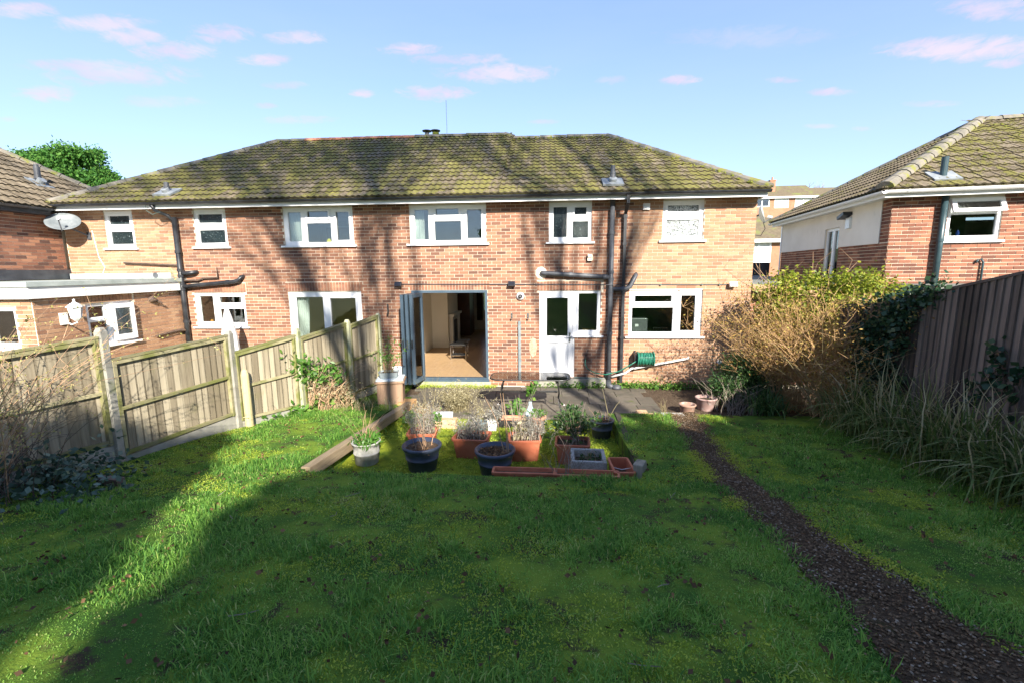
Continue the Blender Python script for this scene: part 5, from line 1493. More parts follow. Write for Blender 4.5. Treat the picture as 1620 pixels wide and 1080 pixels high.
# bare trees
def bare_tree(x, y, z0, h, mk, label, group=None, levels=5, spread=.5, seed=1, r0=.2, nfork=3, minr=.006, trunk_frac=.32, lean=(0, 0), limbs=None):
    rnd = random.Random(seed)
    t = thing('bare_tree', (x, y, z0), label, 'tree', group)
    tr, tw = MB(), MB()
    def grow(p, d, L, r, lev):
        pts = [p]; rad = [r]; k = 4
        for i in range(k):
            d = (d + Vector((rnd.gauss(0, .10), rnd.gauss(0, .10), rnd.gauss(.03, .06)))).normalized()
            pts.append(pts[-1] + d * L / k); rad.append(max(r * (1 - .42 * (i + 1) / k), minr))
        (tr if lev <= 1 else tw).tube(pts, rad, 8 if lev <= 1 else (5 if lev == 2 else 3), cap=False)
        if lev >= levels: return
        nf = nfork if lev else (limbs or nfork + 2)
        for j in range(nf):
            f = (.35 + .65 * (j + 1) / nf) if lev else (.62 + .38 * (j + 1) / nf)
            seg = f * k; i = min(int(seg), k - 1); q = pts[i].lerp(pts[i + 1], seg - i)
            ax = Vector((rnd.gauss(0, 1), rnd.gauss(0, 1), rnd.gauss(0, .35))).normalized()
            nd = (d + ax * spread * rnd.uniform(.6, 1.3)).normalized()
            if nd.z < .05: nd.z = abs(nd.z) * .5 + .12; nd.normalize()
            grow(q, nd, L * rnd.uniform(.58, .80), max(rad[i + 1] * rnd.uniform(.55, .75), minr), lev + 1)
    grow(Vector((x, y, z0 - .2)), Vector((lean[0], lean[1], 1)).normalized(), h * trunk_frac, r0, 0)
    tr.build('trunk', M[mk], t); tw.build('crown', M[mk], t)
    return t
for i, (px, py, y, h, lb) in enumerate(((1200, 262, 80, 12, 'bare winter tree on the hill right of the roof end'), (1225, 285, 76, 8, 'small bare tree beside the far chimney stack'), (1285, 280, 90, 10, 'pale bare tree above the far roofs, left of two'), (1315, 276, 90, 11, 'pale bare tree next to the right house roof'))):
    xx, zz = dirpt(px, py, y)
    bare_tree(xx, y, zz - h, h, 'bark_far', lb, 'far bare trees', 5, .55, 10 + i, .16, 3, .018)
# shade trees behind the photographer
bare_tree(4.75, -17.5, 2.0, 25, 'bark', 'tall bare tree standing behind the garden', 'trees behind the garden', 5, .235, 5, .19, 4, .010, .36, (.02, 0), limbs=12)
bare_tree(7.2, -18.5, 2.1, 25, 'bark', 'second tall bare tree behind the garden', 'trees behind the garden', 5, .235, 9, .17, 4, .010, .38, (.035, 0), limbs=10)
HB = [(-13.0, -2.5, 1.1), (-11.4, -2.45, 1.1), (-9.9, -2.4, 1.1), (-8.5, -2.3, 1.05), (-7.34, -2.3, .90), (-5.18, -2.95, .42), (-4.35, -2.45, .6), (-3.1, -2.15, .85), (-1.7, -2.0, .9), (-.2, -1.85, 1.0), (1.3, -1.7, 1.0), (2.9, -1.6, 1.05), (4.5, -1.5, 1.1), (6.1, -1.4, 1.1), (7.7, -1.4, 1.1), (9.3, -1.4, 1.1)]
for i, (u, wt, r) in enumerate(HB):
    y = -24.0 - .5 * (i % 2)
    g = float(gz(y)); h = wt - .6 * y - g
    conifer(u - .39 * y, y, g, h, r, 10000, 'dense conifer in the hedge along the back of the garden', 'conifer hedge behind the garden', .36, spire=.22)

# ------------------------------------------------------------------ left garden fence
lf = thing('garden_fence', (-4.8, -3.5, .2), 'pale timber panel fence with concrete posts along the left side', 'fence')
PX = [(-3.86, -.55), (-4.13, -1.62), (-4.62, -2.72), (-5.18, -3.78), (-5.62, -5.50), (-6.12, -7.35), (-6.6, -9.15)]
PT = [1.83, 1.80, 1.76, 1.86, 2.13, 2.40, 2.75]          # post top height (world Z)
bd_me = {}
for i, (x, y) in enumerate(PX):
    g = float(gz(y)); mk = 'concrete' if i >= 3 else 'concrete_green'
    q = MB(); q.box(x - .05, x + .05, y - .05, y + .05, g - .3, PT[i] - .06)
    q.hexa([(x - .05, y - .05, PT[i] - .06), (x + .05, y - .05, PT[i] - .06), (x + .05, y + .05, PT[i] - .06), (x - .05, y + .05, PT[i] - .06)], [(x - .03, y - .03, PT[i]), (x + .03, y - .03, PT[i]), (x + .03, y + .03, PT[i]), (x - .03, y + .03, PT[i])])
    q.build('post', M[mk], lf, bevel=.006)
for i in range(len(PX) - 1):
    A = Vector((*PX[i], 0)); B = Vector((*PX[i + 1], 0)); d = (B - A); L = d.length - .1; d.normalize(); A2 = A + d * .05; sd = Vector((d.y, -d.x, 0))   # sd: towards the garden (+X side)
    if sd.x < 0: sd = -sd
    ga, gb = float(gz(PX[i][1])), float(gz(PX[i + 1][1]))
    ta = PT[i] - .10; tb = PT[i + 1] - .12 if i < 3 else PT[i] - .02
    ta, tb = [(1.765, 1.655), (1.72, 1.555), (1.625, 1.475), (1.775, 1.69), (2.0, 1.91), (2.3, 2.2)][i]
    ga2, gb2 = [(.17, .19), (.2, .24), (.26, .31), (.44, .40), (.60, .72), (.85, 1.05)][i]
    def zt(s): return ta + (tb - ta) * s / L
    def zb(s): return ga2 + (gb2 - ga2) * s / L
    n = int(L / .098)
    for k in range(n):
        s0 = k * L / n; s1 = (k + 1) * L / n + .022
        s1 = min(s1, L)
        w_ = s1 - s0; q = MB(); p0 = A2 + d * s0 - sd * .012; p1 = A2 + d * s1 - sd * .012
        z0a, z1a = zb(s0), zt(s0) - .02
        t0, t1 = .020, .008
        h0 = random.uniform(-.006, .006)
        b_ = [p0 + Vector((0, 0, z0a)), p1 + Vector((0, 0, zb(s1))), p1 - sd * t1 + Vector((0, 0, zb(s1))) - sd * .01, p0 - sd * t0 + Vector((0, 0, z0a))]
        t_ = [p0 + Vector((0, 0, z1a + h0)), p1 + Vector((0, 0, zt(s1) - .02 + h0)), p1 - sd * t1 + Vector((0, 0, zt(s1) - .02 + h0)) - sd * .01, p0 - sd * t0 + Vector((0, 0, z1a + h0))]
        q.hexa([tuple(v) for v in b_], [tuple(v) for v in t_]); q.build('board', M['fence_board'], lf)
    for (f_, w_, h_) in ((1.0, .045, .05), (.52, .04, .045), (.05, .04, .05)):
        q = MB(); za = zb(0) + (zt(0) - zb(0)) * f_ - .03; zb_ = zb(L) + (zt(L) - zb(L)) * f_ - .03
        q.bar(A2 + sd * .012 + Vector((0, 0, za)), A2 + d * L + sd * .012 + Vector((0, 0, zb_)), w_, h_); q.build('rail', M['fence_rail'], lf, bevel=.004)
    q = MB(); q.bar(A2 + Vector((0, 0, zt(0) + .012)), A2 + d * L + Vector((0, 0, zt(L) + .012)), .085, .026); q.build('capping', M['fence_rail'], lf)
    q = MB(); q.hexa([tuple(A2 - sd * .02 + Vector((0, 0, ga - .2))), tuple(A2 + d * L - sd * .02 + Vector((0, 0, gb - .2))), tuple(A2 + d * L + sd * .02 + Vector((0, 0, gb - .2))), tuple(A2 + sd * .02 + Vector((0, 0, ga - .2)))],
                     [tuple(A2 - sd * .02 + Vector((0, 0, ga2 - .01))), tuple(A2 + d * L - sd * .02 + Vector((0, 0, gb2 - .01))), tuple(A2 + d * L + sd * .02 + Vector((0, 0, gb2 - .01))), tuple(A2 + sd * .02 + Vector((0, 0, ga2 - .01)))]); q.build('gravel_board', M['concrete'], lf)
    for s_ in (.03, L - .03):
        q = MB(); p = A2 + d * s_ + sd * .01; q.box(p.x - .025, p.x + .025, p.y - .025, p.y + .025, zb(s_), zt(s_) - .01); q.build('batten', M['fence_rail'], lf)
q = MB(); q.tube([(-5.03, -3.70, -.05), (-5.03, -3.70, 1.10), (-5.03, -3.70, 1.17), (-5.03, -3.70, 1.20)], [.065, .063, .05, .02], 12); q.tube([(-5.09, -3.76, .38), (-4.98, -3.79, .385)], .007, 6)
single(q, 'stub_post', 'stub_wood', (-5.03, -3.70, .15), 'short rounded yellow timber stub post by left fence', 'post')

# ------------------------------------------------------------------ dark fence on the right
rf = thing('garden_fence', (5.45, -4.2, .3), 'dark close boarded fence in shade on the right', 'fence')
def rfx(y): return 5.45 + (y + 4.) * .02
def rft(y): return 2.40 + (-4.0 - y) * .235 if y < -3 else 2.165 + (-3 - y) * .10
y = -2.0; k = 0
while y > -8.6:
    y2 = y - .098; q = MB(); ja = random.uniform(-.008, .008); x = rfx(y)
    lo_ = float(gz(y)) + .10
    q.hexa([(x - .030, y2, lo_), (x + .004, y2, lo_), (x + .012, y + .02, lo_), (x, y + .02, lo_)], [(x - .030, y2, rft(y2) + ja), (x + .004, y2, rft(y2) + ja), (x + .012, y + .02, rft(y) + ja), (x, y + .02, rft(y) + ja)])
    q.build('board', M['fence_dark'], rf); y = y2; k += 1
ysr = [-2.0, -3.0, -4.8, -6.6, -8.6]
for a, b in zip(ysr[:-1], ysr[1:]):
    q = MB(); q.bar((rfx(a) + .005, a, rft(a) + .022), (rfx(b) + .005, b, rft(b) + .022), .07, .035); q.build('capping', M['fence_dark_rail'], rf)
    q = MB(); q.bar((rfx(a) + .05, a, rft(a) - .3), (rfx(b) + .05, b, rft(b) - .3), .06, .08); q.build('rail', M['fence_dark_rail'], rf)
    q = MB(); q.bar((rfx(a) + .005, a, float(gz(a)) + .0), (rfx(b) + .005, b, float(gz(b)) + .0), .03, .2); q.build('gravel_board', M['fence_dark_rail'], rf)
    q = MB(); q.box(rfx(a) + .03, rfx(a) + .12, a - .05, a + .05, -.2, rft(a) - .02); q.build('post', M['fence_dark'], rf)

# ------------------------------------------------------------------ planting on the right
def stems_from(base, n, L, lean, k=5, r=.12, dirbias=None, jit=.02, up=1.):
    P, le = arch_paths(base, n, L, lean, k, .35 * up, r, dirbias)
    P[:, 1:, :] += rng.normal(0, jit, P[:, 1:, :].shape)
    return P
sh = thing('twiggy_shrub', (5.0, -1.9, .1), 'large golden brown twiggy shrub glowing in sun by the dark fence', 'shrub')
Ps = []
for (bx_, by_, n, L, le_) in ((4.85, -1.8, 120, 2.1, .66), (5.3, -2.1, 110, 2.1, .6), (5.1, -2.7, 80, 1.8, .65), (4.6, -1.6, 80, 1.9, .8), (5.7, -2.0, 40, 1.9, .5)):
    P = stems_from((bx_, by_, .05), n, L, le_, 6, .13, None, .03); Ps += list(P)
sub = []
for P in Ps:
    for _ in range(7):
        i = random.randint(2, 5); p = P[i]; d = rng.normal(0, 1, 3); d[2] = abs(d[2]) * .8 + .3; d /= np.linalg.norm(d); L = random.uniform(.15, .42)
        sub.append(np.array([p, p + d * L * .5 + rng.normal(0, .02, 3), p + d * L]))
twigs('stems', 'twig_gold', Ps + sub, [.007] * len(Ps) + [.0035] * len(sub), sh)
tips = np.array([s[2] for s in sub] + [s[1] for s in sub] + [P[5] for P in Ps] + [P[4] for P in Ps] + [P[3] for P in Ps])
leaves('leaves', 'leaf_gold', [leaf_cloud(tips, .042, 19000, (.07, .07, .08), 0, 2.2)], sh)
# yellow-green evergreen behind it
def bush(name, base, blobs, mk, n, leaf, label, stem='twig_dark', aspect=2.2, group=None, tint=(0, 1)):
    t = thing(name, base, label, 'shrub', group)
    cs = []; 
    for (c, r, m) in blobs:
        c = np.array(c)
        for _ in range(m):
            d = rng.normal(0, 1, 3); d /= np.linalg.norm(d); d *= np.array(r) * rng.uniform(.55, 1.05)
            cs.append(c + d)
    sp_ = np.mean([b[1] for b in blobs]) * .22
    leaves('leaves', mk, [leaf_cloud(cs, leaf, n, (sp_, sp_, sp_), .2, aspect, tint)], t)
    b0 = np.array(base) + np.array([0, 0, .0])
    idx = rng.choice(len(cs), min(len(cs), 40), replace=False)
    twigs('stems', stem, [np.array([b0 + rng.normal(0, .05, 3) * [1, 1, 0], (b0 * .45 + cs[i] * .55) + rng.normal(0, .06, 3), cs[i]]) for i in idx], [.014] * len(idx), t, n=5)
    return t
bush('evergreen_shrub', (5.7, -1.0, .1), [((5.2, -1.35, 2.15), (.70, .42, .52), 62), ((6.05, -1.6, 2.2), (.65, .45, .52), 65), ((4.72, -1.2, 2.1), (.40, .35, .48), 34), ((6.6, -1.8, 2.0), (.42, .4, .42), 30), ((4.85, -.95, 1.35), (.45, .3, .55), 40), ((5.5, -1.1, 1.3), (.5, .35, .5), 30)], 'leaf_yellow', 15000, .075, 'bright yellow green evergreen shrub behind the golden twigs', 'twig_tan')  # low inner leaf blobs are filler, added to cast shade on the wall
bush('evergreen_shrub', (4.0, -1.5, 0), [((4.05, -1.4, .72), (.44, .4, .30), 55), ((3.8, -1.6, .38), (.44, .36, .26), 50), ((4.4, -1.55, .42), (.38, .34, .3), 35)], 'leaf_dark', 12000, .055, 'rounded dark green shrub at foot of brick wall', aspect=2.6)
# bare purple-ish sprouts above
P = stems_from((5.1, -.7, 1.6), 16, 1.35, .45, 5, .45, None, .03); q_ = []
for s in P:
    for _ in range(2):
        i = random.randint(2, 4); d = rng.normal(0, 1, 3); d[2] = abs(d[2]) + .6; d /= np.linalg.norm(d); q_.append(np.array([s[i], s[i] + d * .18, s[i] + d * .36]))
bs = thing('bare_shrub', (5.1, -.7, .1), 'thin bare pinkish stems rising above the golden shrub', 'shrub'); twigs('stems', 'twig_tan', [np.concatenate([[np.array([5.1, -.7, .1])], s]) for s in P] + q_, [.009] * len(P) + [.005] * len(q_), bs)
# long arching canes leaning left over the dark shrub
P, _ = arch_paths((4.9, -1.9, .4), 10, 1.7, 1.0, 6, .6, .2, math.pi + .2)
cn = thing('arching_canes', (4.9, -1.9, .1), 'long arching tan canes leaning left across the shaded brick', 'shrub'); twigs('stems', 'twig_tan', list(P), [.008] * 10, cn)
# dead stems below the dark shrub
ds = thing('dead_perennial', (3.75, -1.95, .05), 'clump of dry grey dead stems under the dark green shrub', 'plant')
P = stems_from((3.62, -1.95, .0), 60, .62, .55, 5, .16, None, .025); P2 = stems_from((4.0, -2.0, .0), 40, .55, .6, 5, .14, None, .025)
twigs('stems', 'twig_grey', list(P) + list(P2), [.007] * 100, ds)
# strap-leaved clump
ir = thing('strap_leaved_plant', (4.15, -2.3, .1), 'dark green strap leaved clump between dead stems and tall grasses', 'plant')
P, le = arch_paths((4.15, -2.35, .08), 170, .62, .95, 7, 1.0, .12); blades('blades', 'iris', [(P, np.full(170, .022), rng.uniform(0, 1, 170))], ir)
# big tired ornamental grasses
for i, (x, y, n, L, lb) in enumerate(((5.0, -3.55, 380, 1.05, 'tall straw tipped grass clump nearest the shrubs'), (5.05, -4.45, 420, 1.1, 'tall arching grass clump with pale curled tips, mid fence'), (5.0, -5.35, 480, 1.05, 'thick arching grass clump against the dark fence'), (4.9, -6.25, 480, .95, 'dense arching grass clump near the ivy sprig'), (5.0, -7.1, 420, .95, 'nearest arching grass clump at the right edge'))):
    g = thing('grass_clump', (x, y, float(gz(y))), lb, 'plant', 'arching grass clumps by the dark fence')
    P, le = arch_paths((x, y, float(gz(y))), n, L, .8, 8, 1.25, .20)
    P2, le2 = arch_paths((x, y, float(gz(y))), 60, L * 1.25, .55, 8, .9, .2)
    P2[:, 5:, :] += rng.normal(0, .028, P2[:, 5:, :].shape)
    blades('blades', 'strap', [(P, np.full(n, .019), rng.beta(1.4, 2.4, n)), (P2, np.full(60, .015), rng.uniform(.75, 1, 60))], g)
P, _ = arch_paths((4.5, -3.3, .4), 14, 1.5, .9, 7, .5, .25, math.pi); P2, _ = arch_paths((4.9, -4.8, .6), 14, 1.4, .9, 7, .6, .3)
dg = thing('dry_stalks', (4.6, -3.6, .3), 'long dry pale stalks bending across the grasses', 'plant'); twigs('stems', 'leaf_straw', list(P) + list(P2), [.005] * 28, dg)
# ivy
def ivy(name, pts, n, size, label, spread):
    t = thing(name, pts[0], label, 'ivy', 'ivy on the dark fence')
    leaves('leaves', 'leaf_ivy', [leaf_cloud(pts, size, n, spread, .2, 1.1)], t)
    q = MB()
    for _ in range(10):
        a_, b_ = random.sample(range(len(pts)), 2); q.tube([pts[a_], tuple((np.array(pts[a_]) + np.array(pts[b_])) / 2), pts[b_]], .006, 4, cap=False)
    q.build('stems', M['twig_dark'], t)
pv = []
for _ in range(70):
    y = random.uniform(-3.8, -2.75); top = rft(y) - .12; f_ = random.random() ** .8
    pv.append((rfx(y) - .10 - .08 * random.random(), y, top * f_ + .12 * (1 - f_) + .06))
for _ in range(16):
    y = random.uniform(-4.2, -2.6); pv.append((rfx(y) - .02, y, rft(y) + random.uniform(-.05, .04)))
ivy('ivy', pv, 4200, .065, 'dark ivy covering the far end of the dark fence', (.06, .10, .09))
pv = [(rfx(y) - .06, y, z) for y, z in ((-5.15, 1.75), (-5.2, 1.62), (-5.1, 1.5), (-5.0, 1.38), (-4.95, 1.28), (-4.88, 1.15), (-5.3, 1.5), (-5.35, 1.3), (-5.45, 1.6))]
ivy('ivy', pv, 170, .085, 'small grey green ivy sprig climbing near right end of dark fence', (.03, .07, .07))
# ------------------------------------------------------------------ sunk bed, timbers, pots
BZ = -.035
def sleeper(a, b, wd, ht, mk, label, name='sleeper'):
    q = MB(); q.bar(a, b, wd, ht); return single(q, name, mk, a, label, 'timber', bevel=.012)
sleeper((-3.02, -5.60, .285), (-2.78, -1.98, .075), .125, .16, 'sleeper', 'long weathered timber sleeper sloping down left side of sunken bed')
sleeper((1.22, -5.30, .19), (1.36, -2.50, .05), .10, .20, 'sleeper_dark', 'dark rotting timber edging along right side of sunken bed', 'edging_board')
q = MB(); q.hexa([(1.13, -5.42, 0), (1.25, -5.52, 0), (1.32, -5.38, 0), (1.20, -5.28, 0)], [(1.10, -5.38, .40), (1.20, -5.48, .42), (1.28, -5.34, .44), (1.18, -5.25, .42)]); single(q, 'edging_stub', 'sleeper_end', (1.2, -5.4, 0), 'upright weathered stub at the near end of right timber edging', 'post', bevel=.012)
q = MB(); q.box(-3.02, -2.70, -2.02, -1.66, .0, .13); q.hexa([(-3.02, -2.14, 0), (-2.72, -2.14, 0), (-2.70, -2.025, 0), (-3.02, -2.025, 0)], [(-2.96, -2.08, .06), (-2.74, -2.08, .07), (-2.72, -2.025, .09), (-2.98, -2.025, .08)])
single(q, 'timber_offcut', 'offcut', (-2.86, -1.85, 0), 'short orange timber offcut at the head of long sleeper', 'timber', bevel=.008)
mb = MB(); mb.bar((-4.93, -6.40, .53), (-4.62, -6.47, .545), .09, .10); single(mb, 'timber_block', 'block_dark', (-4.78, -6.43, .5), 'dark timber block half under brambles on the lawn', 'timber', bevel=.006)

def pot_round(x, y, z, r, h, mk, label, name='plant_pot', rim=.03, taper=.72, soil=.06, group=None, bands=True, mk2=None):
    t = thing(name, (x, y, z), label, 'plant pot', group)
    q = MB(); p = [(r * taper, 0), (r * (taper + .03), .01)]
    if bands: p += [(r * (taper + (1 - taper) * .45), h * .45), (r * (taper + (1 - taper) * .45) + .008, h * .46), (r * (taper + (1 - taper) * .5) + .008, h * .52), (r * (taper + (1 - taper) * .5), h * .53)]
    p += [(r * .95, h - rim * 1.6), (r * .955 + .004, h - rim * 1.5), (r + .012, h - rim * .9), (r + .016, h - rim * .3), (r + .004, h), (r - .02, h - .004), (r - .035, h - soil)]
    q.lathe(p, 28, (x, y, z)); q.build('body', M[mk], t, smooth=True)
    q = MB(); n = 20; vs = [(x, y, z + h - soil + .015)]
    for k in range(n): vs.append((x + (r - .03) * math.cos(6.2832 * k / n), y + (r - .03) * math.sin(6.2832 * k / n), z + h - soil - .003 + .012 * random.random()))
    q.add(vs, [(0, 1 + k, 1 + (k + 1) % n) for k in range(n)]); q.build('compost', M['soil'], t)
    return t
def pot_rect(x, y, z, hx, hy, h, mk, label, name='plant_trough', soil=.05, group=None, taper=.80, rot=0.):
    t = thing(name, (x, y, z), label, 'plant pot', group)
    T = Matrix.Translation((x, y, z)) @ Matrix.Rotation(R(rot), 4, 'Z')
    q = MB(T); q.rectpot([(hx * taper, hy * taper, 0), (hx * (taper + .02), hy * (taper + .02), .01), (hx * .95, hy * .95, h - .045), (hx + .006, hy + .006, h - .04), (hx + .010, hy + .010, h - .006), (hx + .004, hy + .004, h), (hx - .018, hy - .018, h), (hx - .028, hy - .028, h - soil)]); q.build('body', M[mk], t)
    q = MB(T); q.box(-hx + .03, hx - .03, -hy + .03, hy - .03, h - soil - .01, h - soil + .004); q.build('compost', M['soil'], t)
    return t
def lavender(par, x, y, z, r, h, n, mk='leaf_lavender', stem='twig_grey', lean=.55):
    P, le = arch_paths((x, y, z), n, h, lean, 5, .3, r); 
    for p in P: p[1:] += rng.normal(0, .008, p[1:].shape)
    twigs('stems', stem, list(P), [.004] * n, par)
    tips = P[:, 2:, :].reshape(-1, 3)
    leaves('leaves', mk, [leaf_cloud(tips, .045, n * 14, (.018, .018, .025), -.5, 5.)], par)
def sprigs(par, x, y, z, n, h, stem='twig_tan', r=.05, lean=.4, rad=.004):
    P, le = arch_paths((x, y, z), n, h, lean, 5, .3, r); twigs('stems', stem, list(P), [rad] * n, par)
    return P
def litter(par, x, y, z, r, n):
    c = [(x + random.uniform(-r, r) * .8, y + random.uniform(-r, r) * .8, z) for _ in range(12)]
    leaves('leaf_litter', 'dead_leaf', [leaf_cloud(c, .035, n, (r * .25, r * .25, .006), .9, 1.6, (.1, 1))], par, kind='stuff')

p = pot_round(-2.66, -4.52, BZ, .20, .34, 'pot_stone', 'pale stone effect tub, half sunlit, by the left sleeper', taper=.82, rim=.02)
leaves('leaves', 'leaf_fresh', [leaf_cloud([(-2.62 + random.gauss(0, .07), -4.52 + random.gauss(0, .07), .33) for _ in range(12)], .09, 420, (.06, .06, .03), -.2, 3.5, (0, .6))], p); sprigs(p, -2.66, -4.52, .28, 14, .55, 'twig_tan', .05, .7, .003)
p = pot_round(-1.76, -4.70, BZ, .27, .38, 'pot_blue', 'round blue grey plastic pot with bare twigs, left of two', taper=.70, rim=.045, group='blue plastic pots'); sprigs(p, -1.74, -4.70, .28, 9, .55, 'twig_tan', .07, .5, .006); litter(p, -1.76, -4.70, .30, .22, 160)
p = pot_round(-.69, -4.80, BZ, .275, .37, 'pot_blue', 'round blue grey plastic pot full of dead leaves, right of two', taper=.70, rim=.045, group='blue plastic pots'); litter(p, -.69, -4.80, .30, .23, 320)
P = sprigs(p, -.55, -4.78, .28, 3, .95, 'twig_tan', .03, .25, .009)
p = pot_rect(-1.98, -3.86, BZ, .23, .17, .27, 'pot_terra', 'terracotta coloured trough of grey lavender behind the left blue pot', rot=4); lavender(p, -1.98, -3.86, .20, .11, .38, 95); leaves('leaves', 'leaf_fresh', [leaf_cloud([(-1.75, -3.75, .4)], .06, 90, (.04, .05, .07), 0, 1.6)], p)
p = pot_rect(-1.12, -4.15, BZ, .27, .21, .32, 'pot_terra', 'terracotta coloured trough of lavender between the two blue pots', rot=-6); lavender(p, -1.14, -4.12, .24, .11, .30, 90)
p = pot_rect(-.30, -4.22, BZ, .24, .20, .34, 'pot_terra', 'terracotta coloured trough with lavender and tall twigs behind right blue pot', rot=5); lavender(p, -.20, -4.18, .26, .09, .32, 85); sprigs(p, -.42, -4.2, .26, 16, .75, 'twig_grey', .06, .3, .006); leaves('leaves', 'leaf_straw', [leaf_cloud([(-.38, -4.2, .45), (-.36, -4.2, .32)], .08, 120, (.05, .05, .07), -.3, 3)], p)
p = pot_rect(.42, -4.32, BZ, .25, .19, .32, 'pot_terra', 'terracotta coloured trough with leafy evergreen shrub near stone planter', rot=-3)
leaves('leaves', 'leaf_dark', [leaf_cloud([(.5 + random.gauss(0, .15), -4.22 + random.gauss(0, .1), .5 + random.gauss(0, .10)) for _ in range(26)], .07, 900, (.05, .05, .04), .1, 2.4)], p); sprigs(p, .45, -4.28, .25, 22, .5, 'twig_grey', .08, .5)
p = pot_round(-.10, -3.02, BZ, .125, .27, 'pot_clay', 'small clean orange terracotta pot at back of bed', taper=.76, rim=.04, bands=False); leaves('leaves', 'leaf_fresh', [leaf_cloud([(-.1 + random.gauss(0, .05), -3.02 + random.gauss(0, .05), .29) for _ in range(10)], .05, 260, (.04, .04, .025), 0, 1.6)], p)
p = pot_round(.50, -3.10, BZ, .165, .27, 'pot_clay_old', 'weathered brown terracotta pot with low feathery plant', taper=.78, rim=.035, bands=False); leaves('leaves', 'leaf_dark', [leaf_cloud([(.5 + random.gauss(0, .08), -3.1 + random.gauss(0, .06), .30 + random.gauss(0, .04)) for _ in range(16)], .055, 520, (.05, .05, .04), 0, 4)], p)
p = pot_round(.98, -3.28, BZ, .20, .31, 'pot_charcoal', 'dark charcoal tub with sticks at back right corner of bed', taper=.74, rim=.03); sprigs(p, 1.08, -3.28, .2, 2, .55, 'leaf_straw', .02, .5, .009); sprigs(p, .95, -3.26, .2, 10, .28, 'twig_tan', .08, .4, .004); litter(p, .98, -3.28, .25, .16, 120)
# square aggregate planter with open middle
p = thing('stone_planter', (.60, -4.86, BZ), 'square rough aggregate stone planter, open and mossy', 'plant pot')
q = MB(Matrix.Translation((.60, -4.86, BZ)) @ Matrix.Rotation(R(-2), 4, 'Z')); a = .235
q.box(-a, a, -a, -a + .05, 0, .33); q.box(-a, a, a - .05, a, 0, .33); q.box(-a, -a + .05, -a + .051, a - .051, 0, .328); q.box(a - .05, a, -a + .051, a - .051, 0, .328); q.box(-a + .051, a - .051, -a + .051, a - .051, .0, .20); q.build('body', M['aggregate'], p, bevel=.012)
q = MB(); q.box(.42, .78, -5.04, -4.68, .17, .19); q.build('compost', M['soil'], p); P = sprigs(p, .62, -4.86, .15, 8, .35, 'twig_tan', .05, .4); leaves('leaves', 'leaf_dark', [leaf_cloud([(.63, -4.82, .22)], .05, 120, (.09, .06, .03), 0, 2)], p)
p = pot_rect(-.25, -5.42, .12, .40, .085, .19, 'pot_terra', 'long red brown window trough, left of pair at near lip', group='long troughs at the lip', rot=-1); 
p = pot_rect(.52, -5.47, .13, .40, .085, .19, 'pot_terra', 'long red brown window trough, right of pair at near lip', group='long troughs at the lip', rot=-2); P = sprigs(p, .22, -5.36, .25, 26, .42, 'twig_grey', .10, .6, .004)
p = pot_rect(.99, -5.22, .06, .13, .23, .26, 'pot_terra', 'small terracotta coloured trough with wire and dead leaves by the stub', soil=.16, rot=3); litter(p, .99, -5.2, .17, .09, 60)
q = MB(); q.tube([(.88, -5.30, .315), (.98, -5.32, .30), (1.10, -5.30, .315)], .004, 5); q.tube([(.90, -5.38, .20), (1.0, -5.36, .19), (1.08, -5.38, .21)], .004, 5); q.build('wire', M['steel'], p)

# white cut-out box pot and neighbours at the back of the bed
p = thing('lattice_pot', (-.93, -3.02, BZ), 'small white square pot with black cut out pattern and grey plant', 'plant pot')
q = MB(); q.rectpot([(.075, .075, 0), (.09, .09, .19), (.095, .095, .20), (.08, .08, .20), (.078, .078, .17)], (-.93, -3.02, BZ)); q.build('body', M['china'], p)
q = MB()
for k in range(8):
    a_ = R(45 * k + 22); q.box(0, 0, 0, 0, 0, 0) if False else None
    cx, cz_ = -.93 + .042 * math.cos(a_), BZ + .105 + .048 * math.sin(a_)
    dx_, dz_ = .020 * math.cos(a_), .020 * math.sin(a_); ex, ez = -.008 * math.sin(a_), .008 * math.cos(a_)
    yo = -3.02 - .0865 - .0008
    def fy(z): return -3.02 - (.075 + .015 * (z - BZ) / .19) - .0015
    pts = [(cx - dx_, cz_ - dz_), (cx + ex, cz_ + ez), (cx + dx_, cz_ + dz_), (cx - ex, cz_ - ez)]
    q.add([(u, fy(v), v) for u, v in pts] + [(u, fy(v) - .003, v) for u, v in pts], [(0, 1, 2, 3), (7, 6, 5, 4), (0, 4, 5, 1), (1, 5, 6, 2), (2, 6, 7, 3), (3, 7, 4, 0)])
q.build('cut_out', M['black_metal'], p)
leaves('leaves', 'leaf_lavender', [leaf_cloud([(-.93 + random.gauss(0, .07), -2.98 + random.gauss(0, .05), .22 + random.gauss(0, .04)) for _ in range(14)], .05, 420, (.04, .04, .03), 0, 2)], p)
p = pot_round(-1.13, -3.08, BZ, .11, .17, 'pot_steel', 'small teal grey pot beside the white cut out pot', taper=.78, rim=.02, bands=False); lavender(p, -1.2, -3.02, .1, .06, .36, 26, 'leaf_straw', 'leaf_straw', .5)
p = pot_rect(-.58, -2.78, BZ, .24, .10, .16, 'pot_clay', 'low orange clay trough behind the white cut out pot')
q = MB(); q.box(-.86, -.3, -2.91, -2.885, BZ, .10); q.build('front_strip', M['black_metal'], p)
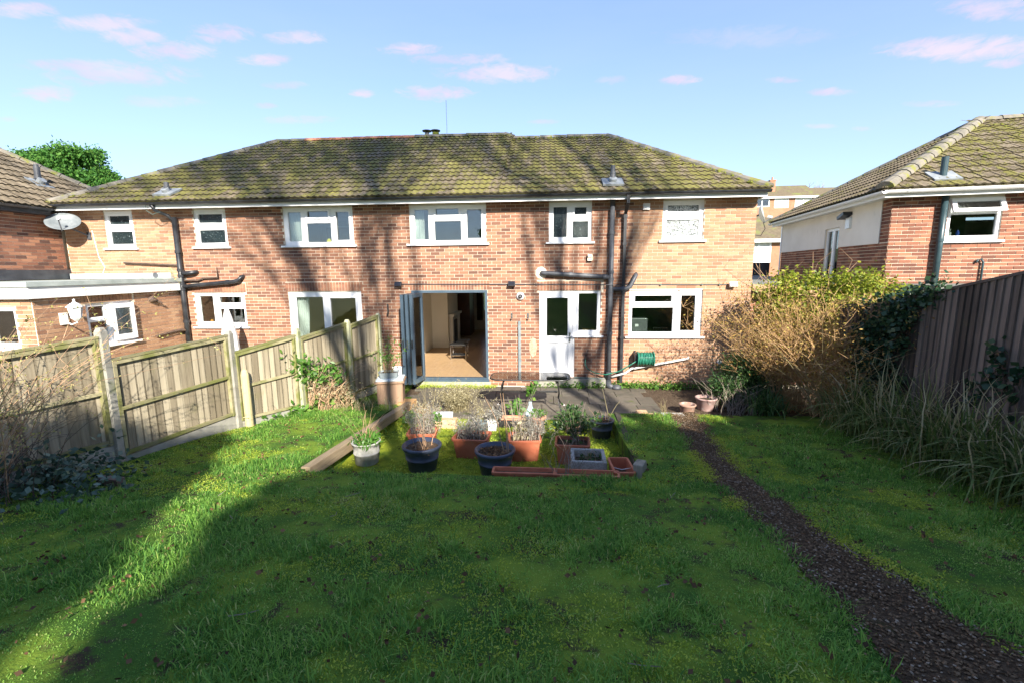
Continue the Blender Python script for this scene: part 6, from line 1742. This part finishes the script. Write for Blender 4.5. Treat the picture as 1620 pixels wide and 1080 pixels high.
# orange sandstone block with a grey tile leaning behind
q = MB(); q.box(-2.02, -1.62, -2.96, -2.76, BZ, .10); q.box(-2.04, -1.58, -3.03, -2.962, BZ, .03); single(q, 'sandstone_block', 'sandstone', (-1.8, -2.86, BZ), 'orange sandstone block in sun at the back of bed', 'block', bevel=.01)
q = MB(); q.hexa([(-2.05, -2.74, .0), (-1.72, -2.74, .0), (-1.72, -2.715, .0), (-2.05, -2.715, .0)], [(-2.05, -2.66, .17), (-1.72, -2.66, .17), (-1.72, -2.635, .17), (-2.05, -2.635, .17)]); single(q, 'leaning_tile', 'grey_tile', (-1.9, -2.7, 0), 'pale grey tile leaning behind the orange sandstone block', 'tile')
# straw-dry lavender ball
p = thing('lavender_bush', (-1.78, -2.0, .0), 'pale dry rounded lavender bush on patio edge', 'plant'); lavender(p, -1.78, -2.0, .0, .10, .46, 300, 'leaf_straw', 'leaf_straw', .85)
p = thing('dried_plant', (-2.35, -1.9, 0), 'few tall dry pale stems by the timber offcut', 'plant'); P = sprigs(p, -2.35, -1.95, 0, 12, .72, 'leaf_straw', .18, .35, .005)
p = thing('dry_seedheads', (-2.3, -2.6, 0), 'tangle of dry pink brown seed heads at head of bed', 'plant'); lavender(p, -2.35, -2.55, 0, .14, .24, 80, 'leaf_straw', 'twig_tan', .8); leaves('leaves', 'leaf_fresh', [leaf_cloud([(-2.45 + random.gauss(0, .1), -2.9 + random.gauss(0, .1), .12) for _ in range(10)], .05, 260, (.05, .05, .05), 0, 1.6)], p)
# pale blue funnel with a seedling
p = thing('blue_funnel', (-.27, -2.42, .004), 'pale blue upturned funnel with a green seedling growing from its neck', 'funnel')
q = MB(); q.lathe([(.175, 0), (.17, .015), (.115, .085), (.065, .16), (.04, .22), (.032, .30), (.036, .305), (.028, .31), (.024, .29)], 24, (-.27, -2.42, .004)); q.build('body', M['funnel_blue'], p, smooth=True)
q = MB(); q.tube([(-.27, -2.42, .28), (-.25, -2.42, .5), (-.255, -2.42, .70)], .006, 6); q.build('stem', M['leaf_fresh'], p); leaves('leaves', 'leaf_fresh', [leaf_cloud([(-.25, -2.42, .55), (-.25, -2.42, .62), (-.24, -2.42, .47)], .11, 46, (.03, .03, .05), .2, 1.7)], p)
p = thing('seedling', (-.55, -2.52, 0), 'small bright green seedling left of the pale blue funnel', 'plant'); leaves('leaves', 'leaf_fresh', [leaf_cloud([(-.55 + random.gauss(0, .06), -2.52, .22 + random.gauss(0, .05)) for _ in range(8)], .10, 90, (.04, .04, .03), .2, 1.7)], p); sprigs(p, -.52, -2.52, 0, 6, .25, 'leaf_fresh', .03, .4)

# glass topped patio table
t = thing('patio_table', (-.28, -2.06, .004), 'black metal patio table with clear glass top in front of white door', 'table')
TZ, x0, x1, y0, y1 = .715, -1.06, .50, -2.36, -1.72
def rrect(x0, x1, y0, y1, r, n=6):
    out = []
    for (cx, cy, a0) in ((x1 - r, y1 - r, 0), (x0 + r, y1 - r, 90), (x0 + r, y0 + r, 180), (x1 - r, y0 + r, 270)):
        for k in range(n + 1): out.append((cx + r * math.cos(R(a0 + 90 * k / n)), cy + r * math.sin(R(a0 + 90 * k / n))))
    return out
ring = rrect(x0, x1, y0, y1, .2)
q = MB(); n = len(ring); q.tube([(a, b, TZ) for a, b in ring] + [(*ring[0], TZ)], .014, 8, cap=False); q.bar((x0 + .02, (y0 + y1) / 2, TZ - .012), (x1 - .02, (y0 + y1) / 2, TZ - .012), .02, .014); q.build('rim', M['black_metal'], t)
q = MB(); q.add([(a, b, TZ + .003) for a, b in ring] + [(a, b, TZ + .009) for a, b in ring], [tuple(reversed(range(n))), tuple(range(n, 2 * n))] + [(i, (i + 1) % n, n + (i + 1) % n, n + i) for i in range(n)]); q.build('glass_top', M['glass_table'], t)
for sx in (-1, 1):
    for sy in (-1, 1):
        cx = -.28 + sx * .52; cy = -2.04 + sy * .20
        q = MB(); q.tube([(cx - sx * .03, cy + sy * .04, TZ - .01), (cx + sx * .03, cy + sy * .0, .58), (cx + sx * .05, cy - sy * .05, .42), (cx + sx * .04, cy - sy * .02, .25), (cx + sx * .09, cy + sy * .10, .10), (cx + sx * .16, cy + sy * .20, .02)], .015, 8); lg = q.build('leg', M['black_metal'], t, smooth=True)
        q = MB(); q.tube([(cx + sx * .15, cy + sy * .19, .03), (cx + sx * .175, cy + sy * .22, .004)], .020, 8); q.build('foot_cap', M['waste_white'], lg)
    q = MB(); q.tube([(-.28 + sx * .57, -2.04 - .15, .42), (-.28 + sx * .57, -2.04 + .15, .42)], .011, 6); q.build('stretcher', M['black_metal'], t)
q = MB(); q.box(-.82, .26, -2.075, -2.005, .40, .425); q.build('stretcher', M['black_metal'], t)

# brown boxed pedestal with a grey tray of leggy plant
t = thing('planter_pedestal', (-3.2, -1.75, .03), 'brown boxed pedestal with pale top beside the left fence', 'pedestal')
T = Matrix.Translation((-3.22, -1.72, .0)) @ Matrix.Rotation(R(12), 4, 'Z')
q = MB(T); q.box(-.26, .26, -.22, .22, .02, .52); q.build('box', M['ply_brown'], t, bevel=.006)
q = MB(T); q.box(-.30, .30, -.26, .26, .522, .565); q.build('rim', M['ply_brown'], t, bevel=.005)
q = MB(T); q.box(-.275, .275, -.235, .235, .567, .60); q.build('top', M['slab_bluewhite'], t, bevel=.005)
p = thing('plant_tray', (-3.25, -1.72, .60), 'grey tray with leggy green plant on the brown pedestal', 'plant pot')
q = MB(Matrix.Translation((-3.25, -1.72, .602)) @ Matrix.Rotation(R(12), 4, 'Z')); q.rectpot([(.17, .11, 0), (.20, .135, .12), (.21, .145, .125), (.19, .125, .125), (.185, .12, .10)]); q.build('tray', M['tray_grey'], p)
q = MB(); q.box(-3.4, -3.1, -1.80, -1.64, .69, .705); q.build('compost', M['soil'], p)
P = sprigs(p, -3.27, -1.72, .69, 22, .62, 'leaf_straw', .07, .45, .005); leaves('leaves', 'leaf_fresh', [leaf_cloud(P[:, 2:, :].reshape(-1, 3), .06, 260, (.03, .03, .03), 0, 2.2)], p)

# pots and edging by the path head
p = pot_round(3.25, -1.72, -.02, .20, .26, 'pot_pink', 'pinkish clay pot with pale rim by the dark shrub', taper=.72, rim=.03, bands=False)
p = pot_round(2.80, -2.0, -.02, .15, .20, 'pot_clay_old', 'low brown broken clay pot left of the pinkish pot', taper=.8, rim=.03, bands=False, soil=.09)
q = MB(); q.box(1.78, 1.98, -2.42, -2.12, -.02, .09); q.box(1.99, 2.16, -2.56, -2.2, -.02, .05); single(q, 'kerb_block', 'sandstone', (1.9, -2.3, 0), 'broken sandstone edging pieces at corner of patio', 'block', bevel=.012)
q = MB(); q.hexa([(2.0, -2.68, 0), (2.06, -2.70, 0), (2.07, -2.60, 0), (2.01, -2.58, 0)], [(1.99, -2.64, .2), (2.05, -2.66, .17), (2.06, -2.58, .14), (2.0, -2.56, .21)]); single(q, 'slate_shard', 'block_dark', (2.03, -2.6, 0), 'dark upright shard standing by the sandstone edging', 'stone')
eb = thing('brick_edging', (2.5, -2.3, 0), 'row of red bricks across the head of the path', 'edging')
for k in range(5):
    q = MB(); x = 2.12 + k * .118; q.box(x, x + .105, -2.40, -2.19, -.03, .035 + random.uniform(-.006, .006)); q.build('brick', M['red_brick_edge'], eb, bevel=.006)
q = MB(); q.box(2.18, 2.58, -2.74, -2.42, .02, .135); single(q, 'pale_slab', 'pale_slab', (2.4, -2.58, .02), 'pale mossy slab at the top of the gravel path', 'slab', bevel=.01)
p = thing('dead_sprout', (2.35, -2.05, 0), 'small curled dead plant on dark soil by red bricks', 'plant'); sprigs(p, 2.35, -2.05, 0, 7, .30, 'leaf_straw', .06, .7, .008)

# ------------------------------------------------------------------ left side planting
t = thing('leafy_shrub', (-4.55, -2.55, .1), 'leggy green shrub with tan stems against the left fence', 'shrub')
Ps = list(stems_from((-4.45, -2.5, .08), 46, .95, .62, 6, .12, None, .03)) + list(stems_from((-4.15, -2.2, .06), 46, .6, .8, 6, .15, None, .03))
twigs('stems', 'twig_tan', Ps, [.009] * len(Ps), t)
c = [(-4.72 + random.gauss(0, .16), -2.7 + random.gauss(0, .14), 1.0 + random.gauss(0, .17)) for _ in range(36)] + [(-4.35 + random.gauss(0, .14), -2.35 + random.gauss(0, .12), .82 + random.gauss(0, .10)) for _ in range(16)] + [(-4.75, -2.75, .45), (-4.7, -2.85, .3)]
leaves('leaves', 'leaf_fresh', [leaf_cloud(c, .10, 760, (.06, .06, .05), .15, 2.3, (0, .8))], t)
P = np.array(Ps)[46:, 3:, :].reshape(-1, 3); leaves('dry_leaves', 'leaf_straw', [leaf_cloud(P, .05, 700, (.05, .05, .05), 0, 1.8)], t)
t = thing('low_weeds', (-4.9, -3.4, .15), 'bright green leafy weeds at the foot of left fence', 'plant'); c = [(-5.0 + i * .055 + random.gauss(0, .06), -3.45 + i * .09 + random.gauss(0, .08), .22) for i in range(18)]
leaves('leaves', 'leaf_fresh', [leaf_cloud(c, .11, 420, (.07, .07, .05), .4, 1.8, (.2, 1))], t)
t = thing('dry_grass_tufts', (-3.7, -2.2, .08), 'pale dry grass tufts around the brown pedestal', 'plant')
S = []
for _ in range(26):
    x = random.uniform(-4.3, -2.9); y = random.uniform(-2.6, -1.7); P, le = arch_paths((x, y, float(gz(y))), 14, .24, .8, 5, .7, .05); S.append((P, np.full(14, .006), rng.uniform(0, 1, 14)))
blades('blades', 'leaf_straw', S, t)
# budding twigs reaching in from the left
t = thing('budding_shrub', (-5.35, -7.2, .55), 'wiry shrub with tiny yellow buds reaching in at left edge', 'shrub')
Ps = []
for (bx_, by_, n, db, L, le_) in ((-5.55, -7.3, 20, 1.0, 1.9, .55), (-5.7, -7.0, 18, .6, 1.9, .75), (-5.4, -7.6, 16, 1.4, 1.7, .5), (-5.5, -7.1, 10, .5, 2.2, 1.0)):
    P, _ = arch_paths((bx_, by_, .5), n, L, le_, 7, .4, .12, db); P[:, 1:] += rng.normal(0, .03, P[:, 1:].shape); Ps += list(P)
sub = []
for P in Ps:
    for _ in range(4):
        i = random.randint(2, 6); d = rng.normal(0, 1, 3); d[0] += .5; d[1] += .5; d /= np.linalg.norm(d); L = random.uniform(.12, .40); sub.append(np.array([P[i], P[i] + d * L * .5 + rng.normal(0, .015, 3), P[i] + d * L]))
twigs('stems', 'twig_tan', Ps + sub, [.006] * len(Ps) + [.003] * len(sub), t)
bp = []
for s in sub:
    for u in np.linspace(.1, 1, 7): bp.append(s[0] + (s[2] - s[0]) * u)
for P in Ps:
    for i in range(2, 7):
        for u in (0, .33, .66): bp.append(P[i] * (1 - u) + P[max(i - 1, 0)] * u)
bp = np.array(bp); leaves('buds', 'bud', [leaf_cloud(bp, .019, 3600, (.004, .004, .004), 0, 1.5)], t)
t = thing('bramble', (-5.2, -6.75, .5), 'sprawling bramble with blue green leaves at left edge of lawn', 'shrub')
c = [(-5.3 + random.gauss(0, .35), -6.75 + random.gauss(0, .35), .62 + abs(random.gauss(0, .12))) for _ in range(46)] + [(-4.75 + random.gauss(0, .2), -6.9 + random.gauss(0, .15), .58 + random.uniform(0, .06)) for _ in range(14)]
leaves('leaves', 'leaf_bramble', [leaf_cloud(c, .075, 800, (.10, .10, .05), .35, 1.6)], t)
P, _ = arch_paths((-5.4, -6.8, .5), 50, 1.1, 1.0, 6, .8, .25); twigs('stems', 'twig_dark', list(P), [.005] * 50, t)
c = [(-5.5 + random.gauss(0, .4), -6.6 + random.gauss(0, .4), .55) for _ in range(30)]; leaves('undergrowth', 'leaf_ivy', [leaf_cloud(c, .06, 900, (.14, .14, .06), .3, 1.5)], t, 'stuff')

# weeds along the foot of the wall
c = [(random.uniform(-.3, 4.0), -.14 + random.gauss(0, .05), .05) for _ in range(90)]; tag(leaves('weeds', 'leaf_fresh', [leaf_cloud(c, .06, 2600, (.07, .05, .05), .1, 2.)]), kind='stuff')
c = [(random.uniform(-3.0, -1.2), -.20 + random.gauss(0, .05), .02) for _ in range(60)]; tag(leaves('moss_strip', 'moss_leaf', [leaf_cloud(c, .03, 2600, (.05, .05, .015), .1, 2.)]), kind='stuff')

# ------------------------------------------------------------------ lawn grass, moss, fallen leaves
def inside(n, x0, x1, y0, y1):
    return np.stack([rng.uniform(x0, x1, n), rng.uniform(y0, y1, n)], 1)
def fbm(p, s, seed):
    r_ = np.random.default_rng(seed); v = np.zeros(len(p)); a = 1.; tot_ = 0
    for o in range(4):
        f = s * 2 ** o
        for _ in range(5):
            th_ = r_.uniform(0, 6.28); k = f * r_.uniform(.7, 1.4); v += a * np.sin(p[:, 0] * k * math.cos(th_) + p[:, 1] * k * math.sin(th_) + r_.uniform(0, 6.28)) / 5 * 1.5
        tot_ += a; a *= .65
    return v / tot_
def lawn_ok(p):
    x, y = p[:, 0], p[:, 1]
    a = np.interp(-y, [-q[0] for q in PL], [q[1] for q in PL]); b = np.interp(-y, [-q[0] for q in PR], [q[1] for q in PR])
    jag = .16 * fbm(p, 6, 3) - .05
    ok = ~((x > a - jag) & (x < b + jag))
    ok &= ~((x > TX0 - .12) & (x < TX1 + .04) & (y > TY0 + .02) & (y < -2.3))
    ok &= ~((y > -2.5) & (x > -2.95))
    fx = np.interp(-y, [-q[1] for q in PX], [q[0] for q in PX]); ok &= x > fx + .06
    ok &= x < 5.4
    ok &= ~((x > 3.3 - (y + 3.2) * .0) & (y > -3.2))
    ok &= y < -1.3
    return ok
def lawn_z(p):
    return gz(p[:, 1]) + np.array([.025 * mnoise.noise((x * .9, y * .9, .3)) + .012 * mnoise.noise((x * 2.7, y * 2.7, 1.3)) for x, y in p])
def grass_patch(n, x0, x1, y0, y1, L, wd):
    p = inside(n, x0, x1, y0, y1); p = p[lawn_ok(p)]
    m = fbm(p, 2.1, 11); thin = fbm(p, 5.5, 5)
    keep = rng.uniform(0, 1, len(p)) < np.clip(1.1 - .5 * (m > .12) - 1.2 * np.clip(thin - .10, 0, .6), .10, 1); p = p[keep]; m = m[keep]
    n = len(p); z = lawn_z(p)
    clump = np.clip(.55 + 1.2 * fbm(p, 4.2, 21), .25, 1.7); shade_edge = 1.0
    le = L * rng.uniform(.5, 1.3, n) * clump * np.where(m > .12, .6, 1.)
    an = rng.uniform(0, 6.28, n); ln = rng.uniform(.15, 1.1, n)
    d = np.stack([np.cos(an) * np.sin(ln), np.sin(an) * np.sin(ln), np.cos(ln)], 1)
    sd = np.stack([-np.sin(an + rng.normal(0, .5, n)), np.cos(an), np.zeros(n)], 1) * (wd * rng.uniform(.7, 1.3, (n, 1))) / 2
    b0 = np.stack([p[:, 0], p[:, 1], z - .006], 1)
    m1 = b0 + d * le[:, None] * .55; dr_ = d.copy(); dr_[:, 2] -= .55; tip = m1 + dr_ * le[:, None] * .5
    V = np.stack([b0 - sd, b0 + sd, m1 + sd * .8, m1 - sd * .8, tip], 1).reshape(-1, 3)
    o = (np.arange(n) * 5)[:, None]; F = (o + np.array([[0, 1, 2, 0, 2, 3, 3, 2, 4]])).reshape(-1)
    tint = np.clip(.34 + .42 * fbm(p, 1.9, 31) + rng.normal(0, .18, n) + .25 * (m > .12), 0, 1); tint = np.where(rng.uniform(0, 1, n) < .05, 1., tint)
    return V, F, np.repeat(tint, 5)
def grass_obj(name, parts, mk):
    Vs, Fs, Ts = [], [], []; o = 0
    for V, F, T_ in parts: Vs.append(V); Fs.append(F + o); Ts.append(T_); o += len(V)
    return tag(link(name, npmesh(name, np.concatenate(Vs), np.concatenate(Fs), 3, M[mk], np.concatenate(Ts))), kind='stuff')
grass_obj('grass', [grass_patch(170000, -4.6, 4.4, -9.6, -7.2, .075, .0055), grass_patch(150000, -5.8, 5.2, -7.2, -5.2, .075, .007), grass_patch(110000, -5.6, 5.2, -5.2, -1.3, .07, .009)], 'grass')
# longer tussocks
S = []
pt = inside(5200, -4.8, 4.6, -9.5, -2.6); pt = pt[lawn_ok(pt)]; pt = pt[(fbm(pt, 4.2, 21) > .02)]; zt_ = lawn_z(pt)
for (x, y), z in zip(pt, zt_):
    n_ = 9; P, le = arch_paths((x, y, z - .005), n_, .115, .75, 4, .7, .022); S.append((P, np.full(n_, .006), np.clip(rng.normal(.28, .2, n_), 0, 1)))
tag(blades('grass', 'grass', S), kind='stuff')
# moss cushions in the lawn
p = inside(150000, -5.5, 5, -9.6, -2.4); p = p[lawn_ok(p)]; m = fbm(p, 2.1, 11); p = p[(m > .12) & (rng.uniform(0, 1, len(p)) < .8)]
P3 = np.concatenate([p, (lawn_z(p) + .006)[:, None]], 1); tag(leaves('moss', 'moss_leaf', [leaf_cloud(P3, .017, len(P3) * 3, (.02, .02, .008), -.2, 2.2)]), kind='stuff')
p = inside(14000, TX0 + .1, TX1 - .02, TY0 + .1, -2.45); m = fbm(p, 2.6, 41); p = p[m > -.15]
P3 = np.concatenate([p, np.full((len(p), 1), BZ + .006)], 1); tag(leaves('moss', 'moss_leaf', [leaf_cloud(P3, .03, len(P3) * 2, (.02, .02, .010), -.2, 2.2)]), kind='stuff')
# bright moss along the path edge
P3 = []
for y in np.arange(-9.2, -3.2, .012):
    a_, b_ = path_edges(y)
    if mnoise.noise((y * 1.1, 9.3, 0)) > .22: P3.append((a_ - random.gauss(.02, .04), y, gzs(a_, y) + .015))
    if mnoise.noise((y * 1.3, 3.3, 0)) > .05: P3.append((b_ + random.gauss(.02, .05), y, gzs(b_, y) + .015))
tag(leaves('path_moss', 'moss_leaf', [leaf_cloud(np.array(P3), .017, len(P3) * 30, (.035, .03, .010), -.2, 2., (.4, 1))]), kind='stuff')
# fallen leaves and twigs
p = inside(1500, -5.2, 4.6, -9.5, -3.0); p = p[lawn_ok(p)]; P3 = np.concatenate([p, (lawn_z(p) + .028)[:, None]], 1)
tag(leaves('fallen_leaves', 'dead_leaf', [leaf_cloud(P3, .034, 1900, (.025, .025, .006), .55, 1.3, (0, .85))]), kind='stuff')
pp = on_path(700); tag(leaves('path_litter', 'dead_leaf', [leaf_cloud(pp, .035, 900, (.03, .03, .006), .85, 4., (.2, 1))]), kind='stuff')
pp = on_path(60)
q = MB()
for i in range(30):
    a_ = pp[i] if i % 2 else np.array([random.uniform(-4, 4), random.uniform(-9.3, -6), 0]);
    if i % 2 == 0: a_[2] = gzs(a_[0], a_[1]) + .03
    th_ = random.uniform(0, 6.28); L = random.uniform(.05, .17); d = np.array([math.cos(th_), math.sin(th_), .04]) * L
    q.tube([tuple(a_), tuple(a_ + d * .5 + rng.normal(0, .015, 3) * [1, 1, .3]), tuple(a_ + d)], .003, 4)
tag(q.build('twig_litter', M['twig_grey']), kind='stuff')

# curtains and small things in the windows
curtain(-6.22, -5.86, .16, 3.45, 4.2, 'curtain_white', 'white curtain in the wide upper window left of centre', .1)
curtain(-3.16, -2.86, .16, 3.45, 4.2, 'curtain_white', 'white curtain in the middle upper window')
curtain(-6.24, -5.86, .18, .2, 2.2, 'curtain_white', 'white curtain gathered at left of sliding patio door', .35)
curtain(-2.95, -2.7, 8.9, .6, 2.35, 'curtain_brown', 'dark brown curtain at the far end of living room'); curtain(-1.3, -1.02, 8.9, .6, 2.35, 'curtain_brown', 'dark brown curtain right of the far living room window')
q = MB(); q.box(-5.28, -5.18, .13, .16, 3.49, 3.55); q.box(-5.26, -5.2, .14, .15, 3.55, 3.58); single(q, 'yellow_note', 'yellow', (-5.23, .14, 3.49), 'small yellow card on upper window sill', 'card')
t = thing('side_table', (-2.55, 2.6, .152), 'black side table with chrome legs in the living room', 'table')
q = MB(); q.box(-2.82, -2.32, 2.4, 2.8, .58, .61); q.build('top', M['black_metal'], t)
q = MB(); q.box(-2.80, -2.34, 2.42, 2.78, .28, .30); q.build('shelf', M['black_metal'], t)
for sx in (-2.80, -2.34):
    for sy in (2.42, 2.78):
        q = MB(); q.tube([(sx, sy, .152), (sx, sy, .58)], .014, 8); q.build('leg', M['chrome'], t)
t = thing('microwave', (2.3, .55, 1.25), 'dark grey appliance behind the kitchen window', 'appliance'); q = MB(); q.box(2.02, 2.50, .35, .75, 1.26, 1.60); q.build('body', M['appliance'], t, bevel=.02); q = MB(); q.box(2.2, 2.28, .344, .349, 1.40, 1.46); q.build('badge', M['lamp_white'], t)
q = MB(); q.box(1.75, 4.55, .14, .75, 1.19, 1.24); single(q, 'kitchen_worktop', 'appliance', (3.1, .4, 1.19), 'dark worktop inside the kitchen window', 'worktop')
q = MB()
for k in range(7): q.tube([(2.68 + k * .05, .42, 1.24), (2.66 + k * .055, .42, 1.36)], .004, 5)
q.tube([(2.66, .42, 1.36), (3.0, .42, 1.36)], .005, 5); q.tube([(2.68, .42, 1.25), (2.98, .42, 1.25)], .005, 5); single(q, 'dish_rack', 'chrome', (2.8, .42, 1.24), 'chrome dish rack behind the kitchen window', 'rack')
q = MB(); q.tube([(3.42, .3, 1.24), (3.42, .3, 1.42), (3.38, .3, 1.47), (3.32, .3, 1.46), (3.31, .3, 1.42)], .010, 8); single(q, 'kitchen_tap', 'chrome', (3.42, .3, 1.24), 'curved chrome tap behind right kitchen pane', 'tap')
q = MB(); q.box(.95, 1.20, .45, .7, 1.26, 1.31); q.box(.9, 1.3, .4, .8, 1.22, 1.26); single(q, 'wooden_tray', 'offcut', (1.1, .55, 1.22), 'wooden tray on a ledge inside the window beside white door', 'tray')
q = MB(); q.hexa([(-5.4, .6, .5), (-5.0, .6, .5), (-5.0, .64, .5), (-5.4, .64, .5)], [(-5.3, .6, .95), (-5.28, .6, .95), (-5.28, .64, .95), (-5.3, .64, .95)]); single(q, 'white_card', 'china', (-5.2, .6, .5), 'white triangular card behind the sliding patio door', 'card')
t = thing('parasol', (-7.75, -.9, 0), 'folded white parasol tip showing above the left fence', 'parasol'); q = MB(); q.lathe([(.20, 0.9), (.17, 1.3), (.10, 1.75), (.03, 2.02), (.0, 2.05)], 10, (-7.2, -1.0, 0)); q.build('canopy', M['curtain_white'], t); q = MB(); q.tube([(-7.2, -1.0, 0), (-7.2, -1.0, 2.1)], .018, 8); q.build('pole', M['lamp_white'], t)
q = MB(); q.lathe([(.04, 0), (.05, .07), (.03, .13), (.0, .15)], 10, (-8.5, .2, 1.47)); single(q, 'orange_ornament', 'orange_plastic', (-8.5, .2, 1.47), 'small orange ornament inside the low left window', 'ornament')
